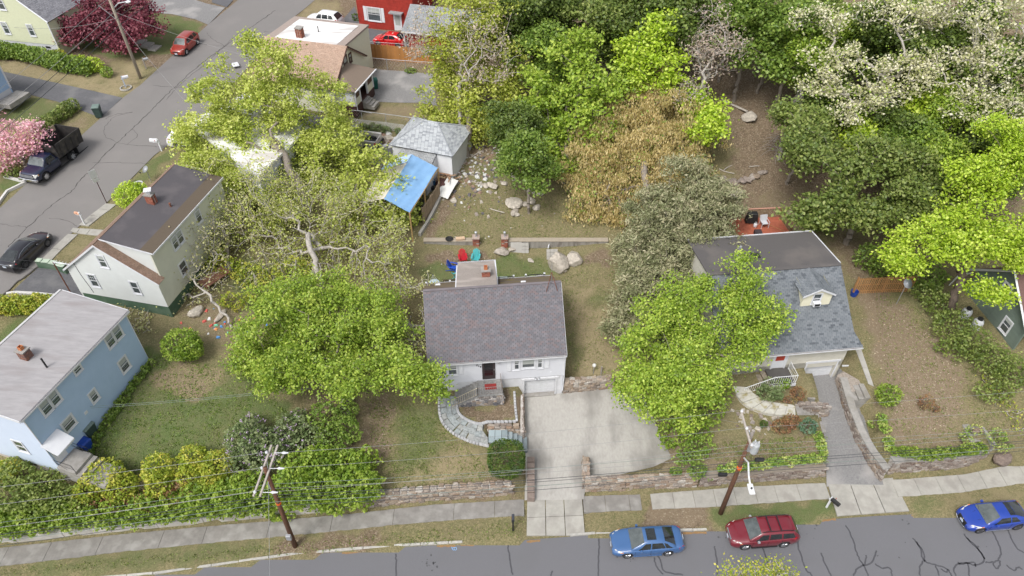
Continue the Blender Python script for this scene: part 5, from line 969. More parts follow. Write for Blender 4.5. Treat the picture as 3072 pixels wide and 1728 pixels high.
tp=thing('canopy','pitched canopy covered with a light blue tarp and a cream sheet on its left slope','canopy')
def cloth(quad,nx_,ny_,sag,seed,mat,name):
 rr=random.Random(seed);a,b,c_,d=map(Vector,quad);mb=MB();vs=[]
 ph=[rr.uniform(0,6)for _ in range(4)]
 for j in range(ny_+1):
  for i in range(nx_+1):
   u,v=i/nx_,j/ny_;p=(a.lerp(b,u)).lerp(d.lerp(c_,u),v)
   w_=-sag*math.sin(math.pi*u)*math.sin(math.pi*v)+.035*math.sin(9*u+4*v+ph[0])*math.sin(math.pi*v)+.02*math.sin(23*u-9*v+ph[1])
   vs.append(p+Vector((0,0,w_)))
 n=len(vs);fs=[(j*(nx_+1)+i,j*(nx_+1)+i+1,(j+1)*(nx_+1)+i+1,(j+1)*(nx_+1)+i)for j in range(ny_)for i in range(nx_)]
 mb.add(vs,fs);mb.add([v-Vector((0,0,.012))for v in vs],[f[::-1]for f in fs])
 return part(name,mb,mat,tp,smooth=True)
TB=M('blue_tarpaulin',(.20,.38,.64),(.25,.44,.70),scale=1.4,rough=.45,spec=.4);TC=M('cream_sheet',(.66,.62,.53),(.58,.54,.46),scale=2,rough=.7);TB2=M('pale_blue_tarpaulin',(.46,.60,.80),(.38,.54,.78),scale=2,rough=.5)
PK,RC,NC=(-9.25,56.75,9.0),(-6.9,56.2,7.9),(-8.85,49.5,7.75);NR,NL,LC=(-11.0,50.0,8.85),(-13.4,50.9,7.7),(-11.8,57.2,7.9)
cloth((NR,NC,RC,PK),16,22,.12,1,TB,'blue_tarp');cloth((NL,NR,PK,LC),14,20,.12,2,TC,'cream_sheet')
m1=lambda a,b,t:tuple(a[i]+(b[i]-a[i])*t for i in range(3))
up_=lambda p:(p[0],p[1],p[2]+.05)
cloth((up_(m1(NL,LC,.78)),up_(m1(NR,PK,.8)),up_(PK),up_(LC)),10,6,.03,3,TB2,'blue_tarp')
for p_ in(RC,m1(NC,RC,.5),NC,NL,LC,m1(NL,LC,.5)):part('post',MB().box(p_[0]-.06,p_[1]-.06,hz(p_[0],p_[1])-.2,p_[0]+.06,p_[1]+.06,p_[2]-.03),M('yellow_pine',(.46,.31,.14),(.38,.25,.11)),tp)
part('beam',MB().tube([(a,b,c_-.1)for a,b,c_ in(NC,RC)],.05,4).tube([(a,b,c_-.1)for a,b,c_ in(NR,PK)],.05,4).tube([(a,b,c_-.1)for a,b,c_ in(NL,LC)],.05,4),M('yellow_pine',(.46,.31,.14)),tp)
# -------- white-roofed house under the lime tree
WH_=thing('house','house with bright white flat roof showing through the big lime green tree','house')
wa,wb,wc,wd=(-31.04,60.29,10.20),(-21.81,51.41,10.20),(-19.17,59.56,10.20),(-27.02,66.31,10.20)
roofslab(WH_,[wa,wb,wc,wd],.25,WFR)
ctr=Vector(((wa[0]+wc[0])/2,(wa[1]+wc[1])/2));q4=[Vector(p[:2]).lerp(ctr,.04)for p in(wa,wb,wc,wd)]
for i in range(4):
 a,b=q4[i],q4[(i+1)%4];L__=(b-a).length;W_=Wall(WH_,a.x,a.y,math.degrees(math.atan2(b.y-a.y,b.x-a.x)));backing(W_,[(0,6.5),(L__,6.5),(L__,9.95),(0,9.95)],SIDW);siding(W_,[(0,7),(L__,7),(L__,9.95),(0,9.95)],SIDW,.2)
 window(W_,L__*.3,8.1,L__*.3+.8,9.3);window(W_,L__*.65,8.1,L__*.65+.8,9.3)
 # -------- yellow house, top left
YH=thing('house','pale yellow clapboard house with grey slate roof beyond the hedge at upper left','house');PYL=M('pale_yellow_siding',(.60,.62,.44),(.56,.58,.41),rough=.6);PYW=M('white_parged_foundation',(.60,.61,.64),(.54,.55,.58),scale=2,rough=.8)
WY=Wall(YH,-60.5,79.3,-12.0);yp=[(0,10.25),(9.6,10.25),(9.6,13.1),(7.4,14.9),(4.8,17.5),(0,17.5)]
backing(WY,yp,PYL);siding(WY,yp,PYL,.2);WY.put('foundation',MB().box(0,.03,8.5,9.6,.3,10.25),PYW)
for w_ in((3.4,11.1,4.05,12.35),(6.7,11.15,7.3,12.35),(4.3,13.9,5.0,15.2)):window(WY,*w_,casing=.1,blind=.4)
for s_ in(4.35,7.9):WY.put('basement_window',MB().box(s_,-.0,9.75,s_+.6,.028,9.98),BLACK)
WYr=Wall(YH,-60.5+9.6*math.cos(R(-12)),79.3+9.6*math.sin(R(-12)),78);backing(WYr,[(0,8.5),(9,8.5),(9,13.1),(0,13.1)],PYL);siding(WYr,[(0,10.25),(9,10.25),(9,13.1),(0,13.1)],PYL,.2)
yf=frame_pt(-60.5,79.3,-12);SLT=MIX3('slate_grey_shingle',[(.22,.22,.24),(.27,.27,.29),(.18,.18,.2)],bscale=12)
for(xa,za_),(xb,zb_)in(((9.85,12.95),(7.4,14.95)),((7.4,14.95),(4.8,17.6))):
 q_=[yf(xa,-.2,za_),yf(xa,9.2,za_),yf(xb,9.2,zb_),yf(xb,-.2,zb_)];s_=roofslab(YH,q_,.1,SHB);shingles(s_,*q_,SLT,tab=.4,course=.2,parts_=False)
 part('rake_board',MB().tube([yf(xa,-.22,za_),yf(xb,-.22,zb_)],.09,4),WHITE,YH)
WY.put('corner_board',MB().box(9.5,-.05,10.2,9.62,-.003,13.05),WHITE)
# -------- blue house corner at the left edge
BE=thing('house','corner of a light blue house with white foundation cut off at the left edge','house')
SB3=M('sky_blue_siding',(.33,.47,.66),rough=.5);WE1=Wall(BE,-54.0,60.0,75);L_=8.4
backing(WE1,[(0,9.9),(L_,9.9),(L_,13.2),(0,13.2)],SB3);siding(WE1,[(0,9.9),(L_,9.9),(L_,13.2),(0,13.2)],SB3,.2);WE1.put('foundation',MB().box(0,.02,8,L_,.3,9.9),PYW);WE1.put('corner_board',MB().box(L_-.14,-.05,9.8,L_+.02,-.003,13.2),WHITE)
WE1.put('shutter',MB().box(L_-2.3,-.06,11.2,L_-1.9,-.023,12.2),M('red_shutter',(.5,.03,.04)))
roofslab(BE,[(-62,63.2,13.3),(-53.7,60.6,13.3),(-51.5,68.3,13.3),(-60,70.6,13.3)],.15,SLT);backing(Wall(BE,-51.83,68.1,165),[(0,8),(8,8),(8,13.2),(0,13.2)],SB3)
part('stoop',MB().box(-2.5,-1.6,0,.3,0,.5),CONC,BE,loc=(-51.6,68.0,8.95),rot=R(75),bevel=.02)
# -------- green house at the right edge
GHs=thing('house','sage green gabled house with white diamond-turned looking window frames at the right edge','house')
GHs['label']='sage green house with white window frames and brown roof at the right edge'
GNS=M('sage_green_siding',(.165,.205,.175),(.145,.185,.155),scale=3,rough=.8,island=.05)
WGr=Wall(GHs,37.5,42.9,-83.0);ge=[(0,3.6),(6.3,3.6),(6.3,7.0),(3.1,9.5),(0,7.0)]
backing(WGr,ge,GNS)
mb=MB();z=4.3
while z<9.4:
 cx=clipx([(0,3.6),(6.3,3.6),(6.3,7.0),(3.1,9.5),(0,7.0)],min(z+.2,9.45))
 if cx:
  x=cx[0]
  while x<cx[1]-.02:b=min(x+.6,cx[1]);mb.hexa([(x+.004,-.022,z),(b-.004,-.022,z),(b-.004,-.002,z),(x+.004,-.002,z),(x+.004,-.006,z+.2),(b-.004,-.006,z+.2),(b-.004,-.002,z+.2),(x+.004,-.002,z+.2)]);x=b
 z+=.2
WGr.put('siding',mb,GNS);WGr.put('foundation',MB().box(0,-.02,3,6.3,.2,4.25),M('beige_foundation',(.50,.46,.41)))
wp=(5.00,5.06);window(WGr,4.35,4.85,5.1,6.0,casing=.1,blind=.3);window(WGr,2.7,6.9,3.4,8.1,casing=.12,blind=0)
gfr=frame_pt(37.5,42.9,-83)
BRR=M('brown_green_house_roof',(.17,.10,.085),(.13,.08,.07),scale=12,rough=.95)
roofslab(GHs,[gfr(-.35,9,6.75),gfr(-.35,-.35,6.75),gfr(3.1,-.35,9.62),gfr(3.1,9,9.62)],.1,BRR);roofslab(GHs,[gfr(6.6,-.35,6.75),gfr(6.6,9,6.75),gfr(3.1,9,9.62),gfr(3.1,-.35,9.62)],.1,BRR)
for a,b in((gfr(-.4,-.4,6.7),gfr(3.1,-.4,9.65)),(gfr(3.1,-.4,9.65),gfr(6.7,-.4,6.7))):part('rake_board',MB().tube([a,b],.09,4),WHITE,GHs)
downspout(GHs,[gfr(-.15,-.2,6.6),gfr(-.9,-.6,5.6),gfr(-1.0,-1.0,3.9)],M('white_pvc_pipe',(.62,.64,.60),rough=.5),.06)
# ==== WALLS, STEPS, PATHS, FENCES
def wline(x0,x1,off=.12,step=1.5):
 n=max(2,int((x1-x0)/step));return[(x0+(x1-x0)*i/n,float(wally(x0+(x1-x0)*i/n))+off)for i in range(n+1)]
def zconst(v):return lambda x,y:v
LW=thing('retaining_wall','low pale concrete wall with yellow lichen below the long hedge bank','wall')
LWM=M('lichened_white_concrete',(.52,.50,.46),(.42,.40,.36),scale=2,rough=.95,bump=.25,c3=(.34,.32,.28),s3=1.2)
l_=wline(-36,-11.9,.18,3.0)
for a,b in zip(l_[:-1],l_[1:]):part('wall_section',strip([(a[0]+.01,a[1]),(b[0]-.01,b[1])],.36,.78,-.2),LWM,LW,bevel=.03)
def stonewall(name_label,line,ztop,zbase,thick,stm,face=1,core=MORTAR,caps=True,seed=1,back=False,wid=(.25,.62),row=(.17,.30),cat='wall'):
 T=thing('stone_wall',name_label,cat)
 n=len(line);zt=[ztop(*p)for p in line]if callable(ztop)else[ztop]*n;zb_=[zbase(*p)for p in line]if callable(zbase)else[zbase]*n
 part('core',strip(line,thick-.08,[z-.05 for z in zt],[z-.4 for z in zb_]),core,T)
 fl=[]
 for i,p in enumerate(line):
  a=line[max(i-1,0)];b=line[min(i+1,n-1)];d=Vector((b[0]-a[0],b[1]-a[1])).normalized();fl.append((p[0]+d.y*face*(thick/2-.04),p[1]-d.x*face*(thick/2-.04)))
 rubble(fl,lambda x,y:(zbase(x,y)if callable(zbase)else zbase),lambda x,y:(ztop(x,y)if callable(ztop)else ztop),face,stm,T,wid=wid,row=row)
 if caps:
  rr=random.Random(seed);L_=resample(line,.42)
  for i,(x,y)in enumerate(L_[:-1]):
   x2,y2=L_[i+1];a=math.atan2(y2-y,x2-x);z=ztop(x,y)if callable(ztop)else ztop
   for k in(-1,1):
    o=bpy.data.objects.new('stone',rr.choice(stones(stm)));COL.objects.link(o);o.parent=T
    o.location=((x+x2)/2-math.sin(a)*k*thick*.24,(y+y2)/2+math.cos(a)*k*thick*.24,z-.02+rr.uniform(-.03,.03));o.rotation_euler=(math.pi/2+rr.uniform(-.1,.1),0,a+rr.uniform(-.2,.2));o.scale=(.44*rr.uniform(.8,1.1),.16,thick*.5*rr.uniform(.8,1.1))
 return T
stonewall('tan fieldstone retaining wall along the sidewalk below the centre lawn',wline(-12.2,-.05,.25,1.0),zconst(1.42),zconst(.2),.5,STONEM,wid=(.25,.55))
stonewall('tan fieldstone wall between the concrete parking pad and the sidewalk',wline(5.15,12.9,.25,1.0),zconst(1.38),zconst(.2),.5,STONEM,seed=2)
stonewall('tan end face of the parking pad wall beside the driveway mouth',[(5.2,27.35),(5.35,29.2)][::-1],lambda x,y:1.38-.2*max(0,y-28.2),zconst(.3),.45,STONEM,seed=3,face=1)
stonewall('brown mortared stone wall below the ivy hedge, left of the dark driveway',wline(13.3,22.2,.3,1.0),zconst(1.32),zconst(.2),.55,STONEG,caps=False,seed=4)
part('coping',strip(wline(13.3,22.2,.3,1.0),.6,1.38,1.27),M('brown_coping',(.27,.23,.19),(.21,.18,.15),scale=3,bump=.3),bpy.data.objects['stone_wall.003'])
l_=[(26.95,28.62),(27.6,28.78),(29.5,28.88),(32,29.12),(34.0,29.5)]
T=stonewall('brown stone wall with grey coping at the sidewalk, right of the dark driveway',l_,zconst(1.62),zconst(.2),.5,STONEG,caps=False,seed=5)
part('coping',strip(l_,.62,1.7,1.58),CONC,T)
l_=[(25.56,35.52,1.50),(25.49,33.08,1.50),(25.61,31.15,1.50),(25.94,29.43,1.50),(26.35,28.01,1.50)]
T=stonewall('stone side wall with grey coping running up the right of the dark driveway',[p[:2]for p in l_],lambda x,y:max(1.5,1.2+.16*(y-28)),lambda x,y:.2+.165*(y-28),.45,STONEG,face=-1 if False else 1,caps=False,seed=6)
lc=resample([p[:2]for p in l_],1.0)
part('coping',strip(lc,.55,[max(1.5,1.2+.16*(y-28))+.07 for x,y in lc],[max(1.5,1.2+.16*(y-28))-.04 for x,y in lc]),CONC,T)
lc=[(22.82,29.02,0.37),(22.41,29.55,1.82),(22.50,31.04,2.15),(23.24,33.51,1.11)]
solo('driveway_kerb',strip([p[:2]for p in lc],.22,[drvz(p[0],p[1])+.35 for p in lc],[drvz(p[0],p[1])-.3 for p in lc]),CONC,'low pale kerb along the left of the dark driveway','kerb')
lc=[p[:2]for p in[(25.33,35.32,2.20),(25.90,36.26,2.20),(25.61,36.46,2.20)]]
stonewall('rock wall edging the white house side yard above the parking pad',[p[:2]for p in[(4.06,35.63,1.60),(5.84,35.77,1.60),(7.81,35.97,1.60)]],zconst(1.95),zconst(.7),.5,STONEM,seed=8,wid=(.25,.5))
stonewall('short rock face between the planting bed and the driveway',[(.72,31.1),(.74,34.6)],zconst(1.55),zconst(.4),.3,STONEG,seed=9,caps=False)
stonewall('rubble wall above the bluestone stair',[p[:2]for p in[(-1.74,31.47,1.75),(0.95,31.47,1.75)]],lambda x,y:1.75 if x<.1 else 1.45,zconst(.7),.45,STONEM,seed=10,wid=(.18,.4),row=(.14,.22))
T=thing('driveway_side_wall','low wall of stepped brown stone slabs along the left of the concrete driveway','wall')
cs_=[(1.36,29.21,1.00),(1.32,26.18,0.55)]
for k in range(7):
 t0,t1=k/7,(k+1)/7;a=[cs_[0][i]+(cs_[1][i]-cs_[0][i])*t0 for i in(0,1)];b=[cs_[0][i]+(cs_[1][i]-cs_[0][i])*t1 for i in(0,1)]
 part('cap_slab',strip([(a[0],a[1]-.02),(b[0],b[1]+.02)],.52,1.25-.09*k,.0),M('brown_slab',(.25,.20,.17),(.20,.16,.14),scale=4,rough=.95,bump=.3,objr=.12),T,bevel=.02)
PO=[(-5.43,34.03,2.09),(-5.37,32.67,1.97),(-5.14,31.76,1.88),(-4.43,30.94,1.80),(-3.59,30.43,1.74),(-2.76,30.07,1.69),(-1.72,29.85,1.65)];PI_=[(-4.29,34.01,2.05),(-4.18,32.69,1.94),(-3.88,32.18,1.89),(-3.21,31.71,1.84),(-2.42,31.43,1.80),(-1.75,31.67,1.36),(-1.75,31.67,1.34)]
fp=thing('flagstone_path','curved bluestone flag path edged with grey granite setts on the centre lawn','path')
so_,si_=smooth_line(PO,2),smooth_line(PI_,2);ro,ri=resample(so_,.3),resample(si_,.3)
def along(L_,t):
 D_=[0]
 for a,b in zip(L_[:-1],L_[1:]):D_.append(D_[-1]+math.hypot(b[0]-a[0],b[1]-a[1]))
 s_=t*D_[-1]
 for i in range(len(D_)-1):
  if s_<=D_[i+1]+1e-9:q_=(s_-D_[i])/max(D_[i+1]-D_[i],1e-9);return(L_[i][0]+(L_[i+1][0]-L_[i][0])*q_,L_[i][1]+(L_[i+1][1]-L_[i][1])*q_)
 return L_[-1]
rr=random.Random(5);NP=11;zpath=lambda x,y:hz(x,y)+.10
for i in range(NP):
 cuts=sorted([0]+[rr.uniform(.28,.42),rr.uniform(.6,.75)][:(2 if i>1 else 1)]+[1])
 for a,b in zip(cuts[:-1],cuts[1:]):
  t0,t1=i/NP+.003,(i+1)/NP-.003;off=rr.uniform(-.012,.012)
  P=[tuple(along(so_,t0+off)[k]*(1-v)+along(si_,t0+off)[k]*v for k in(0,1))for v in(a+.012,b-.012)]+[tuple(along(so_,t1)[k]*(1-v)+along(si_,t1)[k]*v for k in(0,1))for v in(b-.012,a+.012)]
  ar=sum(P[k][0]*P[(k+1)%4][1]-P[(k+1)%4][0]*P[k][1]for k in range(4));P=P if ar>0 else P[::-1]
  part('flagstone',MB().hexa([(p[0],p[1],zpath(*p)-.2)for p in P]+[(p[0],p[1],zpath(*p))for p in P]),BLUESTONE,fp)
SETT=stone_mesh(5);SETT.materials.append(GRANITE)
def setts(L_,par,off=.11,size=(.26,.17,.2),step=.25,z=None):
 R_=resample(L_,step)
 for a,b in zip(R_[:-1],R_[1:]):
  an=math.atan2(b[1]-a[1],b[0]-a[0]);x,y=(a[0]+b[0])/2-math.sin(an)*off,(a[1]+b[1])/2+math.cos(an)*off
  o=bpy.data.objects.new('granite_sett',SETT);COL.objects.link(o);o.parent=par;o.location=(x,y,(z(x,y)if z else hz(x,y)+.10));o.rotation_euler=(0,0,an+rr.uniform(-.05,.05));o.scale=(size[0]*rr.uniform(.92,1.04),size[1]*1.05,size[2])
setts(so_,fp,-.08);setts(si_[3:],fp,.08)
bed=[p[:2]for p in[(0.17,34.50,1.95),(0.24,33.18,1.86),(0.36,31.82,1.75)]];setts(bed,fp,0,step=.27);setts([p[:2]for p in[(-1.94,31.73,1.82),(-0.86,31.77,1.79),(0.31,31.83,1.76)]],fp,0,step=.27)
bs=thing('bluestone_steps','wide blue grey stone landing and treads descending to the concrete driveway','steps')
A=(-1.71,31.17,1.72);B=(-1.68,30.07,1.72)
y0_,y1_=B[1],A[1]
for(a,b,c_,d)in((0,.33,0,.45),(0,.33,.46,1),(.34,.68,.3,1),(.34,.68,0,.29),(.69,1.0,.0,.42),(.69,1.0,.43,1)):
 X0=A[0];X1=(-0.32,30.07,1.72)[0];L_=X1-X0;w_=y1_-y0_
 part('flagstone',MB().box(X0+L_*a+.005,y0_+w_*c+.005 if False else y0_+w_*c_+.005,1.35,X0+L_*b-.005,y0_+w_*d-.005,1.72),M('bluestone_new',(.27,.33,.35),(.30,.355,.37),scale=3,objr=.22,rough=.8),bs,bevel=.008)
xs0=(-0.32,30.07,1.72)[0]
for k in range(4):
 x0_=xs0+k*.36;part('tread',MB().box(x0_+.004,y0_-.03,.2,x0_+.36,y1_+.0,1.72-.22*(k+1)),M('bluestone_tread',(.21,.255,.275),(.25,.29,.30),scale=4,objr=.18,rough=.8),bs,bevel=.012)
cw=thing('curved_walk','curved pale concrete walk in front of the cream house','path')
CO=smooth_line([(16.68,34.30,2.83),(16.73,33.51,2.71),(17.07,32.74,2.59),(17.84,32.21,2.49),(18.85,31.86,2.40),(19.91,31.80,2.36),(20.72,31.71,2.32)],2);CI=smooth_line([(17.76,34.18,2.82),(17.96,33.73,2.75),(18.47,33.30,2.67),(19.38,32.93,2.59),(20.15,32.83,2.55),(20.73,32.79,2.53),(20.94,32.63,2.50)],2)
for i in range(7):
 t0,t1=i/7+.002,(i+1)/7-.002;P=[along(CO,t0),along(CO,(t0+t1)/2),along(CO,t1),along(CI,t1),along(CI,(t0+t1)/2),along(CI,t0)];z_=max(hz(*p)for p in P)+.1
 mb=MB();mb.prism(P,z_-.3,z_);part('walk_section',mb,M('pale_walk',(.52,.505,.45),(.44,.425,.38),scale=3,rough=.95,bump=.2,c3=(.30,.26,.13),s3=2.2),cw,bevel=.008)
part('walk_section',MB().prism([p[:2]for p in[(16.65,34.64,2.88),(17.65,34.63,2.89),(17.63,35.27,2.97),(16.54,35.10,2.94)]],2.0,2.38),CONC,cw)
lc=[p[:2]for p in[(17.65,34.13,2.81),(18.26,33.24,2.67),(19.36,32.87,2.58),(20.83,32.79,2.53)]]
cs2=thing('concrete_steps','grey concrete steps going down to the dark driveway beside the brown shrub','steps')
A=(21.12,32.87,2.10);B=(20.93,31.88,2.10);n3=7
for k in range(n3):
 x0_=A[0]+k*.33;y0_=B[1]-k*.06;part('step',MB().box(x0_,y0_,.4,x0_+.326,y0_+1.5,2.15-.2*k),CONC,cs2,bevel=.015)
stonewall('short stone cheek wall above the grey concrete steps',[(A[0]-.1,A[1]+.35),(A[0]+2.6,A[1]+.15)],zconst(2.3),zconst(.9),.3,STONEG,seed=12)
sw2=thing('side_walk','straight concrete walk along the right side of the cream house','path')
for i in range(5):
 f=lambda a,b,t:tuple(a[k]+(b[k]-a[k])*t for k in(0,1));a0,a1,b0,b1=(27.01,38.33,3.22),(26.99,34.57,2.82),(27.48,38.32,3.23),(27.31,34.33,2.79)
 P=[f(a0,a1,i/5+.004),f(a0,a1,(i+1)/5),f(b0,b1,(i+1)/5),f(b0,b1,i/5+.004)];quadslab(P,.12,CONCL,sw2,'walk_slab',.06)
st3=thing('stone_steps','three grey stone steps from the side walk down to the dark driveway','steps')
A=(25.52,33.90,2.30)
for k in range(4):part('step',MB().box(A[0]-.25+k*.42,A[1]-.35,1.0,A[0]-.25+(k+1)*.42-.004,A[1]+1.0,2.0+.16*k),CONC,st3,rot=0,bevel=.015)
wg_=solo('wing_wall',MB().prism([p[:2]for p in[(25.26,35.97,2.30),(25.91,36.37,2.30),(27.32,34.99,2.30),(26.73,34.48,2.30),(25.55,34.28,2.30)]],.8,2.25),STONEG,'dark stone wing wall beside the cream house garage door','wall',bevel=.06)
solo('stair_tower_wall',MB().prism([p[:2]for p in[(22.28,36.42,2.00),(22.80,36.42,2.00),(23.11,34.59,2.00),(22.94,33.70,2.00),(22.37,33.82,2.00),(22.53,34.85,2.00)]],.6,2.1),CONC,'sloping concrete wall between the planting bed and cream house garage','wall',bevel=.03)
st4=thing('overgrown_steps','mossy old concrete steps between shrubs above the wall at far right','steps')
A=(33.50,29.47,1.92)
for k in range(4):part('step',MB().box(-.6,.42*k,-.4,.6,.42*k+.5,.12+.16*k),CONC,st4,bevel=.03,loc=(A[0],A[1],A[2]-.1),rot=.12)
part('cheek',MB().box(.62,-.2,-.3,.8,2.0,.55),CONC,st4,loc=(A[0],A[1],A[2]),rot=.12)
for k,(u,s_,lb)in enumerate((((35.52,29.41,0.16),(1.5,1.1,1.5),'large brown boulder at the right end of the stone wall'),((33.51,30.63,2.29),(1.1,.5,.5),'flat grey stone lying at the top of the mossy steps'))):
 tag(link('boulder',stones(STONEG,ROCKS)[k],None,None,(u[0],u[1],u[2]+s_[2]*.3),.3,s_),lb,'rock')
BW=M('board_marked_concrete',(.34,.32,.29),(.26,.245,.22),scale=3,rough=.95,bump=.3,c3=(.20,.18,.16),s3=2.5,stretch=(1,1,.3));BWT=M('tan_wall_top',(.37,.32,.25),(.31,.265,.21),scale=3,bump=.2)
for lb,x0_,x1_ in(('board marked concrete retaining wall behind the red lawn chair',-7.9,-3.45),('concrete retaining wall behind the big boulder in the back yard',-.35,8.6)):
 T=thing('retaining_wall',lb,'wall');n=int((x1_-x0_)/.95);y_=49.35
 for i in range(n):a,b=x0_+(x1_-x0_)*i/n,x0_+(x1_-x0_)*(i+1)/n;part('wall_section',MB().box(a+.006,y_,2.6,b-.006,y_+.4,4.62+.02*(i%2)),BW,T,bevel=.012)
 part('wall_top',MB().box(x0_,y_-.05,4.64,x1_,y_+.48,4.72),BWT,T,bevel=.02)
for lb,x_ in(('crumbling brick pier with lamp at the right end of the left garden wall',-3.2),('crumbling brick pier with lamp at the left end of the boulder wall',-.65)):
 T=thing('pier',lb,'pier',(x_,49.5,0));ch=part('core',MB().box(-.26,-.26,2.8,.26,.26,5.0),MORTAR,T);rr=random.Random(int(x_*10))
 bm_=stones(BRICK)[3]
 for k in range(11):
  for sx,sy,ro_ in((-.14,-.26,0),(.14,-.26,0),(-.26,.0,1.57),(.26,.0,1.57)):
   if rr.random()<.85:
    o=bpy.data.objects.new('brick',bm_);COL.objects.link(o);o.parent=T;o.location=(sx,sy,3.1+k*.175);o.rotation_euler=(0,0,ro_);o.scale=(.27,.12,.16)
 part('pier_cap',MB().box(-.33,-.33,5.0,.33,.33,5.1),M('pink_pier_cap',(.42,.33,.28),(.34,.27,.23),scale=5),T,bevel=.02)
 part('lamp',MB().lathe([(.10,5.1),(.06,5.2),(.05,5.35),(.12,5.4),(.13,5.6),(.02,5.68)],n=10),STEEL,T)
for(p_,lb)in(((0.39,48.77,3.50),'plain grey paving slab leaning on the garden wall'),((1.01,48.77,3.50),'grid patterned paving slab leaning on the garden wall'),((3.57,48.07,3.40),'broken grid patterned slab beside the big boulder')):
 T=thing('paving_slab',lb,'slab',(p_[0],p_[1],hz(p_[0],p_[1])-.02),.05)
 if 'plain' in lb:part('slab',MB().hexa([(-.5,0,0),(.5,0,0),(.5,.1,0),(-.5,.1,0),(-.5,.45,.85),(.5,.45,.85),(.5,.52,.8),(-.5,.52,.8)]),CONCL,T)
 else:
  for i in range(3):
   for j in range(3):
    f=lambda t:(.45*t,.85*t);(ya,za_),(yb,zb_)=f(j/3+.015),f((j+1)/3-.015);part('tile',MB().hexa([(-.5+i/3+.01,ya,za_),(-.5+(i+1)/3-.01,ya,za_),(-.5+(i+1)/3-.01,ya+.07,za_-.03),(-.5+i/3+.01,ya+.07,za_-.03),(-.5+i/3+.01,yb,zb_),(-.5+(i+1)/3-.01,yb,zb_),(-.5+(i+1)/3-.01,yb+.07,zb_-.03),(-.5+i/3+.01,yb+.07,zb_-.03)]),CONCL,T)
def rock(px,s_,rz,lb,k=0,mat=ROCKM,sink=.25,zup=0,grp=None):
 o=link('rock',stones(mat,ROCKS)[k%6],None,None,(px[0],px[1],px[2]+s_[2]*(.5-sink)+zup),rz,s_);tag(o,lb,'rock',grp);return o
def big_rock(px,s_,seed,lb):
 r=random.Random(seed);bm=bmesh.new();bmesh.ops.create_icosphere(bm,subdivisions=4,radius=.5)
 cuts=[(Vector((r.uniform(-1,1),r.uniform(-1,1),r.uniform(-.3,1))).normalized(),r.uniform(.18,.40))for _ in range(11)]
 for v in bm.verts:
  for n_,d in cuts:
   e=v.co.dot(n_)-d
   if e>0:v.co-=n_*e*.95
  q_=v.co*9;v.co*=1+.03*math.sin(q_.x*1.7+q_.z)+.02*math.sin(q_.y*3.1+q_.x)
 me=bpy.data.meshes.new('boulder');bm.to_mesh(me);bm.free();return tag(link('boulder',me,ROCKM,None,(px[0],px[1],px[2]+s_[2]*.2),.4,s_),lb,'boulder')
big_rock((4.39,47.44,3.59),(2.6,2.5,2.2),5,'big pale grey boulder in front of the garden wall')
big_rock((5.45,47.83,3.80),(2.0,1.8,1.6),8,'darker grey boulder leaning behind the biggest boulder')
for i,(p_,s_,lb)in enumerate((((0.14,54.31,5.02),(1.9,1.7,.8),'largest flat pinkish rock in the upper yard grass'),((0.20,53.36,4.84),(1.4,.8,.5),'low flat rock just below the largest yard rock'),((0.41,53.00,4.77),(.8,.6,.4),'small rock below the flat yard rocks'),((1.91,54.53,5.09),(1.0,.9,.5),'rounded rock right of the largest yard rock'),((1.67,54.99,5.18),(.8,.5,.4),'small rock behind the rounded yard rock'),((2.31,53.88,4.96),(.9,.9,.5),'pale rock lying lowest on the right of the yard'),((1.22,54.26,5.02),(.8,.6,.4),'greyish rock between the rounded and largest rocks'),((2.44,55.74,5.36),(1.5,1.0,.5),'broad cracked rock slab beside the golden tree'),((1.62,55.85,5.36),(1.0,.6,.4),'flat rock beside the cracked slab'),((-1.86,56.74,5.47),(1.5,.9,.5),'long pale rock in the middle of the yard'),((-2.56,56.71,5.45),(.7,.9,.4),'brownish rock beside the long pale rock'),((0.11,57.80,5.73),(1.4,.6,.4),'narrow tan rock high in the yard'),((-0.47,58.69,5.90),(.6,.8,.4),'upright small rock near the narrow tan rock'),((-5.48,54.75,5.12),(.7,.8,.6),'orange tinted rock near the white boards'),((2.33,60.18,6.38),(.8,.6,.4),'small pale rock at the wood edge'),((2.29,61.27,6.65),(.6,1.2,.5),'tall thin rock at the wood edge'),((-0.69,56.93,5.53),(.9,.8,.35),'grey rock patch right of the long pale rock'),((-0.94,48.64,3.96),(1.6,1.3,.7),'low rock outcrop between the two brick piers'),((0.00,48.94,3.94),(.6,.7,.5),'reddish rock at the foot of the right pier'),((1.86,50.01,4.06),(.7,.6,.4),'white rock on top of the boulder wall'),((4.59,46.77,3.49),(.8,.6,.4),'small rock fallen below the big boulder'),((1.65,47.96,3.53),(.8,.5,.25),'thin rock in the lower back yard grass'),((20.92,54.17,6.15),(1.8,1.4,1.0),'grey boulder on the leafy slope above the red deck'),((23.51,63.18,8.97),(1.8,1.8,1.2),'grey boulder in the leafy gap of the woods'))):rock(p_,s_,i*1.3,lb,i)
T=thing('dry_stone_wall','broken dry stone wall across the leafy slope in the woods','wall');rr=random.Random(8)
for a,b in(((19.44,56.05,6.61),(20.96,55.53,6.52)),((20.96,55.53,6.52),(24.24,56.98,6.88))):
 for k in range(9):
  t=k/9;o=link('stone',stones(STONEG,ROCKS)[k%6],None,T,(a[0]+(b[0]-a[0])*t+rr.uniform(-.2,.2),a[1]+(b[1]-a[1])*t+rr.uniform(-.3,.3),a[2]+(b[2]-a[2])*t+.15),rr.uniform(0,3),(rr.uniform(.6,1.1),rr.uniform(.5,.9),rr.uniform(.4,.7)))
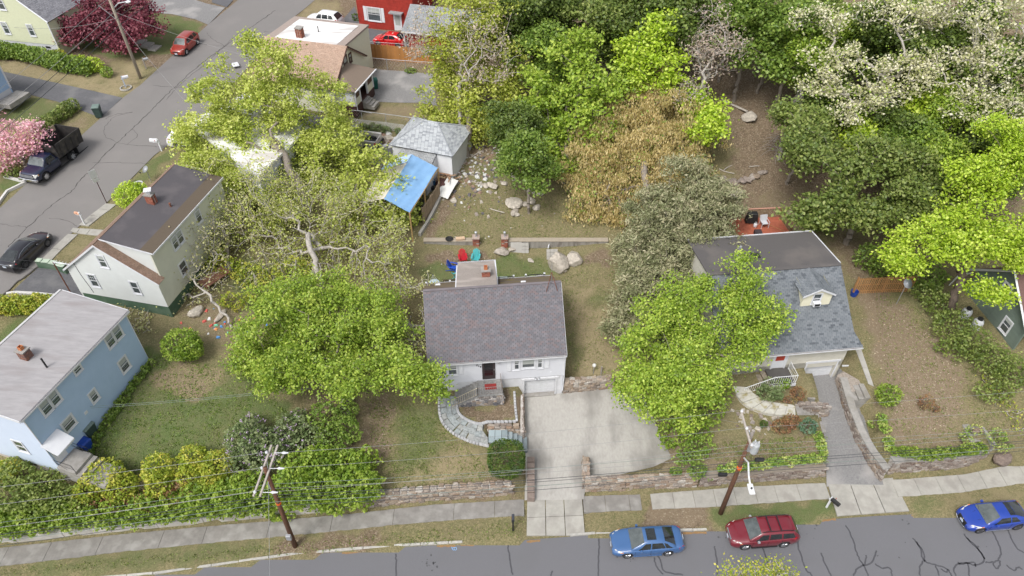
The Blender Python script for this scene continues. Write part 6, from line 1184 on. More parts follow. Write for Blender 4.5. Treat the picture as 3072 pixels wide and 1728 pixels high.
  # ---------------- fences
def board_fence(lb,line,h,bw,mat,gap=.008,post=2.4,rails=True,name='fence',z=None,capm=None,pick=False,limit=290):
 T=thing(name,lb,'fence');R_=resample(line,bw);n=0;zf_=z or(lambda x,y:hz(x,y));mb=MB();me=MB().box(-bw/2+gap,-.01,0,bw/2-gap,.01,h).mesh('board');me.materials.append(mat)
 rr=random.Random(4)
 for a,b in zip(R_[:-1],R_[1:]):
  x,y=(a[0]+b[0])/2,(a[1]+b[1])/2;an=math.atan2(b[1]-a[1],b[0]-a[0])
  if n<limit:
   o=bpy.data.objects.new('picket' if pick else 'board',me);COL.objects.link(o);o.parent=T;o.location=(x,y,zf_(x,y)+rr.uniform(-.015,.015));o.rotation_euler=(rr.uniform(-.02,.02),0,an)
   n+=1
 P=resample(line,post)
 for p in P:part('post',MB().box(p[0]-.05,p[1]+.03,zf_(*p)-.3,p[0]+.05,p[1]+.13,zf_(*p)+h+.06),capm or mat,T)
 if rails:
  for f in(.15,.55,.9):part('rail',strip([(a[0],a[1]+.035)for a in P],.04,[zf_(*p)+h*f+.04 for p in P],[zf_(*p)+h*f-.04 for p in P]),mat,T)
 return T
board_fence('orange cedar board fence between the red car and the grey driveway',[p[:2]for p in[(-18.79,79.47,7.93),(-14.23,78.32,7.99),(-9.61,76.72,8.37),(-7.88,75.92,8.57)]],1.8,.17,CEDAR)
TANF=M('weathered_tan_boards',(.38,.29,.20),(.31,.235,.165),scale=5,rough=.9,stretch=(3,3,.4),objr=.12)
fl=[p[:2]for p in[(-8.10,51.68,4.79),(-7.44,53.32,4.99),(-6.81,55.07,5.23)]]
board_fence('weathered tan board fence between the tarp canopy and the yard',fl,1.75,.14,TANF)
T=thing('footing_wall','pale concrete footing along the tan board fence','wall');fl2=[p[:2]for p in[(-8.32,50.21,4.59),(-7.67,51.88,4.79),(-7.20,53.42,4.99),(-6.75,55.07,5.23)]]
part('footing',strip(fl2,.25,[hz(*p)+.35 for p in fl2],[hz(*p)-.4 for p in fl2]),CONCL,T,bevel=.02)
PICK=M('orange_picket_wood',(.45,.24,.10),(.36,.19,.08),scale=5,rough=.85,objr=.14)
fl3=[p[:2]for p in[(28.65,43.59,3.69),(31.08,43.64,3.79),(33.35,43.51,4.01)]]
board_fence('orange wooden picket fence between the cream house and the woods',fl3,1.75,.155,PICK,gap=.035,pick=True)
def chain_fence(lb,line,h=1.15,lattice=False):
 T=thing('chain_link_fence',lb,'fence');P=resample(line,2.6);zz=[hz(*p)for p in P]
 part('top_rail',MB().tube([(p[0],p[1],z+h)for p,z in zip(P,zz)],.032,6),STEEL,T)
 for p,z in zip(P,zz):part('post',MB().tube([(p[0],p[1],z-.2),(p[0],p[1],z+h+.05)],.035,6),STEEL,T)
 mb=MB();R_=resample(line,.34)
 for i,(a,b)in enumerate(zip(R_[:-1],R_[1:])):
  za_,zb_=hz(*a),hz(*b)
  for k in range(3):z0_,z1_=h*k/3+.03,h*(k+1)/3+.03;mb.tube([(a[0],a[1],za_+z0_),(b[0],b[1],zb_+z1_)],.004,3,cap=False);mb.tube([(a[0],a[1],za_+z1_),(b[0],b[1],zb_+z0_)],.004,3,cap=False)
 part('mesh_wire',mb,STEEL,T);return T
chain_fence('galvanised chain link fence in front of the orange cedar fence',[p[:2]for p in[(-16.40,76.76,7.77),(-14.14,76.23,7.78),(-11.96,75.69,7.89),(-8.70,74.60,8.19)]],1.3)
chain_fence('galvanised chain link fence right beside the red hatchback',[p[:2]for p in[(-21.44,82.61,8.05),(-19.32,81.30,7.99),(-15.40,80.27,8.05),(-11.91,79.17,8.31)]],1.2)
chain_fence('galvanised chain link fence behind the white lattice and garage',[p[:2]for p in[(-16.71,67.00,6.72),(-15.72,66.87,6.68),(-13.14,66.30,6.65),(-10.57,65.60,6.67),(-8.17,64.90,6.69)]],1.15)
T=thing('lattice_fence','white lattice panel fence behind the silver pickup truck','fence');ll=[p[:2]for p in[(-16.71,66.00,6.59),(-13.59,65.42,6.55),(-11.04,64.73,6.56)]];R_=resample(ll,.25)
for a,b in zip(R_[:-1],R_[1:]):
 z_=hz(*a)
 for k in range(3):part('lath',MB().tube([(a[0],a[1],z_+.3*k),(b[0],b[1],z_+.3*k+.3)],.022,4),WHITE,T);part('lath',MB().tube([(a[0],a[1],z_+.3*k+.3),(b[0],b[1]+.01,z_+.3*k)],.022,4),WHITE,T)
T=thing('retaining_wall','green painted stepped wall beside the sloping driveway of the white gabled house','wall');GW=M('pale_green_paint',(.42,.50,.40),(.36,.43,.34),scale=3,rough=.9)
g_=[(-38.78,44.06,6.36),(-38.30,44.04,6.31),(-37.70,43.97,6.23),(-37.08,43.83,6.13),(-36.32,43.58,5.99)]
for i,(a,b)in enumerate(zip(g_[:-1],g_[1:])):zt_=7.0-.06*i;part('wall_section',strip([a[:2],b[:2]],.35,zt_,4.6),GRN,T);part('coping',strip([a[:2],b[:2]],.45,zt_+.08,zt_+.002),GW,T,bevel=.02)
lc=[(-39.81,40.77,6.11),(-39.19,40.96,6.08),(-37.52,41.02,5.88),(-36.14,41.01,5.67),(-35.56,41.06,5.58)]
T=solo('garden_kerb',strip([p[:2]for p in lc],.25,[p[2]+.35 for p in lc],[p[2]-.3 for p in lc]),WK,'pale kerb below the driveway of the white gabled house','kerb',bevel=.03)
# ==== VEHICLES
TYRE=M('tyre_rubber',(.022,.022,.024),(.035,.035,.036),rough=.85);RIM=M('alloy_rim',(.62,.63,.65),(.5,.51,.53),rough=.25,metal=.9);RIMD=M('dark_alloy_rim',(.16,.16,.17),rough=.35,metal=.8)
CGL=M('car_glass',(.012,.015,.016),(.03,.035,.037),scale=2,rough=.04,spec=.6,coat=.35);CGL2=M('windscreen_glass',(.05,.062,.06),(.11,.125,.125),scale=1.6,rough=.05,spec=.8,coat=.5)
LAMPW=M('headlight_lens',(.62,.62,.58),(.5,.5,.47),rough=.1,coat=1);LAMPO=M('amber_lens',(.75,.25,.04),rough=.2,coat=1);LAMPR=M('red_lens',(.45,.01,.015),rough=.15,coat=1)
PLATE=M('number_plate',(.45,.55,.70),(.7,.72,.74),scale=9,rough=.4);TRIMB=M('black_plastic',(.02,.02,.022),rough=.6);CHR=M('chrome',(.75,.76,.78),rough=.12,metal=1)
def paint(name,c):return M(name,c,tuple(x*.93 for x in c),scale=1,rough=.28,spec=.5,coat=.8)
def make_wheel(par,x,y,r,rim,side,w_=.21,spokes=5,name='wheel'):
 wh=link(name,None,None,par,(x,y,r));
 def lathe_y(prof,n=20):
  mb=MB();b=0
  for rr_,yy in prof:
   for j in range(n):t=2*math.pi*j/n;mb.v.append((rr_*math.cos(t),yy*side,rr_*math.sin(t)))
  for i in range(len(prof)-1):
   for j in range(n):
    q=i*n;f=(q+j,q+(j+1)%n,q+n+(j+1)%n,q+n+j);mb.f.append(f if side>0 else f[::-1]);mb.mi.append(0)
  return mb
 h=w_/2
 part('tyre',lathe_y([(r*.62,-h),(r*.93,-h),(r,-h*.7),(r,h*.7),(r*.93,h),(r*.68,h*1.0),(r*.66,h*.8)]),TYRE,wh,smooth=True)
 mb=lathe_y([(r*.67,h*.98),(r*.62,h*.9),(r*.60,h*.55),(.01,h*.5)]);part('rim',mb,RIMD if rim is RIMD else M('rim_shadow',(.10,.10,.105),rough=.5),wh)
 sp=MB()
 for k in range(spokes):
  t=2*math.pi*k/spokes+.3;c_,s_=math.cos(t),math.sin(t);q=lambda a,b,yy:(a*c_-b*s_,yy*side,a*s_+b*c_)
  P=[q(.0,-.05,h*.6),q(r*.64,-.045,h*.75),q(r*.64,.045,h*.75),q(.0,.05,h*.6),q(.0,-.04,h*.92),q(r*.64,-.035,h*.97),q(r*.64,.035,h*.97),q(.0,.04,h*.92)]
  sp.hexa(P if side>0 else[P[i]for i in(3,2,1,0,7,6,5,4)])
 part('spokes',sp,rim,wh);return wh
def make_car(name,label,cat,pos,rz,P,body,rim=RIM,spokes=5,extras=None):
 """P: L,W,H, wb, fo (front overhang), r, profile lists. car points along -x (front at low x)"""
 T=thing(name,label,cat,pos,rz);L_,W_=P['L'],P['W'];x0=-L_/2;xf=x0+P['fo'];xr=xf+P['wb'];r=P['r'];hood=P['hood'];belt=P['belt'];floor_=P.get('floor',.20)
 xs_=sorted(set([round(x0+L_*i/46,3)for i in range(47)]+[round(c_+r*1.16*k,3)for c_ in(xf,xr)for k in(-1,-.97,-.8,-.6,-.35,0,.35,.6,.8,.97,1)if x0<c_+r*1.16*k<x0+L_]))
 itp=lambda pts,x:float(np.interp(x-x0,[p[0]for p in pts],[p[1]for p in pts]))
 pw=P.get('plan',[(0,.74),(.12,.86),(.4,.95),(1.0,.99),(L_*.5,1),(L_-1.0,.985),(L_-.35,.93),(L_-.1,.86),(L_,.78)])
 mb=MB();rings=[]
 for x in xs_:
  hw=W_/2*itp(pw,x);zt=itp(hood,x);zb_=itp(belt,x);zf=itp(P['under'],x)if 'under' in P else floor_+.12*max(0,1-(x-x0)/.25)+.14*max(0,1-(x0+L_-x)/.3)
  for c_ in(xf,xr):
   d=abs(x-c_);
   if d<r*1.16:zf=max(zf,r+math.sqrt(max(0,(r*1.16)**2-d*d))*.98)
  zb_=max(min(zb_,zt),zf+.06);zm=(zf+zb_)/2
  rings.append([(x,-hw*.55,max(zf,floor_+.05)),(x,-hw*.93,zf),(x,-hw*.99,zf+(zm-zf)*.3),(x,-hw,zm),(x,-hw*.985,zb_-.06),(x,-hw*.94,zb_),(x,-hw*.82,(zb_+zt)/2+.012),(x,-hw*.55,zt-.004),(x,0,zt+.018)])
 n=len(rings[0]);full=[]
 for rg in rings:full.append(rg+[(p[0],-p[1],p[2])for p in rg[-2::-1]])
 m=len(full[0]);mb.v=[p for rg in full for p in rg]
 for i in range(len(full)-1):
  for j in range(m-1):q=i*m;mb.f.append((q+j,q+j+1,q+m+j+1,q+m+j));mb.mi.append(0)
 mb.f.append(tuple(range(m))[::-1]);mb.mi.append(0);mb.f.append(tuple((len(full)-1)*m+j for j in range(m)));mb.mi.append(0)
 bd=part('body',mb,body,T,smooth=True)
 try:bd.data.set_sharp_from_angle(angle=R(38))
 except Exception:pass
 part('underbody',MB().box(x0+.25,-W_/2*.72,.16,x0+L_-.3,W_/2*.72,.5).box(xf-r*1.1,-W_/2*.86,.2,xf+r*1.1,W_/2*.86,P['belt'][2][1]-.12).box(min(xr,x0+L_-.6)-r*1.1,-W_/2*.86,.2,min(xr+r*1.1,x0+L_-.05),W_/2*.86,P['belt'][2][1]-.12),TRIMB,T)
 g=P['cab']
 xa,xb,xc,xd=(x0+v for v in g[:4]);zr=g[4];wr=W_/2*g[5];wbelt=W_/2*.90
 st_=[]
 for t in np.linspace(0,1,5):st_.append((xa+(xb-xa)*t,itp(hood,xa)+(zr-.03-itp(hood,xa))*(t**.92),wbelt+(wr-wbelt)*t))
 for t in np.linspace(.2,1,5):st_.append((xb+(xc-xb)*t,zr-.03+.045*math.sin(math.pi*min(1,t*.95))-(.03*t if 'slope' in P else 0),wr-.01*t))
 zend=st_[-1][1]
 for t in np.linspace(.25,1,4):st_.append((xc+(xd-xc)*t,zend+(itp(hood,xd)-zend)*t**1.15,(wr-.01)+(wbelt*.93-wr)*t))
 mb=MB();full=[]
 for x,z,w_ in st_:
  wb_=W_/2*.935*itp(pw,x)if True else wbelt;zb_=min(itp(belt,x)-.02,z-.005)
  sec=[(x,-wb_,zb_),(x,-(wb_*.55+w_*.45),zb_+(z-zb_)*.5),(x,-w_-.012,zb_+(z-zb_)*.9),(x,-w_*.90,z),(x,-w_*.45,z+.022),(x,0,z+.03)]
  full.append(sec+[(p[0],-p[1],p[2])for p in sec[-2::-1]])
 m=len(full[0]);mb.v=[p for rg in full for p in rg]
 for i in range(len(full)-1):
  for j in range(m-1):q=i*m;mb.f.append((q+j,q+j+1,q+m+j+1,q+m+j));mb.mi.append(0)
 mb.f.append(tuple(range(m))[::-1]);mb.mi.append(0);mb.f.append(tuple((len(full)-1)*m+j for j in range(m)));mb.mi.append(0)
 ro=part('roof',mb,P.get('roofmat',body),T,smooth=True)
 def pane(nm,i0,i1,e,mat=CGL2,shrink=.90):
  mb=MB();vs=[];k=7
  A_,B_=st_[i0],st_[i1];S=st_[i0:i1+1]
  for a,(x,z,w_)in enumerate(S):
   if a==0:x+=(S[1][0]-x)*e;z+=(S[1][1]-z)*e
   if a==len(S)-1:x-=(x-S[-2][0])*e;z-=(z-S[-2][1])*e
   for j in range(k+1):
    y=(-1+2*j/k);crown=.022*(1-y*y)+.03*0;vs.append((x,y*w_*shrink,z+crown+.014))
  fs=[(a*(k+1)+j,a*(k+1)+j+1,(a+1)*(k+1)+j+1,(a+1)*(k+1)+j)for a in range(len(S)-1)for j in range(k)]
  mb.add(vs,[f[::-1]for f in fs]);mb.add([(x,y,z-.05)for x,y,z in vs],fs);return part(nm,mb,mat,T,smooth=True)
 pane('windscreen',0,4,.12);pane('rear_window',9,len(st_)-1,.12,CGL,.86)
 for sgn in(-1,1):
  for(u0,u1,u0t,u1t)in P['side']:
   def pt(u,f):
    x=x0+u;zz=float(np.interp(x,[s[0]for s in st_],[s[1]for s in st_]));ww=float(np.interp(x,[s[0]for s in st_],[s[2]for s in st_]));wb_=W_/2*.935*itp(pw,x);zb_=itp(belt,x)-.02
    z=zb_+(zz-zb_)*f;w_=(wb_+(wb_*.55+ww*.45-wb_)*f/.5)if f<=.5 else(wb_*.55+ww*.45)+(ww+.012-(wb_*.55+ww*.45))*(f-.5)/.4
    return(x,sgn*(w_+.012),z)
   q=[pt(u0,.13),pt(u1,.13),pt(u1*.5+u1t*.5,.5),pt(u1t,.84),pt(u0t,.84),pt(u0*.5+u0t*.5,.5)]
   mb=MB();mb.add(q+[(p[0],p[1]-sgn*.04,p[2])for p in q],[(0,1,2,5),(5,2,3,4),(0,6,7,1),(1,7,8,2),(2,8,9,3),(3,9,10,4),(4,10,11,5),(5,11,6,0)]if sgn<0 else[(5,2,1,0),(4,3,2,5),(1,7,6,0),(2,8,7,1),(3,9,8,2),(4,10,9,3),(5,11,10,4),(0,6,11,5)])
   part('side_window',mb,P.get('sglass',CGL),T)
  yb=lambda x:sgn*W_/2*itp(pw,x0+x)
  xm_=P['side'][0][0]+.18;z_=itp(belt,x0+xm_)
  mb=MB();y_=yb(xm_);mb.hexa([(x0+xm_-.08,y_*.95 if sgn>0 else y_*1.12,z_-.0),(x0+xm_+.10,y_*.95 if sgn>0 else y_*1.12,z_+.0),(x0+xm_+.10,y_*1.12 if sgn>0 else y_*.95,z_+.0),(x0+xm_-.08,y_*1.12 if sgn>0 else y_*.95,z_+.0),(x0+xm_-.05,y_*.95 if sgn>0 else y_*1.14,z_+.14),(x0+xm_+.08,y_*.95 if sgn>0 else y_*1.14,z_+.14),(x0+xm_+.08,y_*1.14 if sgn>0 else y_*.95,z_+.14),(x0+xm_-.05,y_*1.14 if sgn>0 else y_*.95,z_+.14)])
  part('mirror',mb,P.get('mirror',body),T,bevel=.02)
  for xd_ in P['doors']:
   z0_,z1_=.34,itp(belt,x0+xd_)-.05;yy=yb(xd_)
   part('door_gap',MB().box(x0+xd_-.006,yy*.96,z0_,x0+xd_+.006,yy*1.004,z1_),TRIMB,T)
  for xd_ in P['handles']:
   yy=yb(xd_);z_=itp(belt,x0+xd_)-.14;part('door_handle',MB().box(x0+xd_-.08,yy*.98,z_-.015,x0+xd_+.08,yy*1.02,z_+.015),body,T,bevel=.006)
  part('sill_trim',MB().box(xf+r*1.25,yb(2)*.93,.20,xr-r*1.25,yb(2)*1.006,.29),P.get('sillmat',body),T,bevel=.01)
  for nm,lst,mt_ in(('headlight',P['hl'],LAMPW),('indicator',P.get('ind',[]),LAMPO),('taillight',P['tl'],LAMPR)):
   if not lst:continue
   vs=[]
   for(ux,fy,z)in lst:
    hw_=W_/2*itp(pw,x0+ux);vs.append((x0+ux,sgn*hw_*fy,z))
   k=len(vs);c_=Vector((sum(v[0]for v in vs)/k,sum(v[1]for v in vs)/k,sum(v[2]for v in vs)/k));inn=Vector((x0+L_/2,0,.5))-c_;inn.normalize()
   back=[tuple(Vector(v)+inn*.10)for v in vs];fs=[tuple(range(k)),tuple(range(k,2*k))[::-1]]+[(i,k+i,k+(i+1)%k,(i+1)%k)for i in range(k)]
   part(nm,MB().add(vs+back,fs),mt_,T)
  for xx in(xf,xr):make_wheel(T,xx,sgn*(W_/2-.115),r,rim,sgn,spokes=spokes)
 gz0,gz1,gw=P['grille'];part('grille',MB().box(x0-.012,-gw,gz0,x0+.12,gw,gz1),P.get('gmat',TRIMB),T,bevel=.01)
 part('number_plate',MB().box(x0-.03,-.15,.36,x0-.014,.15,.51),PLATE,T);part('number_plate',MB().box(x0+L_+.0,-.15,P.get('rpz',.75),x0+L_+.02,.15,P.get('rpz',.75)+.14),PLATE,T)
 if 'black' in P:part('lower_grille',MB().box(x0-.006,-W_*.3,.22,x0+.1,W_*.3,.34),TRIMB,T)
 for xx in(xa+.02,):
  for y_ in(-.42,.18):part('wiper',MB().tube([(xx+.02,y_,itp(hood,xa)+.045),(xx+.16,y_+.5,itp(hood,xa)+.13)],.009,4),TRIMB,T)
 if extras:extras(T,dict(x0=x0,L=L_,W=W_,zr=zr,st=st_,xa=xa,xb=xb,xc=xc,xd=xd,wr=wr))
 return T
def carpos(f,r,side,W_,fo,wb,L_,z=None):
 """front and rear wheel contacts on the visible side -> car origin and heading"""
 F_,B_=Vector(f[:2]),Vector(r[:2]);d=(B_-F_).normalized();rz=math.atan2(d.y,d.x);n=Vector((-d.y,d.x))*side
 m=(F_+B_)/2+n*(W_/2-.1);off=(fo+wb/2)-L_/2;c_=m-d*off*1.0;z=(f[2]+r[2])/2 if z is None else z
 pitch=math.atan2(r[2]-f[2],(B_-F_).length);return(c_.x,c_.y,z),rz,pitch
def sedan(L,W,H,wb,fo,r,**k):
 P=dict(L=L,W=W,H=H,wb=wb,fo=fo,r=r,hood=[(0,.62),(.12,.72),(.5,.80),(1.2,.92),(1.5,.95),(L-1.0,1.04),(L-.35,1.04),(L-.08,.98),(L,.80)],belt=[(0,.55),(.3,.70),(1.2,.86),(2.4,.92),(L-1.2,.97),(L-.3,.98),(L,.78)],cab=[1.18,2.05,3.35,4.12,H,.66],side=[(1.62,2.42,2.10,2.46),(2.50,3.42,2.53,3.22),(3.47,3.92,3.30,3.52)],doors=[1.45,2.47,3.5],handles=[2.3,3.3],hl=[(.05,.78,.60),(.32,.97,.68),(.62,.99,.74),(.50,.90,.775),(.16,.70,.72)],ind=[(.50,.985,.66),(.66,1.0,.735),(.60,.99,.75),(.46,.965,.70)],tl=[(L-.40,1.005,.80),(L-.06,.90,.78),(L-.04,.88,.93),(L-.36,.985,.96)],grille=(.50,.66,.36));P.update(k);return P
WH=lambda p:p
P=sedan(4.73,1.77,1.42,2.67,.98,.32)
def ex1(T,d):
 part('sunroof',MB().box(d['xb']+.18,-.40,d['zr']+.0,d['xb']+.78,.40,d['zr']+.062),CGL,T,bevel=.008);part('grille_bar',MB().box(d['x0']-.03,-.38,.60,d['x0']+.02,.38,.64).box(d['x0']-.03,-.38,.66,d['x0']+.02,.38,.69),CHR,T)
c,rz,pt_=carpos((7.57,22.24,0.32),(10.22,22.40,0.32),1,1.77,.98,2.67,4.73,.012)
make_car('parked_car','metallic blue sedan with black sunroof parked on the front street','car',c,rz,P,paint('metallic_blue_paint',(.045,.115,.27)),extras=ex1)
P=sedan(4.56,1.80,1.68,2.615,.93,.345,hood=[(0,.72),(.1,.84),(.5,.95),(1.1,1.05),(1.3,1.07),(4.2,1.12),(4.5,1.08),(4.56,.95)],belt=[(0,.62),(.3,.82),(1.2,.98),(2.4,1.02),(3.6,1.05),(4.3,1.06),(4.56,.9)],cab=[1.10,1.86,4.02,4.50,1.60,.74],side=[(1.48,2.32,1.92,2.34),(2.42,3.22,2.44,3.16),(3.32,4.18,3.28,3.96)],doors=[1.35,2.38,3.3],handles=[2.2,3.15],hl=[(.02,.80,.70),(.30,.97,.76),(.62,.995,.84),(.5,.9,.90),(.12,.72,.83)],ind=[(.52,.985,.77),(.66,1.0,.83),(.6,.99,.85),(.46,.97,.80)],tl=[(4.16,1.005,.92),(4.5,.90,.90),(4.50,.88,1.04),(4.2,.985,1.12)],grille=(.60,.78,.42),gmat=CHR,sglass=CGL,mirror=STEEL,floor=.24,sillmat=TRIMB,rpz=.85)
def ex2(T,d):
 for s_ in(-1,1):part('roof_rail',MB().tube([(d['xb']+.05,s_*.56,d['zr']+.0),(d['xb']+.3,s_*.565,d['zr']+.09),(d['xc']-.3,s_*.555,d['zr']+.09),(d['xc']-.02,s_*.55,d['zr']+.01)],.028,6),TRIMB,T)
 for xx in(.55,1.25):part('roof_bar',MB().box(d['xb']+xx,-.56,d['zr']+.10,d['xb']+xx+.075,.56,d['zr']+.135),TRIMB,T,bevel=.01)
 part('spoiler',MB().box(d['xc']-.02,-.5,d['zr']-.02,d['xc']+.14,.5,d['zr']+.02),paint('dark_red_paint',(.16,.012,.022)),T,bevel=.01)
c,rz,pt_=carpos((15.39,22.82,0.34),(18.00,23.00,0.34),1,1.80,.93,2.615,4.56,.012)
make_car('parked_car','dark red estate car with black roof bars parked behind the blue sedan','car',c,rz,P,paint('dark_red_paint',(.16,.012,.022)),extras=ex2)
P=sedan(4.22,1.79,1.40,2.65,.86,.335,hood=[(0,.55),(.12,.68),(.5,.80),(1.15,.93),(1.3,.95),(3.7,1.12),(4.1,1.08),(4.22,.85)],belt=[(0,.5),(.3,.70),(1.2,.86),(2.4,.93),(3.4,1.02),(4.0,1.02),(4.22,.8)],cab=[1.08,2.02,3.1,4.0,1.38,.64],side=[(1.55,2.75,2.10,2.70),(2.82,3.45,2.78,3.12)],doors=[1.4,2.82],handles=[2.6],hl=[(.10,.80,.60),(.40,.98,.66),(.80,1.0,.78),(.62,.93,.79),(.22,.76,.74)],ind=[(.66,.995,.70),(.92,1.0,.79),(.85,.99,.81),(.62,.97,.75)],tl=[(3.85,1.01,.86),(4.16,.9,.84),(4.17,.88,.98),(3.9,.985,1.02)],grille=(.28,.62,.40),sillmat=CHR,roofmat=None)
P['roofmat']=paint('bright_blue_paint',(.012,.045,.30));c,rz,pt_=carpos((31.49,24.00,0.34),(34.12,24.25,0.34),1,1.79,.86,2.65,4.22,.012)
def ex3(T,d):
 part('rear_roof_glass',MB().box(d['xc']-.38,-.48,d['zr']-.03,d['xc']-.02,.48,d['zr']+.045),CGL,T,bevel=.006);part('bumper_trim',MB().tube([(d['x0']-.02,-.55,.30),(d['x0']-.05,-.3,.22),(d['x0']-.05,.3,.22),(d['x0']-.02,.55,.30)],.02,5),CHR,T)
 part('badge',MB().lathe([(.06,0),(.05,.02)],(0,0,0),10),CHR,T,loc=(d['x0']+.0,0,.60),rot=(0,-1.2,0))
 for y_ in(-.3,.3):part('bonnet_crease',MB().tube([(d['x0']+.75,y_,.862),(d['x0']+.95,y_*1.12,.905)],.008,4),TRIMB,T)
make_car('parked_car','bright royal blue hatchback coupe parked farthest right on the front street','car',c,rz,P,paint('bright_blue_paint',(.012,.045,.30)),RIMD,8,extras=ex3)
P=sedan(4.63,1.80,1.41,2.70,.90,.335,hood=[(0,.60),(.12,.70),(.5,.80),(1.2,.93),(1.4,.95),(3.9,1.08),(4.3,1.07),(4.55,1.02),(4.63,.85)],cab=[1.15,2.0,3.2,4.25,1.41,.66],side=[(1.6,2.45,2.10,2.48),(2.54,3.5,2.56,3.28)],tl=[(4.2,1.005,.86),(4.57,.88,.84),(4.58,.55,.92),(4.50,.6,1.0),(4.25,.985,.98)])
f_,b_=(-39.06,46.38,6.51),(-39.62,43.80,6.43)
c,rz,pt_=carpos(f_,b_,-1,1.8,.90,2.70,4.63)
def ex4(T,d):
 for s_ in(-1,1):part('window_chrome',MB().tube([(d['xb']-.35,s_*.72,1.22),(d['xb']+.1,s_*.655,1.345),(d['xb']+.8,s_*.65,1.37),(d['xc']+.2,s_*.68,1.27),(d['xc']+.55,s_*.76,1.1)],.014,4),CHR,T)
 part('tail_strip',MB().box(d['x0']+d['L']-.06,-.45,.98,d['x0']+d['L']+.0,.45,1.0),CHR,T)
T=make_car('parked_car','black sedan parked beside the pale path on the side street','car',(c[0],c[1],c[2]+.05),rz,P,paint('black_paint',(.010,.009,.014)),RIMD,5,extras=ex4);T.rotation_euler=(0,-pt_,rz)
P=sedan(4.14,1.75,1.60,2.50,.85,.34,hood=[(0,.70),(.1,.82),(.5,.93),(1.0,1.02),(1.15,1.04),(3.8,1.1),(4.05,1.06),(4.14,.9)],belt=[(0,.6),(.3,.8),(1.1,.95),(2.2,.99),(3.3,1.03),(3.9,1.04),(4.14,.85)],cab=[.98,1.62,3.55,4.02,1.58,.72],side=[(1.32,2.06,1.68,2.10),(2.14,2.95,2.18,2.85),(3.05,3.7,3.0,3.45)],doors=[1.2,2.1,3.0],handles=[1.95,2.85],hl=[(.06,.72,.66),(.28,.94,.70),(.50,.985,.80),(.40,.88,.88),(.14,.70,.82)],ind=None,tl=[(3.85,1.005,.95),(4.1,.9,.93),(4.1,.86,1.2),(3.9,.97,1.25)],grille=(.55,.68,.35),sillmat=TRIMB,floor=.24);P['ind']=[]
c,rz,pt_=carpos((-37.39,78.34,8.58),(-36.86,80.91,8.68),1,1.75,.85,2.5,4.14);RR=paint('dusty_red_paint',(.30,.035,.022));P['roofmat']=RR
T=make_car('parked_car','rust red small hatchback parked on the grass edge of the side street','car',(c[0],c[1],c[2]+.05),rz,P,RR);T.rotation_euler=(0,-pt_,rz)
P=sedan(3.9,1.70,1.48,2.49,.75,.31,hood=[(0,.65),(.1,.75),(.4,.85),(.95,.97),(1.1,1.0),(3.5,1.08),(3.8,1.02),(3.9,.85)],belt=[(0,.55),(.3,.74),(1.0,.90),(2.2,.96),(3.2,1.04),(3.7,1.05),(3.9,.8)],cab=[.88,1.62,3.0,3.72,1.46,.68],side=[(1.3,2.05,1.70,2.08),(2.13,2.95,2.15,2.75)],doors=[1.15,2.1,3.0],handles=[1.95,2.85],hl=[(.06,.78,.64),(.3,.96,.68),(.6,.99,.82),(.45,.9,.84),(.14,.72,.76)],tl=[(3.6,1.0,.8),(3.86,.9,.8),(3.84,.86,1.0),(3.62,.97,1.04)],grille=(.3,.42,.35));P['ind']=[]
c,rz,pt_=carpos((-15.81,81.57,8.07),(-13.46,80.91,8.25),1,1.70,.75,2.49,3.9)
make_car('parked_car','bright red hatchback parked beside the orange cedar fence','car',(c[0],c[1],c[2]+.06),rz,P,paint('bright_red_paint',(.55,.008,.010)),RIM)
PS=sedan(4.6,1.85,1.68,2.69,.93,.355,hood=[(0,.72),(.1,.86),(.5,.98),(1.1,1.07),(1.3,1.09),(4.2,1.14),(4.5,1.1),(4.6,.9)],belt=[(0,.62),(.3,.84),(1.2,.99),(2.4,1.03),(3.6,1.08),(4.3,1.1),(4.6,.85)],cab=[1.10,1.86,3.95,4.5,1.66,.72],side=[(1.48,2.32,1.92,2.34),(2.42,3.22,2.44,3.16),(3.32,3.95,3.28,3.75)],doors=[1.35,2.38,3.3],handles=[2.2,3.15],hl=[(.05,.78,.74),(.3,.96,.78),(.6,.99,.88),(.5,.9,.92),(.14,.72,.86)],tl=[(4.25,1.005,1.0),(4.56,.9,.98),(4.56,.86,1.1),(4.3,.985,1.14)],grille=(.45,.72,.42),sillmat=TRIMB,floor=.24,rpz=.85);PS['ind']=[]
WP=paint('white_paint',(.74,.75,.76))
f_,b_=(-24.97,86.86,8.37),(-21.51,85.66,8.12)
c,rz,pt_=carpos(f_,b_,1,1.85,.93,2.69,4.6);T=make_car('parked_car','white crossover parked behind the white flat roof at the top of the street','car',(c[0]-.3,c[1]+.6,c[2]+.05),rz,PS,WP)
f_,b_=(-29.54,60.74,7.15),(-33.06,60.39,7.37)
c,rz,pt_=carpos(f_,b_,-1,1.85,.93,2.69,4.6);T=make_car('parked_car','white crossover half hidden under the lime green tree at the side street','car',(c[0],c[1],c[2]+.05),rz,PS,WP)
def box_part(T,nm,x0,y0,z0,x1,y1,z1,mat,bev=.01):return part(nm,MB().box(x0,y0,z0,x1,y1,z1),mat,T,bevel=bev)
NAVY=paint('navy_paint',(.008,.014,.045));TKB=M('rusty_black_steel',(.028,.028,.030),(.05,.045,.042),scale=4,rough=.6,c3=(.085,.075,.065),s3=1.6)
f_,b_=(-42.93,55.30,7.11),(-42.10,58.36,7.31)
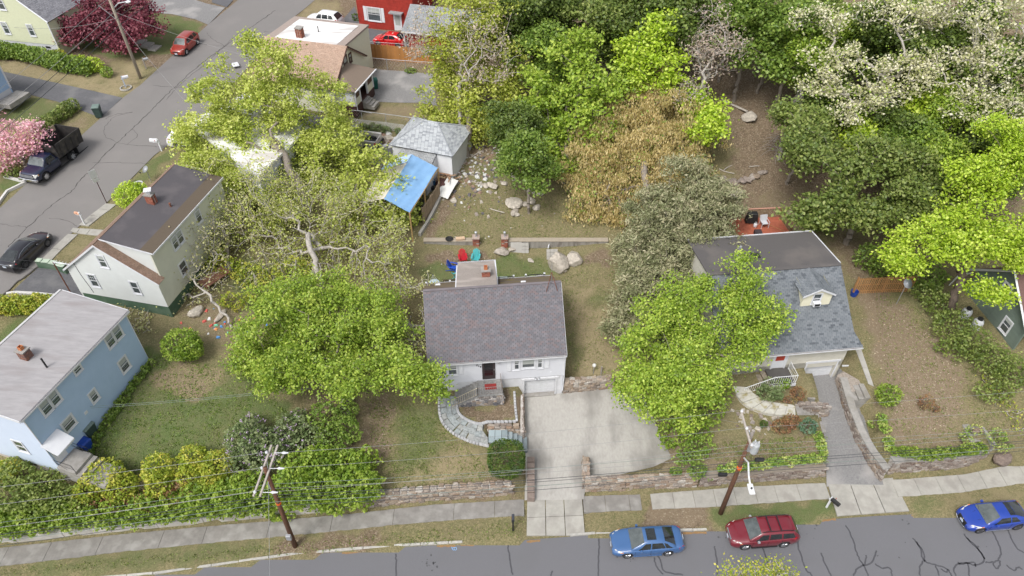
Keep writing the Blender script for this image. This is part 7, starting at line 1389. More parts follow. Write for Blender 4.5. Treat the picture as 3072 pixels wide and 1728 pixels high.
P=dict(L=3.05,W=2.02,H=1.9,wb=9,fo=1.05,r=.40,hood=[(0,.95),(.15,1.13),(.6,1.18),(1.3,1.25),(1.5,1.28),(2.9,1.3),(3.05,1.3)],belt=[(0,.8),(.3,1.05),(1.3,1.16),(2.9,1.2),(3.05,1.2)],cab=[1.25,1.78,2.75,2.98,1.88,.78],side=[(1.72,2.75,1.88,2.62)],doors=[1.5,2.85],handles=[2.65],plan=[(0,.88),(.15,.95),(.6,.98),(3.05,.98)],under=[(0,.5),(.4,.42),(3.05,.42)],hl=[(.0,.80,.82),(.02,.99,.82),(.34,1.01,.86),(.34,1.01,1.06),(.04,.82,1.04)],ind=[(.30,1.0,.88),(.42,1.005,.88),(.42,1.0,1.06),(.30,1.0,1.06)],tl=[],grille=(.72,1.04,.70),gmat=TRIMB,mirror=TRIMB,sillmat=TRIMB)
c,rz,pt_=carpos(f_,b_,1,2.02,1.05,3.5,3.05)
def ex5(T,d):
 x0=d['x0']
 for z_ in(.80,.90,1.0):box_part(T,'grille_bar',x0-.03,-.68,z_,x0+.0,.68,z_+.03,CHR)
 box_part(T,'front_bumper',x0-.16,-1.0,.45,x0+.06,1.0,.70,CHR,.03)
 for s_ in(-1,1):box_part(T,'chassis_rail',x0+2.9,s_*.42-.05,.55,x0+6.1,s_*.42+.05,.75,TRIMB)
 zb=1.1;X0,X1=x0+3.1,x0+6.15;Wd=1.12
 def tilt(x,z):return(x,z)
 box_part(T,'dump_bed_floor',X0,-Wd,zb,X1,Wd,zb+.08,TKB)
 for s_ in(-1,1):
  bs=part('dump_bed_side',MB().hexa([(X0,s_*Wd-.04,zb+.08),(X1,s_*Wd-.04,zb+.08),(X1,s_*Wd+.04,zb+.08),(X0,s_*Wd+.04,zb+.08),(X0,s_*(Wd+.16)-.03,zb+1.5),(X1,s_*(Wd+.16)-.03,zb+1.5),(X1,s_*(Wd+.16)+.03,zb+1.5),(X0,s_*(Wd+.16)+.03,zb+1.5)]),TKB,T)
  for k in range(4):
   xx=X0+.35+k*.75;yy0=s_*(Wd+.06);part('stake',MB().hexa([(xx,yy0-.04,zb+.1),(xx+.1,yy0-.04,zb+.1),(xx+.1,yy0+.04,zb+.1),(xx,yy0+.04,zb+.1),(xx,s_*(Wd+.2)-.03,zb+1.2),(xx+.1,s_*(Wd+.2)-.03,zb+1.2),(xx+.1,s_*(Wd+.2)+.03,zb+1.2),(xx,s_*(Wd+.2)+.03,zb+1.2)]),TKB,bs)
 part('bed_front',MB().hexa([(X0-.04,-Wd,zb),(X0+.04,-Wd,zb),(X0+.04,Wd,zb),(X0-.04,Wd,zb),(X0-.3,-Wd-.16,zb+1.5),(X0-.24,-Wd-.16,zb+1.5),(X0-.24,Wd+.16,zb+1.5),(X0-.3,Wd+.16,zb+1.5)]),TKB,T)
 part('tailgate',MB().hexa([(X1,-Wd-.05,zb),(X1+.06,-Wd-.05,zb),(X1+.06,Wd+.05,zb),(X1,Wd+.05,zb),(X1+.05,-Wd-.2,zb+1.48),(X1+.11,-Wd-.2,zb+1.48),(X1+.11,Wd+.2,zb+1.48),(X1+.05,Wd+.2,zb+1.48)]),TKB,T)
 box_part(T,'plywood_board',X1-.75,Wd-.0,zb+1.1,X1-.3,Wd+.06,zb+1.65,M('plywood',(.45,.36,.25)))
 for s_ in(-1,1):
  for yy in(.93,.70):make_wheel(T,x0+1.05+3.5,s_*yy,.40,STEEL,s_,.2,6)
  box_part(T,'mud_flap',x0+5.25,s_*.8-.28,.25,x0+5.28,s_*.8+.28,.9,TRIMB)
T=make_car('dump_truck','navy pickup dump truck with rusty black dump body and pink blossom on its bonnet','truck',(c[0],c[1],c[2]+.06),rz,P,NAVY,CHR,8,extras=ex5)
for ch in[k for k in T.children if k.name.startswith('wheel')]:
 if abs(ch.location.x)>3.2 and ch.location.x>5:bpy.data.objects.remove(ch.children[0]);
for ch in list(T.children):
 if ch.name.startswith('wheel')and ch.location.x>6:
  for g in list(ch.children):bpy.data.objects.remove(g)
  bpy.data.objects.remove(ch)
SLV=paint('silver_paint',(.46,.44,.42));f_,b_=(-21.10,62.78,6.50),(-14.89,61.80,6.18)
T=thing('pickup_truck','silver pickup truck with open black bed parked beside the white garage','truck');B_=Vector((-13.33,62.17,6.26)[:2]);d_=Vector((-.975,.22));d_.normalize();T.location=(B_.x,B_.y,hz(B_.x,B_.y)+.05);T.rotation_euler=(0,0,math.atan2(d_.y,d_.x))
bx=box_part(T,'bed_floor',.05,-.78,.60,2.0,.78,.66,TRIMB)
for s_ in(-1,1):
 part('bed_side',MB().prism([(0,s_*.78),(2.05,s_*.78),(2.05,s_*.97),(0,s_*.97)],.45,1.22),SLV,T,bevel=.03);box_part(T,'taillight',-.02,s_*.92-.08,.85,.12,s_*.985,1.12,LAMPR);box_part(T,'wheel_tub',.55,s_*.66-.12,.66,1.35,s_*.66+.12,.85,TRIMB,.05)
 for xx in(1.0,4.55):make_wheel(T,xx,s_*.88,.37,RIM,s_)
box_part(T,'tailgate',-.06,-.78,.52,.02,.78,1.22,SLV,.02);box_part(T,'rear_bumper',-.2,-.95,.42,-.03,.95,.60,TRIMB,.02);box_part(T,'number_plate',-.215,-.16,.44,-.2,.16,.58,PLATE);box_part(T,'tailgate_handle',-.075,-.12,1.0,-.06,.12,1.08,TRIMB);box_part(T,'bulkhead',2.0,-.8,.6,2.08,.8,1.24,SLV)
part('cab',MB().hexa([(2.1,-.97,.45),(3.9,-.97,.45),(3.9,.97,.45),(2.1,.97,.45),(2.1,-.97,1.2),(3.9,-.97,1.2),(3.9,.97,1.2),(2.1,.97,1.2)]).hexa([(2.12,-.93,1.2),(3.75,-.93,1.2),(3.75,.93,1.2),(2.12,.93,1.2),(2.3,-.74,1.8),(3.1,-.74,1.8),(3.1,.74,1.8),(2.3,.74,1.8)]),SLV,T,bevel=.04)
part('rear_window',MB().hexa([(2.10,-.72,1.28),(2.11,-.72,1.28),(2.11,.72,1.28),(2.10,.72,1.28),(2.22,-.62,1.7),(2.24,-.62,1.7),(2.24,.62,1.7),(2.22,.62,1.7)]),CGL,T);part('bonnet',MB().prism([(3.9,-.95),(5.3,-.85),(5.3,.85),(3.9,.95)],.5,1.12),SLV,T,bevel=.06)
# ==== POLES, WIRES AND SMALL THINGS
PORC=M('grey_porcelain',(.62,.63,.66),rough=.3);ARM=M('bleached_crossarm',(.42,.38,.34),(.34,.30,.27),scale=6,rough=.9)
WIRE=M('bare_aluminium_wire',(.26,.26,.26),rough=.5);CABLE=M('black_cable_sheath',(.05,.055,.06),rough=.6);WGR=M('weathered_copper_cable',(.17,.21,.19),rough=.6)
def insul(T,x,y,z,n='insulator'):return part(n,MB().lathe([(.03,0),(.09,.05),(.06,.08),(.09,.11),(.05,.17),(.03,.2)],(x,y,z),8),PORC,T)
def upole(lb,x,y,z0,h,rtop=.12,rbot=.17,mat=WOODP,lean=(0,0)):
 T=thing('utility_pole',lb,'utility pole',(x,y,z0));part('pole_shaft',MB().tube([(0,0,-.5),(lean[0]*.5,lean[1]*.5,h*.5),(lean[0],lean[1],h)],[rbot,(rbot+rtop)/2,rtop],10),mat,T,smooth=True);return T
PLL,PRR=(-14.4,22.95),(14.35,25.34)
T=upole('brown utility pole with double bleached crossarms near the hedge end of the street',*PLL,.1,9.5,lean=(.25,-.1))
for dx in(.05,.42):
 part('crossarm',MB().box(-.055,-1.75,9.15,.055,1.65,9.27),ARM,T,loc=(dx,0,0),rot=R(-3),bevel=.01)
for yy in(1.05,0,-1.55):
 insul(T,.02,yy,9.28);part('dead_end_insulator',MB().tube([(.45,yy,9.3),(.9,yy,9.3)],.022,5).lathe([(.02,0),(.09,.02),(.09,.06),(.02,.08)],(0,0,0),8),PORC,T)
 part('polymer_insulator',MB().tube([(.9,yy,9.3),(1.0,yy,9.3),(1.02,yy,9.3),(1.3,yy,9.3)],[.03,.09,.09,.03],8),PORC,T)
part('brace',MB().tube([(.02,.9,9.12),(.15,0,8.4)],.018,4).tube([(.02,-.9,9.12),(.15,0,8.4)],.018,4),STEEL,T)
part('orange_band',MB().cyl(.15,-.05,5.55,5.68,.165,10),M('orange_band',(.75,.13,.02)),T);part('equipment_box',MB().box(-.16,-.36,1.5,.16,-.16,2.0),STEEL,T,bevel=.02)
part('secondary_bracket',MB().box(.1,-.22,7.4,.16,-.1,8.1),STEEL,T)
T2=upole('brown utility pole with transformer and street light arm beside the red car',*PRR,.1,8.6,lean=(.15,.1))
part('crossarm',MB().box(-.06,-1.1,8.95,.06,1.55,9.08),ARM,T2,loc=(-.1,.3,0),bevel=.01);part('pole_top',MB().tube([(.1,.1,8.5),(.12,.1,9.5)],.10,8),WOODG,T2)
for yy in(1.8,.5,-.7):insul(T2,-.1,yy,9.09)
tr_=part('transformer',MB().lathe([(.05,7.5),(.24,7.52),(.255,7.6),(.255,8.25),(.23,8.33),(.05,8.42)],(.52,-.05,0),16),M('transformer_grey',(.42,.44,.45),rough=.4),T2,smooth=False)
for a in(0,2,4):part('bushing',MB().lathe([(.04,8.38),(.06,8.46),(.03,8.6)],(.52+.13*math.cos(a),-.05+.13*math.sin(a),0),8),PORC,tr_)
part('transformer_bracket',MB().box(.1,-.12,7.6,.3,.02,8.2),STEEL,T2);part('cutout',MB().tube([(.1,.5,8.9),(.25,.6,8.5)],.05,6),PORC,T2)
part('light_arm',MB().tube([(.1,-.1,6.9),(.0,-.9,7.6),(-.25,-1.9,7.75),(-.3,-2.5,7.7)],.055,7),M('white_light_arm',(.70,.71,.72),rough=.5),T2)
lh=part('lamp_head',MB().box(-.17,-.35,0,.17,.35,.12),M('white_light_arm',(.70,.71,.72)),T2,loc=(-.3,-2.75,7.62),bevel=.03);part('photocell',MB().cyl(0,.0,.12,.2,.06,8),BLACK,lh)
part('orange_band',MB().cyl(.08,0,5.6,5.75,.165,10),M('orange_band',(.75,.13,.02)),T2)
for xx,yy,z_ in((-1.0,-.35,5.55),(1.3,.25,6.3)):part('splice_case',MB().box(xx-.28,yy-.09,z_-.24,xx+.28,yy+.09,z_+.02),BLACK,T2,bevel=.02)
T3=upole('weathered grey utility pole with curved street light beyond the side street',-40.78,73.02,hz(-40.78,73.02),11.5,.13,.17,M('weathered_pole_wood',(.38,.33,.27),(.30,.26,.21),scale=5,stretch=(4,4,.4),bump=.3,rough=.9),lean=(.3,-.8))
part('light_arm',MB().tube([(.25,-.5,7.9),(.9,-.5,8.4),(1.7,-.5,8.55)],.06,7),STEEL,T3);part('lamp_head',MB().lathe([(.08,0),(.24,.05),(.26,.14),(.1,.22)],(1.95,-.5,8.45),10),M('lamp_white',(.75,.76,.78)),T3)
part('guy_bracket',MB().tube([(.2,-.4,6.5),(-1.2,-.5,8.2)],.03,5),STEEL,T3)
def wire(a,b,sag,r,mat,lb,grp,n=14):
 pts=[(a[0]+(b[0]-a[0])*t,a[1]+(b[1]-a[1])*t,a[2]+(b[2]-a[2])*t-4*sag*t*(1-t))for t in np.linspace(0,1,n)]
 return solo('overhead_wire',MB().tube(pts,r,4,cap=False),mat,lb,'wire',grp)
LX,RX=(-42.5,18.6),(43,27.9);gW='overhead wires along the front street'
pos_names=('farthest from the street','in the middle','nearest the street')
for i,(ya,yb,yl,yr)in enumerate(((1.05,1.8,1.3,1.6),(0,.5,0,.2),(-1.55,-.7,-1.4,-1.2))):
 wire((LX[0],LX[1]+yl,9.6),(PLL[0]+.05,PLL[1]+ya,9.5),.35,.012,WIRE,f'bare primary wire left of the crossarm pole, {pos_names[i]}',gW)
 wire((PLL[0]+.45,PLL[1]+ya,9.4),(PRR[0]-.1,PRR[1]+yb,9.35),.4,.010,WIRE,f'bare primary wire between the two front poles, {pos_names[i]}',gW)
 wire((PRR[0]-.1,PRR[1]+yb,9.35),(RX[0],RX[1]+yr,9.8),.35,.009,WIRE,f'bare primary wire right of the transformer pole, {pos_names[i]}',gW)
for i,(z_,y_,r_,mt,nm)in enumerate(((7.9,-.1,.012,WGR,'greenish neutral cable'),(7.45,-.12,.010,WIRE,'thin service cable'),(6.85,-.2,.018,CABLE,'thick black telephone cable'),(6.5,-.16,.016,CABLE,'thin black telephone cable'),(6.1,-.2,.017,WGR,'grey green communication cable'),(5.65,-.2,.017,CABLE,'lowest black communication cable'))):
 wire((LX[0],LX[1]+y_,z_),(PLL[0]+.1,PLL[1]+y_,z_),.3,r_,mt,nm+' left of the crossarm pole',gW);wire((PLL[0]+.1,PLL[1]+y_,z_),(PRR[0]+.05,PRR[1]+y_,z_-.1),.35,r_,mt,nm+' between the two front poles',gW);wire((PRR[0]+.05,PRR[1]+y_,z_-.1),(RX[0],RX[1]+y_,z_+.1),.3,r_,mt,nm+' right of the transformer pole',gW)
gS='overhead wires along the side street';tz=hz(-40.78,73.02)
for i,(dx,z_,r_)in enumerate(((-.9,8.4,.018),(.1,7.6,.022),(.25,7.0,.026),(.3,6.3,.026))):
 wire((-40.6+dx,72.6,tz+z_),(-46+dx,37,6.6+z_+.3),.4,r_,CABLE if i>1 else WIRE,['topmost thin wire','second wire','third thicker cable','lowest thick cable'][i]+' running from the grey pole toward the lower left',gS)
 wire((-40.6+dx,72.6,tz+z_),(-35+dx,110,tz+z_+1.5),.4,r_,CABLE if i>1 else WIRE,['topmost thin wire','second wire','third thicker cable','lowest thick cable'][i]+' running from the grey pole up the side street',gS)
for a,b,lb in(((-40.5,72.5,tz+7.5),(-21.0,70.0,10.6),'upper service wire from the grey pole across to the lime tree'),((-40.5,72.5,tz+6.3),(-27.5,58.5,9.8),'lower service wire from the grey pole across the side street'),((-40.5,72.5,tz+6.9),(-55.5,78.0,12),'service wire from the grey pole to the yellow house')):wire(a,b,.5,.014,WIRE,lb,None)
p_=(2.33,4.73)
for k,dz in enumerate((0,-.18)):wire((-28.9,30.2,5.75+dz),(-8.6,33.3,5.3+dz),.35,.013,WGR,('upper' if k==0 else 'lower')+' of two thin wires from the blue house over its lawn',None)
for(a,b,lb)in(((-34.0,41.2,9.0),(-47,39.5,13.5),'upper service cable from the white gable across the street'),((-34.2,41.3,8.3),(-47,38.5,12.8),'lower service cable from the white gable across the street')):wire(a,b,.3,.012,CABLE,lb,None)
wire((-14.2,22.9,8.6),(-14.9,18.2,.05),.0,.014,STEEL,'pale guy wire running down from the crossarm pole to the street edge',None)
wire((14.0,26.6,8.8),(13.6,31.5,3.3),.15,.008,WIRE,'thin hanging wire behind the transformer pole',None)
def bin_(lb,p,rz,mat,w_=.62,h=1.05,lidm=None,z=None,tip=0):
 T=thing('wheelie_bin',lb,'bin',(p[0],p[1],p[2]if z is None else z),rz);a,b=w_/2*.8,w_/2
 part('bin_body',MB().hexa([(-a,-a,.08),(a,-a,.08),(a,a,.08),(-a,a,.08),(-b,-b,h),(b,-b,h),(b,b+.04,h),(-b,b+.04,h)]),mat,T,bevel=.03)
 part('lid',MB().hexa([(-b-.03,-b-.06,h+.005),(b+.03,-b-.06,h+.005),(b+.03,b+.07,h+.005),(-b-.03,b+.07,h+.005),(-b+.04,-b+.02,h+.10),(b-.04,-b+.02,h+.10),(b-.04,b,h+.12),(-b+.04,b,h+.12)]),lidm or mat,T,bevel=.02)
 for s_ in(-1,1):part('wheel',MB().tube([(s_*a*.9-.03,a,.1),(s_*a*.9+.03,a,.1)],.1,10),TRIMB,T)
 return T
DGN=M('dark_green_plastic',(.035,.06,.055),(.05,.08,.07),rough=.5);BLU=M('blue_bin_plastic',(.012,.05,.28),(.02,.06,.30),rough=.4)
pb=(-29.24,28.41,3.65);pg=(-29.25,29.06,3.65)
b1=bin_('blue recycling bin beside the blue house steps',(pb[0],pb[1],hz(pb[0],pb[1])),R(-25),BLU,.68,1.0);part('white_logo',MB().box(-.12,-.33,.62,.12,-.318,.7).box(-.10,-.325,.45,.06,-.312,.54),WHITE,b1)
bin_('dark green rubbish bin behind the blue bin, against the blue house',(pg[0]-.1,pg[1]+.35,hz(pg[0],pg[1])),R(-18),DGN,.82,1.15,M('grey_green_lid',(.13,.18,.165),(.16,.21,.19)))
p=(-42.20,65.36,7.96);bin_('grey green rubbish bin standing at the mouth of the dark driveway',p,.2,DGN,.72,1.2,M('grey_green_lid',(.13,.18,.165)))
p=(-15.75,71.89,7.27);bin_('blue recycling bin beside the porch steps of the cream house',(p[0],p[1],p[2]),.3,BLU,.72,1.15);p=(-15.31,72.41,7.32);bin_('green bin just behind the blue bin by the porch',(p[0]+.2,p[1]+.3,p[2]),.3,M('teal_bin',(.02,.11,.09)),.7,1.05)
p=(-30.14,80.95,8.47);bin_('dark bin with pale lid left of the tan roof',(p[0]-.3,p[1]-.2,p[2]),.2,DGN,.8,1.2,M('pale_lid',(.5,.52,.5)))
solo('traffic_box',MB().box(-.35,-.5,.3,.35,.5,.36),WHITE,'small white panel at the kerb above the lime tree','panel',loc=(-31.11,75.80,8.34),rot=.5)
def mailbox(lb,p,rz,mb_mat,post_mat,h=1.05,arch=True,size=1):
 T=thing('mailbox',lb,'mailbox',p,rz);part('post',MB().box(-.06,-.06,-.2,.06,.06,h+.25),post_mat,T,bevel=.008);part('arm',MB().box(-.12,-.05,h-.10,.5,.05,h-.02),post_mat,T)
 pr_=[(-.10,0),(.10,0),(.10,.12),(.06,.19),(0,.21),(-.06,.19),(-.10,.12)];mb=MB();n=7;s_=size
 mb.add([(.0+.02,y*s_,h+z*s_)for y,z in pr_]+[(.52*s_,y*s_,h+z*s_)for y,z in pr_],[tuple(range(n))[::-1],tuple(range(n,2*n))]+[(i,(i+1)%n,n+(i+1)%n,n+i)for i in range(n)]);part('box',mb,mb_mat,T);part('flag',MB().box(.2,.105*s_,h+.1,.23,.115*s_,h+.32),M('red_flag',(.5,.02,.02)),T);return T
mailbox('dark grey mailbox on the grass verge left of the driveway apron',(0.07,24.07,0.16),R(90),M('dark_mailbox',(.06,.065,.08),rough=.4),BLACK)
mailbox('black tubular mailbox on a white forked post by the right driveway apron',(21.80,25.80,0.16),R(-55),BLACK,WHITE,size=1.25)
mailbox('white mailbox on a white post beside the white crossover',(-46.51,53.34,7.18)if False else(-34.10,59.91,7.37),R(175),WHITE,WHITE,size=1.5)
mailbox('white mailbox on a ring planter at the side street',(-41.67,71.06,8.33),R(30),WHITE,M('pale_blue_post',(.45,.5,.58)),size=1.2)
mailbox('grey metal mailbox on a bare post beside the grey utility pole',(-40.90,75.08,8.50),R(30),STEEL,WOODG)
mailbox('pale mailbox with orange sign on a white post beside the black sedan path',(-37.26,49.31,6.52),R(160),M('orange_panel',(.62,.36,.24)),WHITE,h=1.15)
T=thing('street_sign','white rectangular sign on a thin brown post at the side street','sign',(-36.53,52.26,6.69));part('post',MB().tube([(0,0,-.2),(0,0,3.2)],.035,6),M('brown_post',(.07,.03,.03)),T);part('sign_panel',MB().box(-.3,-.015,2.75,.3,.015,3.55),M('pale_sign',(.55,.56,.57)),T,loc=(0,-.04,0),rot=.9);part('sign_plate',MB().box(-.25,-.015,2.35,.25,.015,2.7),M('pale_sign',(.55,.56,.57)),T,loc=(0,-.04,0),rot=.9)
T=thing('television_antenna','fallen looking white antenna on a rusty pole beside the white gabled house','antenna',(-35.35,41.54,5.60));part('mast',MB().tube([(0,0,0),(0,.0,3.4)],.05,6),RUST,T);part('boom',MB().tube([(0,0,3.4),(1.5,-.4,3.5)],.035,5),WHITE,T)
for k in range(5):part('element',MB().tube([(.2+.28*k,-.05-.08*k-.28,3.42),(.2+.28*k,-.05-.08*k+.28,3.42)],.018,4),WHITE,T)
def dish(lb,p,h,az,r=.42):
 T=thing('satellite_dish',lb,'satellite dish',p);part('mast',MB().tube([(0,0,-.2),(0,0,h)],.035,6),STEEL,T);a=R(az)
 o=part('dish',MB().lathe([(r,.12),(r*.7,.05),(.02,.0),(.02,-.02),(r*.7,.03),(r,.10)][:3]+[(.02,-.02)],n=18),M('dish_grey',(.55,.57,.60),rough=.4),T,loc=(0,0,h+.1),rot=Euler((R(42),0,a)),smooth=True);part('feed_arm',MB().tube([(0,-.3,.0),(0,-.45,.4)],.02,5),STEEL,o);part('receiver',MB().box(-.08,-.5,.36,.08,-.4,.46),BLACK,o);return T
dish('grey satellite dish on a tall mast at the end of the orange picket fence',(31.82,42.29,3.75),2.2,20);dish('small grey dish beside the roof of the white gabled house',(-33.69,55.48,6.86),1.2,-40,.35)
for i,(pp,lb)in enumerate((((37.06,39.64,4.30),'left one of two white propane tanks by the green house'),((37.09,39.05,4.20),'right one of two white propane tanks by the green house'))):
 T=thing('propane_tank',lb,'propane tank',(36.3+.35*i,40.3-1.15*i,3.7));part('cylinder',MB().lathe([(.30,0),(.38,.08),(.38,1.15),(.34,1.3),(.2,1.42),(.05,1.46)],n=18),WHITE,T,smooth=True);part('collar',MB().lathe([(.2,1.38),(.2,1.58),(.16,1.6)],n=14),BLACK,T)
def adirondack(lb,p,rz,mat,grp='adirondack chairs'):
 T=thing('lawn_chair',lb,'chair',p,rz,grp);y0=-.28
 for i in range(5):a=-.24+i*.096;part('seat_slat',MB().hexa([(-.26,-.45+i*.11,.34-i*.022),(.26,-.45+i*.11,.34-i*.022),(.26,-.355+i*.11,.322-i*.022),(-.26,-.355+i*.11,.322-i*.022),(-.26,-.45+i*.11,.36-i*.022),(.26,-.45+i*.11,.36-i*.022),(.26,-.355+i*.11,.342-i*.022),(-.26,-.355+i*.11,.342-i*.022)]),mat,T)
 for i in range(5):x=(-2+i)*.112;h=.98-.045*(i-2)**2;part('back_slat',MB().hexa([(x-.05,.08,.24),(x+.05,.08,.24),(x+.05,.11,.24),(x-.05,.11,.24),(x*1.12-.053,.42,h),(x*1.12+.053,.42,h),(x*1.12+.053,.45,h),(x*1.12-.053,.45,h)]),mat,T,bevel=.008)
 for s_ in(-1,1):
  part('arm',MB().box(s_*.33-.07,-.46,.53,s_*.33+.07,.26,.555),mat,T,bevel=.01);part('leg',MB().box(s_*.31-.02,-.44,0,s_*.31+.02,-.34,.53),mat,T);part('leg',MB().hexa([(s_*.28-.02,.45,0),(s_*.28+.02,.45,0),(s_*.28+.02,.55,0),(s_*.28-.02,.55,0),(s_*.28-.02,-.45,.28),(s_*.28+.02,-.45,.28),(s_*.28+.02,-.45,.34),(s_*.28-.02,-.45,.34)]),mat,T)
 return T
RC_,TL_,BL_=M('red_resin',(.48,.02,.035),rough=.45),M('turquoise_resin',(.07,.40,.42),rough=.45),M('royal_blue_resin',(.012,.07,.42),rough=.45)
def onz(p,z=0):return(p[0],p[1],hz(p[0],p[1])+z)
adirondack('red plastic adirondack chair on the lawn behind the flat dormer',onz((-4.34,47.73,3.50)),R(10),RC_)
adirondack('turquoise adirondack chair facing forward, right of the red chair',onz((-3.17,47.77,3.50)),R(-6),TL_)
adirondack('royal blue adirondack chair turned sideways left of the others',onz((-5.22,46.69,3.40)),R(75),BL_)
adirondack('turquoise adirondack chair half hidden by the dormer roof',onz((-4.70,45.66,3.40)),R(115),TL_)
DKG=M('grey_composite_deck',(.40,.385,.37),(.34,.33,.315),scale=5,objr=.06)
T=thing('back_deck','low grey deck with black railings and white post caps behind the white house','deck');z_=3.62;P0,P1,P2,P3=(-7.19,43.93,4.60),(0.14,44.80,4.60),(1.17,44.92,4.60),(2.75,45.11,4.60)
for i in range(12):
 a=[P0[k]+(P3[k]-P0[k])*i/12 for k in(0,1)];b=[P0[k]+(P3[k]-P0[k])*(i+1)/12 for k in(0,1)];part('deck_board',MB().hexa([(a[0]+.005,a[1]-2.3,z_-.15),(b[0]-.005,b[1]-2.3,z_-.15),(b[0]-.005,b[1]+.1,z_-.15),(a[0]+.005,a[1]+.1,z_-.15),(a[0]+.005,a[1]-2.3,z_),(b[0]-.005,b[1]-2.3,z_),(b[0]-.005,b[1]+.1,z_),(a[0]+.005,a[1]+.1,z_)]),DKG,T)
mid=[(P0[k]+(P1[k]-P0[k])*.27)for k in(0,1)];m2=[(P0[k]+(P1[k]-P0[k])*.79)for k in(0,1)];DBL=M('black_railing',(.03,.032,.036),rough=.5);BWH=M('white_baluster',(.62,.62,.62))
for pts in([P0,mid,[P0[k]+(P1[k]-P0[k])*.40 for k in(0,1)]],[m2,P1],[P2,P3]):
 rl=railing(T,[(p[0],p[1],z_)for p in pts],.95,DBL,.16,.018,post=.05,top=.035,caps=WHITE)
 for ch in rl.children:
  if ch.name.startswith('baluster'):ch.data.materials.clear();ch.data.materials.append(BWH)
def simple_bench(lb,p,rz,mat):
 T=thing('bench',lb,'bench',p,rz)
 for i in range(4):part('back_slat',MB().box(-.8,.25+.02*i,.5+.13*i,.8,.28+.02*i,.60+.13*i),mat,T);part('seat_slat',MB().box(-.8,-.25+.12*i,.42,.8,-.15+.12*i,.45),mat,T)
 for x in(-.72,.72):
  for y in(-.2,.22):part('leg',MB().box(x-.03,y-.03,0,x+.03,y+.03,.42),mat,T)
bpos=(-5.01,43.95,4.20);simple_bench('dark brown slatted bench on the back deck against the railing',(bpos[0],bpos[1]+.1,z_),R(4),M('dark_brown_slat',(.09,.065,.05),objr=.1))
hp=(-6.95,44.00,3.70);T=thing('hanging_chair','pale blue rope hanging chair on a black curved stand on the deck','chair',(hp[0]+.2,hp[1],z_));part('stand',MB().tube([(-.35,.3,0),(-.4,.2,1.2),(-.3,.1,1.9),(.0,0,2.05),(.2,-.05,1.9)],.03,6).tube([(-.4,-.5,.03),(-.35,.3,.03),(.5,.5,.03)],.03,5),BLACK,T);part('basket',MB().lathe([(.12,.35),(.42,.5),(.5,.8),(.42,1.05)],(.25,-.05,0),14),M('rope_blue',(.45,.55,.60),(.35,.45,.5),scale=20),T)
for k in range(6):a=k*math.pi/3;part('rope',MB().tube([(.2,-.05,1.9),(.25+.42*math.cos(a),-.05+.42*math.sin(a),1.05)],.008,3),WHITE,T)
gp_=(-1.01,44.66,4.00);T=thing('glass_table','pale glass topped table on the deck beside the chimney dormer','table',(gp_[0],gp_[1],z_),R(4));part('table_top',MB().box(-.65,-.4,.66,.65,.4,.69),M('pale_glass_top',(.45,.53,.50),rough=.15),T)
for x in(-.58,.58):
 for y in(-.34,.34):part('leg',MB().box(x-.02,y-.02,0,x+.02,y+.02,.66),BLACK,T)
T=thing('deck_chair','dark metal chair at the right end of the glass table','chair',(gp_[0]+1.25,gp_[1]+.05,z_),R(90));part('seat',MB().box(-.25,-.25,.42,.25,.25,.45),M('grey_sling',(.16,.16,.17)),T);part('backrest',MB().box(-.25,.23,.45,.25,.27,.95),M('grey_sling',(.16,.16,.17)),T)
for x in(-.22,.22):
 for y in(-.22,.22):part('leg',MB().box(x-.015,y-.015,0,x+.015,y+.015,.42),BLACK,T)
mp=(1.79,45.00,4.00);T=thing('round_cushion','red and lime watermelon cushion leaning on the deck railing','cushion',(mp[0],mp[1]+.1,z_+.05));part('rind',MB().tube([(0,.02,.35),(0,.10,.37)],.36,20),M('lime_cloth',(.45,.6,.18)),T);part('flesh',MB().tube([(0,-.01,.33),(0,.02,.34)],.31,20),M('red_cloth',(.6,.04,.08)),T)
mp=(2.55,45.17,4.00);solo('storage_box',MB().box(-.42,-.2,0,.42,.2,.55),M('grey_resin',(.28,.26,.26)),'grey box at the right end of the deck','box',loc=(mp[0],mp[1]+.1,z_),rot=R(4),bevel=.05)
fp_=(22.01,49.40,6.30)
T=thing('patio_chair','white metal chair with grey cushions on the red deck','chair',(fp_[0],fp_[1],zd_),R(8));CUS=M('grey_striped_cushion',(.45,.46,.5),(.6,.6,.62),scale=12,stretch=(4,.2,1))
part('seat_cushion',MB().box(-.27,-.28,.42,.27,.25,.5),CUS,T,bevel=.02);part('back_cushion',MB().hexa([(-.27,.2,.5),(.27,.2,.5),(.27,.28,.5),(-.27,.28,.5),(-.27,.34,1.0),(.27,.34,1.0),(.27,.42,1.0),(-.27,.42,1.0)]),CUS,T)
for s_ in(-1,1):part('arm',MB().tube([(s_*.32,-.3,0),(s_*.32,-.3,.66),(s_*.32,.3,.66),(s_*.32,.38,.98)],.022,5),WHITE,T);part('leg',MB().tube([(s_*.3,.3,0),(s_*.3,.25,.66)],.022,5),WHITE,T)
p2=(21.27,49.35,6.30);T=thing('gas_cylinder','small white propane bottle on the red deck left of the chair','gas bottle',(p2[0],p2[1],zd_));part('bottle',MB().lathe([(.12,0),(.16,.05),(.16,.32),(.1,.42)],n=12),WHITE,T,smooth=True);part('collar',MB().lathe([(.09,.4),(.09,.5),(.07,.5)],n=10),STEEL,T)
p2=(21.04,49.97,6.30);T=thing('barbecue_grill','black covered barbecue grill at the back of the red deck','grill',(p2[0],p2[1],zd_));part('cover',MB().hexa([(-.55,-.3,.1),(.55,-.3,.1),(.55,.3,.1),(-.55,.3,.1),(-.4,-.25,1.1),(.4,-.25,1.1),(.4,.25,1.1),(-.4,.25,1.1)]),BLACK,T,bevel=.06)
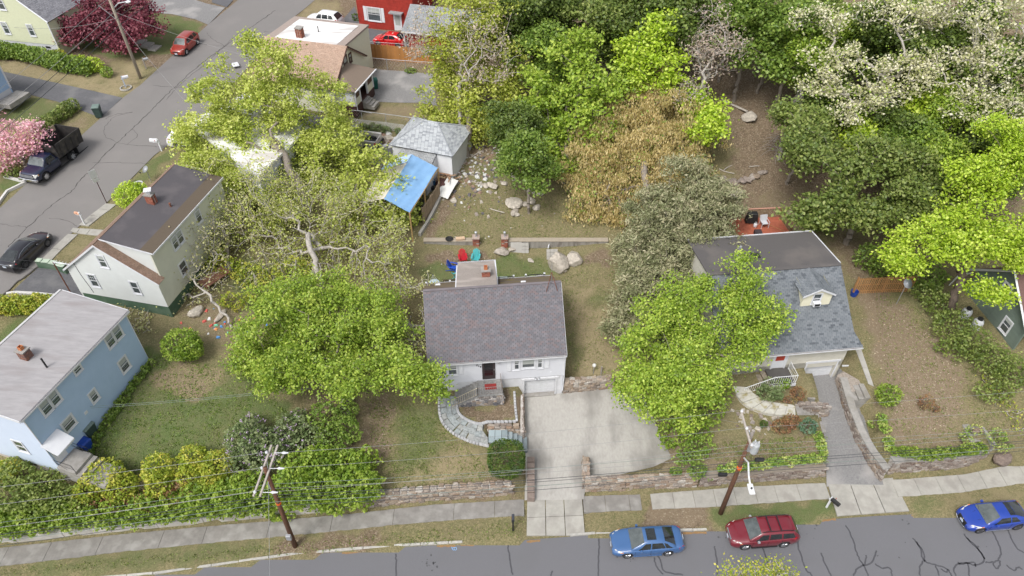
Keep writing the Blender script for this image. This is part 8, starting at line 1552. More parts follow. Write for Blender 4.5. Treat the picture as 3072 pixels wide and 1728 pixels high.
p2=(21.23,48.29,6.30);T=thing('storage_box','dark box on the red deck beside the cream house wall','box',(p2[0],p2[1],zd_));part('box',MB().box(-.3,-.25,0,.3,.25,.4),M('dark_brown_box',(.06,.045,.05)),T,bevel=.02)
p2=(23.18,49.03,6.30);solo('broom',MB().tube([(-.6,.6,.05),(.6,-.5,.05)],.015,5).box(.55,-.65,0,.8,-.45,.1),M('broom_wood',(.5,.28,.12)),'wooden broom lying across the red deck boards','broom',loc=(p2[0],p2[1],zd_))
p2=(28.65,43.59,3.69);solo('blue_tub',MB().lathe([(.25,0),(.32,.5),(.30,.5),(.24,.05)],n=14),BLU,'bright blue tub at the left end of the orange picket fence','tub',loc=(p2[0],p2[1]-.2,p2[2]))
p2=(26.55,37.09,1.70);solo('drain_pipe',MB().box(-.45,-.06,0,.45,.06,.12),WHITE,'short white pipe lying in the greenery beside the cream garage','pipe',loc=(p2[0],p2[1],p2[2]+.25),rot=.05,bevel=.02)
p2=(6.99,36.41,1.38);T=thing('globe_lamp','small white globe lamp on a thin post above the parking pad wall','lamp',(p2[0]-.6,p2[1],p2[2]));part('post',MB().tube([(0,0,-.2),(0,0,1.3)],.03,6),STEEL,T);part('globe',MB().lathe([(.03,1.3),(.13,1.36),(.16,1.47),(.12,1.58),(.02,1.62)],n=12),M('opal_globe',(.7,.7,.68),rough=.3),T,smooth=True)
T=solo('gate_post',MB().box(-.05,-.05,-.3,.05,.05,1.3),WOODG,'weathered wooden post on the side yard wall','post',loc=(p2[0],p2[1],p2[2]))
T=thing('garden_steps','three pale concrete steps in the grass beneath the purple maple','steps');A_=(-43.77,81.14,8.79);B_=(-41.63,79.90,8.70)
for k in range(3):t=k/2;x,y=A_[0]+(B_[0]-A_[0])*t,A_[1]+(B_[1]-A_[1])*t;part('step',MB().box(-.5,-.7,-.3,.5,.7,.22-.05*k),CONCL,T,loc=(x,y,hz(x,y)),rot=R(-12),bevel=.02)
p2=(-41.56,70.85,8.31);T=solo('planter_ring',MB().lathe([(.62,0),(.62,.14),(.5,.14),(.5,0)],n=20),CONCL,'round pale ring around the white mailbox post','planter',loc=p2)
p2=(-34.70,55.04,6.86);solo('garden_ring',MB().lathe([(.42,0),(.42,.12),(.34,.12),(.34,0)],n=18),WHITE,'small white ring lying in the grass beside the round bush','ring',loc=p2)
def bike(lb,p,rz):
 T=thing('bicycle',lb,'bicycle',p,rz)
 for x in(-.5,.5):
  pts=[(x+.33*math.cos(t),0,.34+.33*math.sin(t))for t in np.linspace(0,2*math.pi,17)];w_=part('wheel',MB().tube(pts,.022,5,cap=False),TYRE,T)
  part('spokes',MB().tube([(x-.32,0,.34),(x+.32,0,.34)],.005,3).tube([(x,0,.02),(x,0,.66)],.005,3).tube([(x-.23,0,.11),(x+.23,0,.57)],.005,3).tube([(x-.23,0,.57),(x+.23,0,.11)],.005,3),STEEL,w_)
 part('frame',MB().tube([(-.5,0,.34),(-.12,0,.75),(.35,0,.78),(0,0,.32),(-.12,0,.75)],.02,5).tube([(-.5,0,.34),(0,0,.32)],.018,5).tube([(.5,0,.34),(.35,0,.95)],.02,5),BLACK,T);part('saddle',MB().box(-.28,-.07,.86,0,.07,.92),BLACK,T,bevel=.02);part('handlebar',MB().tube([(.3,-.28,1.0),(.38,0,.98),(.3,.28,1.0)],.015,5),BLACK,T);return T
b_=(-8.33,53.43,5.06);bike('black bicycle parked under the edge of the blue tarp',onz(b_),R(75));b_=(-7.96,55.01,5.28);bike('bicycle lying wheel up behind the tan board fence',onz(b_),R(30)).rotation_euler=(R(60),0,R(30))
rr=random.Random(21)
WB_=M('white_board',(.70,.70,.67),(.62,.62,.6),rough=.6)
for(pp,sx,sy,rz,rx,lb)in(((-6.08,55.97,5.36),1.1,2.4,-.35,.25,'long warped white board leaning in the rubble'),((-6.57,55.73,5.33),.55,.9,-.4,.15,'small white board beside the long warped one')):
 n_=8;mb=MB();vs=[(sx*(i/1-.5),sy*(j/n_-.5),.12*math.sin(3*j/n_)+.02*i)for j in range(n_+1)for i in(0,1)];fs=[(2*j,2*j+1,2*j+3,2*j+2)for j in range(n_)];mb.add(vs,fs);mb.add([(x,y,z-.03)for x,y,z in vs],[f[::-1]for f in fs])
 solo('white_board',mb,WB_,lb,'board',loc=(pp[0],pp[1],pp[2]+.45),rot=Euler((rx,.2,rz)))
T=thing('lumber_pile','heap of brown planks and broken timber between the garage and the tarp','lumber');LUM=MIX3('scrap_lumber',[(.30,.17,.10),(.42,.27,.16),(.22,.12,.08),(.52,.38,.24),(.15,.09,.07)],bscale=8);a_,b_=(-6.71,59.10,5.90),(-6.21,57.20,5.57)
for k in range(46):
 t=rr.random();L_=rr.uniform(.6,2.4);x,y=a_[0]+(b_[0]-a_[0])*t+rr.uniform(-.7,.7),a_[1]+(b_[1]-a_[1])*t+rr.uniform(-.6,.6)
 part('plank',MB().box(-L_/2,-rr.uniform(.04,.11),-.02,L_/2,.06,.02),LUM,T,loc=(x,y,hz(x,y)+rr.uniform(.05,.9)),rot=Euler((rr.uniform(-.4,.4),rr.uniform(-.45,.45),rr.uniform(0,3.1))))
solo('brown_tarp',MB().hexa([(-.7,-.9,0),(.7,-.9,0),(.7,.9,0),(-.7,.9,0),(-.3,-.6,.6),(.25,-.5,.7),(.3,.6,.5),(-.35,.5,.75)]),M('maroon_tarp',(.10,.045,.04),(.14,.06,.05),scale=5,rough=.6,bump=.5),'crumpled maroon tarp behind the tan board fence','tarp',loc=onz((-6.69,56.65,5.49)),bevel=.1)
T=thing('junk_heap','dark jumble of buckets and tools under the right edge of the blue tarp','junk')
a_,b_=(-7.66,57.87,5.73),(-8.26,55.69,5.40);JM=[M('junk_black',(.03,.03,.035)),M('junk_grey',(.3,.31,.33)),M('junk_brown',(.22,.11,.07)),M('junk_white',(.6,.6,.6)),M('junk_blue',(.05,.13,.25))]
for k in range(24):
 t=rr.random();x,y=a_[0]+(b_[0]-a_[0])*t+rr.uniform(-.8,.5),a_[1]+(b_[1]-a_[1])*t+rr.uniform(-.5,.5);s_=rr.uniform(.12,.4)
 part('junk_piece',(MB().box(-s_,-s_*.6,0,s_,s_*.6,s_)if k%2 else MB().lathe([(s_*.6,0),(s_*.75,s_*1.6),(s_*.65,s_*1.6),(s_*.5,.05)],n=10)),rr.choice(JM),T,loc=(x,y,hz(x,y)),rot=rr.uniform(0,3),bevel=0)
def scatter_stones(nm,lb,px0,n,sx,sy,mats,smin,smax,cat=None,seed=1):
 rg=random.Random(seed);mb=MB();P0=px0
 for k in range(n):
  x,y=P0[0]+rg.gauss(0,sx),P0[1]+rg.gauss(0,sy);z=hz(x,y);s_=rg.uniform(smin,smax);a=rg.uniform(0,3);c_,q_=math.cos(a),math.sin(a);mi=rg.randrange(len(mats))
  P=[]
  for(dx,dy,dz)in((-1,-.7,-.3),(1,-.6,-.3),(.9,.7,-.3),(-.8,.8,-.3),(-.7,-.4,.6),(.6,-.5,.8),(.7,.4,.6),(-.6,.5,.7)):dx+=rg.uniform(-.2,.2);dy+=rg.uniform(-.2,.2);P.append((x+s_*(dx*c_-dy*q_),y+s_*(dx*q_+dy*c_),z+s_*dz*.7))
  mb.hexa(P,mi)
 o=solo(nm,mb,mats,lb,cat);o['kind']='stuff';return o
RM_=[ROCKM,STONEG,M('rubble_white',(.62,.62,.6)),M('rubble_brown',(.28,.19,.14)),M('rubble_dark',(.13,.12,.13))]
scatter_stones('rubble','field of pale rubble and debris right of the white boards',(-4.31,57.59,5.61),170,1.5,1.6,RM_,.06,.26,'rubble',1);scatter_stones('rubble','smaller patch of debris near the twin trunk tree',(-2.07,61.31,6.39),110,2.2,1.2,RM_,.04,.18,'rubble',2);scatter_stones('rubble','debris between the rubble field and the garage',(-3.86,59.38,5.95),80,1.4,1.2,RM_,.05,.2,'rubble',3);scatter_stones('rubble','stones beside the silver pickup bed',(-12.22,63.01,6.36),60,1.4,1.0,RM_,.1,.35,'rubble',4)
scatter_stones('rubble','brown and pink rubble on the leafy ground below the woods edge',(-1.83,61.97,6.54),90,3.5,1.5,RM_,.05,.22,'rubble',5);scatter_stones('garden_stones','edging stones below the curved pale walk',(17.95,31.79,2.41),34,1.3,.5,[ROCKM,STONEG],.08,.25,'stones',6)
scatter_stones('litter_bits','bits of litter and small stones scattered over the upper yard',(-3.69,54.16,4.98),110,5.5,2.6,RM_,.03,.09,'litter',7);scatter_stones('litter_bits','pale dry leaves and bits on the bare soil by the picket fence',(30.44,38.80,3.41),420,2.8,4.2,[M('dry_leaf',(.42,.30,.18)),M('dry_leaf_pale',(.55,.47,.33)),M('dry_leaf_dark',(.18,.11,.07))],.02,.05,'litter',8)
scatter_stones('debris','coloured scraps under the budding tree between the houses',(-22.66,39.60,4.41),26,1.5,.8,[M('scrap_green',(.2,.6,.4)),M('scrap_red',(.6,.12,.1)),M('scrap_orange',(.7,.3,.12)),M('scrap_white',(.7,.7,.7)),M('scrap_blue',(.12,.3,.6))],.06,.18,'debris',9)
p2=(-24.46,43.46,5.00);T=thing('old_table','brown wooden table top with white things behind the white gabled house','table',(p2[0],p2[1],p2[2]),R(55));part('table_top',MB().box(-1.2,-.6,.7,1.2,.6,.76),M('brown_table',(.26,.13,.09),(.2,.10,.07),scale=4),T)
for x in(-1.1,1.1):
 for y in(-.5,.5):part('leg',MB().box(x-.04,y-.04,0,x+.04,y+.04,.7),M('brown_table',(.26,.13,.09)),T)
solo('white_sack',MB().box(-.35,-.3,0,.35,.3,.35),WHITE,'white box at the far end of the old brown table','box',loc=(p2[0]+.6,p2[1]+1.6,p2[2]),rot=.3,bevel=.1)
rock((-25.22,40.26,4.69),(1.6,1.1,.9),.4,'tan boulder on the lawn behind the blue house',2);rock((-23.29,40.05,4.52),(1.7,.6,.4),1.2,'long flat grey rock beside the tan boulder',3);rock((-12.77,63.70,6.41),(1.4,.7,.6),0,'long grey rock behind the silver pickup',4)
def stick(lb,p,L_,rz,k=3,mat=None,r=.03):
 rg=random.Random(int(abs(p[0])*50));pts=[(L_*(i/k-.5),rg.uniform(-.12,.12)*L_*.3,.05+rg.uniform(0,.08))for i in range(k+1)];return solo('fallen_branch',MB().tube(pts,r,5),mat or M('bleached_branch',(.48,.44,.38),(.38,.34,.3),scale=6),lb,'branch',loc=p,rot=rz)
for i,(p,L_,a,lb)in enumerate((((-3.45,61.02,6.27),1.6,.8,'pale straight stick near the twin trunk tree'),((1.23,63.43,7.10),2.4,.3,'bleached forked branch at the edge of the woods'),((1.91,63.64,7.21),2.2,-1.0,'bleached branch crossing another at the woods edge'),((2.59,64.11,7.39),2.6,.1,'grey log at the foot of the dark trees'),((-1.38,53.48,4.87),1.5,-.5,'dark twiggy branch on the upper yard'),((-4.00,49.97,4.32),2.6,-.35,'long thin stick on the upper yard near the pier'),((4.49,50.04,4.18),1.6,.1,'grey tangled root above the boulder wall'),((20.54,57.46,7.01),1.3,.7,'pale split log above the dry stone wall'),((20.34,56.98,6.88),1.5,-.6,'second pale log above the dry stone wall'),((23.08,57.57,7.08),1.0,.2,'short pale log at the end of the dry stone wall'),((22.00,65.16,9.49),4.0,-.9,'fallen grey trunk in the leafy gap'))):stick(lb,p,L_,a,r=.05 if L_<3 else .12)
solo('white_pipe',MB().tube([(0,-.45,.2),(.15,.45,.1)],.06,6),WHITE,'white pipe lying on the boulder wall','pipe',loc=onz((3.22,49.22,4.70),.3))
T=solo('timber_block',MB().box(-.4,-.18,0,.4,.18,.2),M('raw_timber',(.55,.40,.27)),'raw timber block on top of the left garden wall','timber',loc=(-4.6,49.55,4.73),rot=.15,bevel=.02);solo('dark_pan',MB().lathe([(.3,0),(.36,.1),(.33,.1),(.28,.03)],n=14),BLACK,'dark pan on top of the left garden wall','pan',loc=(-5.6,49.55,4.73))
# ==== TREES AND SHRUBS
G_=np.random.default_rng(3)
BARKG=M('grey_bark',(.30,.26,.22),(.19,.165,.14),scale=6,rough=.95,stretch=(2,2,.5),bump=.4);BARKP=M('pale_bark',(.46,.43,.39),(.33,.30,.27),scale=5,rough=.95);BARKB=M('brown_bark',(.16,.12,.095),(.10,.08,.065),scale=6,rough=.95,bump=.4)
LM=dict(lime=LEAF('lime_leaves',[(.28,.37,.04),(.46,.53,.08),(.64,.68,.20)]),green=LEAF('fresh_green_leaves',[(.17,.27,.02),(.30,.44,.04),(.50,.60,.10)]),mid=LEAF('mid_green_leaves',[(.11,.19,.025),(.19,.30,.04),(.32,.42,.08)]),dark=LEAF('dark_green_leaves',[(.075,.125,.02),(.125,.19,.03),(.20,.26,.05)]),olive=LEAF('olive_leaves',[(.11,.17,.03),(.20,.27,.05),(.34,.39,.11)]),hem=LEAF('grey_green_needles',[(.20,.22,.10),(.31,.32,.17),(.48,.44,.28)],.25),gold=LEAF('golden_catkins',[(.42,.37,.13),(.68,.55,.25),(.84,.70,.38)]),blossom=LEAF('pale_blossom',[(.38,.40,.16),(.66,.63,.40),(.80,.77,.60)]),bud=LEAF('brown_buds',[(.50,.42,.24),(.46,.50,.16),(.64,.60,.36)]),yel=LEAF('yellow_green_leaves',[(.28,.35,.035),(.48,.54,.07),(.66,.68,.18)]),vivid=LEAF('vivid_lime_leaves',[(.24,.38,.015),(.42,.58,.03),(.62,.72,.12)]),purple=LEAF('purple_leaves',[(.12,.02,.04),(.22,.045,.07),(.36,.10,.13)]),pink=LEAF('pink_blossom',[(.62,.28,.34),(.80,.45,.52),(.85,.62,.66)]),fors=LEAF('forsythia_leaves',[(.20,.29,.02),(.38,.46,.04),(.66,.60,.10)]),yew=LEAF('yew_needles',[(.03,.07,.010),(.06,.115,.012),(.12,.17,.02)],.15),lilac=LEAF('lilac_leaves',[(.12,.18,.06),(.20,.27,.10),(.30,.34,.16)]),lflow=LEAF('lilac_blossom',[(0.52,0.351,0.585),(0.715,0.546,0.78)]),hedge=LEAF('hedge_leaves',[(.12,.21,.02),(.23,.35,.03),(.40,.50,.08)]),rust=LEAF('rusty_leaves',[(0.208,0.091,0.0455),(0.325,0.169,0.078),(0.286,0.234,0.091)]),ivy=LEAF('variegated_leaves',[(0.117,0.221,0.026),(0.286,0.429,0.065),(0.624,0.65,0.208)]),blueg=LEAF('blue_green_leaves',[(0.065,0.143,0.078),(0.117,0.221,0.117),(0.182,0.286,0.169)]),pinkb=LEAF('pinkish_buds',[(.50,.38,.32),(.62,.50,.42),(.45,.42,.24)]))
def tubes(A,B,ra,rb,k):
 """tapered prisms from A to B (n,3), vectorised"""
 d=B-A;L_=np.linalg.norm(d,axis=1,keepdims=True)+1e-9;d=d/L_;A=A-d*np.minimum(ra[:,None]*.5,L_*.2);up=np.where(np.abs(d[:,2:3])<.9,np.array([[0,0,1.]]),np.array([[1.,0,0]]))
 a=np.cross(d,up);a/=np.linalg.norm(a,axis=1,keepdims=True)+1e-9;b=np.cross(d,a);t=np.arange(k)*2*np.pi/k;c_,s_=np.cos(t)[None,:,None],np.sin(t)[None,:,None]
 o=a[:,None]*c_+b[:,None]*s_;V=np.concatenate([A[:,None]+o*ra[:,None,None],B[:,None]+o*rb[:,None,None]],1).reshape(-1,3);n=len(A)
 base=(np.arange(n)*2*k)[:,None];j=np.arange(k)[None];F=np.stack([base+j,base+k+j,base+k+(j+1)%k,base+(j+1)%k],2).reshape(-1,4);return V,F
def skeleton(base,tips,fork,rb,rmin=.012):
 """grow limbs from a trunk to every twig tip, nearest lower node first"""
 base=np.array(base,float);ctr=tips.mean(0);topz=tips[:,2].max();axis=np.array([base[0]+(ctr[0]-base[0])*.7,base[1]+(ctr[1]-base[1])*.7,base[2]+(topz-base[2])*.48]);nT=14
 N=[base-np.array([0,0,.4])];par=[-1]
 for i in range(1,nT+1):
  t=i/nT;p=base+(axis-base)*np.array([t**1.3,t**1.3,t])+G_.normal(0,.10,3)*np.array([1,1,.2]);N.append(p);par.append(i-1)
 N=list(N);order=np.argsort(np.linalg.norm((tips-axis)*np.array([1,1,.7]),axis=1));P=np.zeros((len(tips)*5+nT+10,3));n=len(N);P[:n]=N;minz=base[2]+(topz-base[2])*min(fork,.3)
 tipid=[]
 for i in order:
  T=tips[i];Q=P[1:n];d=np.linalg.norm(Q-T,axis=1);cost=d+1.3*np.maximum(0,Q[:,2]-T[2]+.25*d)+3*np.maximum(0,minz-Q[:,2]);j=int(np.argmin(cost))+1;S=P[j];L_=np.linalg.norm(T-S);k=1 if L_<.7 else 2 if L_<1.8 else 4
  prev=j;side=G_.normal(0,.07*L_,3)
  for q in range(1,k+1):
   t=q/k;p=S+(T-S)*t+side*np.sin(np.pi*t)+np.array([0,0,.10*L_*np.sin(np.pi*t)]);P[n]=p;par.append(prev);prev=n;n+=1
  tipid.append(prev)
 P=P[:n];par=np.array(par);w_=np.zeros(n);w_[tipid]=1
 for i in range(n-1,0,-1):w_[par[i]]+=w_[i]
 r=np.maximum(rmin,rb*(w_/w_[0])**.56);r[0]=rb*1.35;return P,par,r,np.array(tipid),w_
def in_lobes(lobes,n,shell=.55,spur=0):
 W_=np.array([(l[3]*l[4]*l[5])**.67 for l in lobes]);c_=G_.choice(len(lobes),n,p=W_/W_.sum());d=G_.normal(size=(n,3));d/=np.linalg.norm(d,axis=1,keepdims=True);rr_=G_.uniform(shell**3,1,n)**(1/3)
 if spur:rr_=np.where(G_.uniform(size=n)<spur,rr_*G_.uniform(1.05,1.42,n),rr_)
 Lb=np.array(lobes)[:,:6];P_=Lb[c_,:3]+d*rr_[:,None]*Lb[c_,3:6]
 if spur:
  q=np.sin(P_[:,0]*1.15+np.sin(P_[:,2]*1.3)*1.5)+np.sin(P_[:,1]*1.25+np.sin(P_[:,0]*.9)*1.4)+np.sin(P_[:,2]*1.6+P_[:,1]*.5);k=q>(-.95 if spur>.1 else-2.0);P_,d,rr_=P_[k],d[k],rr_[k]
 return P_,d,rr_
def leaves(cent,per,spread,size,flat=.6,up=.5,elong=1.5,hang=0,seed=0,tcl=.5,tlf=.25):
 n=len(cent)*per;c_=np.repeat(cent,per,0)+G_.normal(size=(n,3))*np.array([spread,spread,spread*flat]);tint=np.clip(np.repeat(G_.normal(.5,tcl*.45,len(cent)),per)+G_.normal(0,tlf,n),0,1)
 nrm=G_.normal(size=(n,3));nrm[:,2]=np.abs(nrm[:,2])+up;nrm/=np.linalg.norm(nrm,axis=1,keepdims=True);t=G_.normal(size=(n,3))
 if hang:t=t*.25;t[:,2]=-1;nrm=np.cross(t,G_.normal(size=(n,3)))+1e-6;nrm/=np.linalg.norm(nrm,axis=1,keepdims=True)
 a=np.cross(nrm,t);a/=np.linalg.norm(a,axis=1,keepdims=True)+1e-9;b=np.cross(nrm,a);s_=size*G_.uniform(.6,1.35,(n,1));h=s_*.5
 V=np.stack([c_-b*h*elong,c_+a*h-b*h*.1*elong+nrm*h*.2,c_+b*h*elong,c_-a*h-b*h*.1*elong+nrm*h*.2],1).reshape(-1,3);return V,np.arange(n*4).reshape(n,4),tint
def tree(name,label,base,rb,lobes,tips=320,per=40,size=.2,spread=.42,mat='mid',bark=BARKG,fork=.3,shell=.45,group=None,kids=None,elong=1.5,hang=0,flat=.55,up=.5,origin=None,cat='tree',extra=None,sides=6,tcl=.5):
 b_=np.array(base,float);off=np.array([b_[0],b_[1],b_[2]]);T=thing(name,label,cat,tuple(off),0,group);tp_,d,rr_=in_lobes(lobes,int(tips*1.15),shell,.08 if mat in('gold','hem')else .16);tp_[:,2]=np.maximum(tp_[:,2],b_[2]+.8)
 P,par,r,tid,w_=skeleton(b_,tp_,fork,rb,.021 if bark is BARKP else .012);P=P-off;i=np.arange(1,len(P));big=r[i]>.05
 for nm,m_,k in(('trunk',big,8),('branches',~big,3 if sides<5 else 4)):
  q=i[m_]
  if len(q)==0:continue
  V_,F_=tubes(P[par[q]],P[q],np.minimum(r[par[q]],r[q]*1.6),r[q],k);me=np_mesh(nm,V_,F_,mat=bark);me.polygons.foreach_set('use_smooth',[True]*len(me.polygons));o=link(nm,me,None,T)
  if nm=='branches':o['kind']='stuff'
 ext=np.concatenate([P[tid],(P[tid]+P[par[tid]])/2])if per>6 else P[tid]
 V_,F_,tn=leaves(ext,max(1,per//(2 if per>6 else 1)),spread,size,flat,up,elong,hang,tcl=tcl);o=link('crown',np_mesh('crown',V_,F_,tn,LM[mat]),None,T);o['kind']='stuff'
 if extra:
  V_,F_,tn=leaves(ext[G_.uniform(size=len(ext))<extra[1]],extra[2],spread*1.2,extra[3],.8,.5,extra[4],extra[5]);o=link(extra[6],np_mesh(extra[6],V_,F_,tn,LM[extra[0]]),None,T);o['kind']='stuff'
 return T
def shrub(name,label,lobes,mat,n=2500,size=.10,group=None,cat='shrub',shell=.72,extra=None,box=0,stems=True,dens=1.0,rough=.12,tcl=1.0):
 lobes=[l for l in lobes];b_=lobes[0];z0=min(hz(l[0],l[1])for l in lobes);T_=thing(name,label,cat,(b_[0],b_[1],z0),0,group);off=np.array([b_[0],b_[1],z0])
 area=sum(4*(l[3]*l[4]+l[3]*l[5]+l[4]*l[5])for l in lobes);n=int(area/(size*size)*1.25*dens)
 p,d,rr_=in_lobes(lobes,n,shell)
 if box:
  W_=np.array(lobes);c_=G_.integers(0,len(lobes),n);d2=d/(np.abs(d)**3).sum(1,keepdims=True)**(1/3);p=W_[c_,:3]+d2*rr_[:,None]*W_[c_,3:6]
 bump_=np.sin(p[:,0]*3.1+p[:,2]*2)*np.sin(p[:,1]*2.7+1)+np.sin(p[:,0]*7.3)*np.sin(p[:,1]*6.1+p[:,2]*5);p+=d*(bump_*rough*.6)[:,None]
 gz=hgt(p[:,0],p[:,1]);k=p[:,2]>gz+.02;p=p[k];V_,F_,tn=leaves(p-off,1,.02,size,1,.35,1.4,tcl=0,tlf=.22);cl=np.clip(.5+.28*bump_[k]*tcl/1.0+G_.normal(0,.2,len(p)),0,1)
 o=link('foliage',np_mesh('foliage',V_,F_,cl,LM[mat]),None,T_);o['kind']='stuff'
 mb=MB();rg=random.Random(len(label))
 for l in lobes[:4]:
  for q in range(5):mb.tube([(l[0]-off[0]+rg.uniform(-.1,.1),l[1]-off[1]+rg.uniform(-.1,.1),hz(l[0],l[1])-off[2]-.1),(l[0]-off[0]+rg.uniform(-.6,.6)*l[3],l[1]-off[1]+rg.uniform(-.6,.6)*l[4],l[2]-off[2]+rg.uniform(0,.6)*l[5])],[.03,.012],4)
 o=part('stems',mb,BARKB,T_);o['kind']='stuff'
 if extra:
  e=p[(G_.uniform(size=len(p))<extra[1])&(rr_[k]>.8)]-off;V_,F_,tn=leaves(e,extra[2],extra[3],extra[4],1,.5,1.2);o=link('blossom',np_mesh('blossom',V_,F_,tn,LM[extra[0]]),None,T_);o['kind']='stuff'
 return T_
 # --- big trees between the houses
tree('lime_green_tree','huge lime green tree with feathery crown over the white roofed house',(-18.53,52.53,5.38),.34,[(-21.3,60.0,16.2,2.8,2.4,2.0),(-25.6,60.0,13.1,3.8,3.0,2.5),(-19.5,60.0,13.1,4.3,3.3,2.8),(-28.3,59.0,10.4,3.0,3.0,2.5),(-23.4,59.0,9.9,5.3,3.8,3.1),(-17.4,59.0,9.9,3.1,3.1,3.1),(-27.0,58.0,7.2,3.8,2.7,2.3),(-21.0,58.0,6.8,4.8,3.1,2.6),(-16.4,57.0,8.2,2.8,2.8,2.7),(-29.3,58.0,8.0,2.2,2.2,1.8),(-18.2,56.0,5.9,3.2,1.8,1.5),(-30.5,60.0,9.6,1.7,1.7,2.1),(-24.6,56.0,5.5,3.8,2.2,1.8),(-28.8,57.0,5.2,2.6,2.2,1.8),(-23.1,61.0,17.1,1.8,1.5,1.3)],1050,86,.155,.38,'lime',fork=.25,tcl=.7)
tree('budding_oak','grey half bare tree with sparse brownish buds left of the main house roof',(-15.51,42.87,4.23),.23,[(-22.5,50.0,10.1,4.8,2.9,2.4),(-17.0,50.0,9.1,4.3,2.9,2.4),(-13.6,49.0,7.7,4.0,2.9,2.4),(-20.4,48.0,7.0,5.4,2.9,2.4),(-24.5,49.0,7.7,3.2,2.9,2.4),(-10.7,46.0,7.2,2.5,2.5,2.4),(-15.3,46.0,4.6,4.9,2.6,2.2),(-10.3,43.0,5.1,2.7,2.5,2.1),(-18.8,44.0,4.9,4.2,2.2,1.9)],1500,12,.11,.32,'bud',BARKP,.25,.2,extra=('lime',.6,6,.13,1.4,0,'leaves'),flat=.9)
tree('lime_green_tree','thinner lime tree in front of the white flat roof, left of the half bare oak',(-23.57,44.25,5.03),.16,[(-28.0,53.0,9.1,2.1,2.1,2.0),(-25.8,52.0,7.3,3.0,2.5,2.1),(-23.3,54.0,8.8,3.0,2.1,1.7),(-21.7,51.0,7.3,3.2,2.2,1.8),(-27.0,55.0,9.5,2.7,1.7,1.4),(-27.4,50.0,6.9,1.8,1.7,1.4)],420,56,.14,.38,'lime',fork=.2)
tree('yellow_green_tree','lime yellow tree top behind the half bare tree beside the blue tarp',(-13.40,49.54,4.86),.2,[(-12.7,53.0,8.0,3.3,2.4,2.0),(-10.4,51.5,6.2,2.4,2.1,1.7),(-12.0,54.0,9.8,2.1,1.7,1.4),(-14.3,51.5,6.2,2.4,2.1,1.7)],200,40,.18,.4,'lime')
tree('leaning_twig_tree','thin grey budding tree brushing the left edge of the main house roof',(-8.69,40.05,2.99),.13,[(-7.4,39.0,5.2,2.1,1.8,1.5),(-6.3,37.5,4.9,1.3,1.3,1.2),(-8.9,41.0,5.5,1.6,1.6,1.8),(-6.7,41.0,6.6,1.1,1.1,1.2),(-7.7,36.0,4.7,1.3,1.3,1.2)],240,8,.10,.3,'bud',BARKP,.2,.2,flat=.9)
tree('maple_tree','bright green maple with spreading crown left of the white front steps',(-12.17,32.17,2.37),.3,[(-15.7,37.5,8.8,2.9,2.2,1.8),(-11.6,37.5,7.1,3.7,2.6,2.1),(-17.8,35.5,7.1,2.4,2.2,1.8),(-14.2,35.0,6.5,3.9,2.8,2.3),(-10.0,35.0,6.9,3.1,2.5,2.1),(-6.8,32.2,7.6,2.3,1.7,1.4),(-16.0,32.5,6.9,2.3,1.7,1.4),(-11.3,31.5,7.3,2.7,1.6,1.3),(-19.1,34.5,5.6,1.5,1.5,1.4),(-5.8,31.3,6.9,1.3,1.0,0.9),(-13.9,39.0,8.4,2.2,1.4,1.2)],760,86,.13,.36,'green',fork=.28,tcl=.7)
tree('maple_tree','bright green maple between the concrete driveway and the cream house',(14.05,33.28,2.52),.28,[(16.7,38.5,10.4,1.6,1.6,1.5),(14.2,38.0,8.4,3.5,2.2,1.9),(17.7,37.0,8.0,2.7,2.0,1.6),(11.0,36.0,7.6,2.7,2.2,1.8),(14.8,35.0,6.9,3.9,2.2,1.8),(19.2,35.6,7.8,1.7,1.2,1.0),(9.7,33.3,7.4,2.3,2.3,1.9),(12.3,32.0,6.7,2.8,2.1,1.8),(10.5,31.0,5.4,2.2,2.0,1.7),(8.6,31.5,6.3,1.6,1.6,1.4),(12.6,30.3,5.0,1.7,1.2,1.0)],640,80,.13,.36,'green',fork=.28,tcl=.7)
tree('hemlock_tree','tall dull grey green feathery conifer left of the cream house',(11.61,38.03,2.81),.32,[(14.6,50.0,11.4,2.2,1.9,1.6),(16.6,48.5,9.5,2.9,2.5,2.1),(12.4,48.0,8.8,2.8,2.7,2.3),(15.0,46.0,7.5,4.1,2.8,2.4),(10.8,45.0,6.9,2.5,2.5,2.2),(17.2,44.0,7.1,2.2,2.2,2.1),(12.4,43.0,5.4,3.6,2.8,2.3),(9.7,41.0,5.5,1.9,1.9,2.3),(15.2,42.0,5.2,2.4,2.4,2.1),(9.0,39.0,4.5,1.6,1.6,2.0),(11.4,39.0,4.5,2.4,2.1,1.7)],1100,84,.095,.32,'hem',BARKG,.1,.3,elong=3.4,flat=.4,up=.1)
tree('catkin_oak','golden tan tree hung with catkins above the back yard',(12.21,48.54,4.54),.3,[(14.3,63.0,13.8,1.6,1.6,1.3),(13.4,62.0,12.4,2.2,1.8,1.5),(11.5,61.0,11.2,3.5,2.5,2.1),(15.1,60.0,11.4,2.8,2.8,2.4),(8.9,58.0,9.4,4.1,2.7,2.2),(14.0,57.0,9.3,4.3,3.0,2.5),(6.1,56.0,8.1,2.2,2.2,2.1),(10.6,55.0,7.4,4.0,3.0,2.5),(15.8,55.0,7.7,2.6,2.6,2.5),(7.8,53.5,5.8,2.8,2.5,2.0),(9.8,52.5,3.9,2.3,1.8,1.5)],950,84,.105,.36,'gold',BARKG,.3,.35,elong=2.6,hang=1,extra=('mid',.25,14,.16,1.4,0,'leaves'))
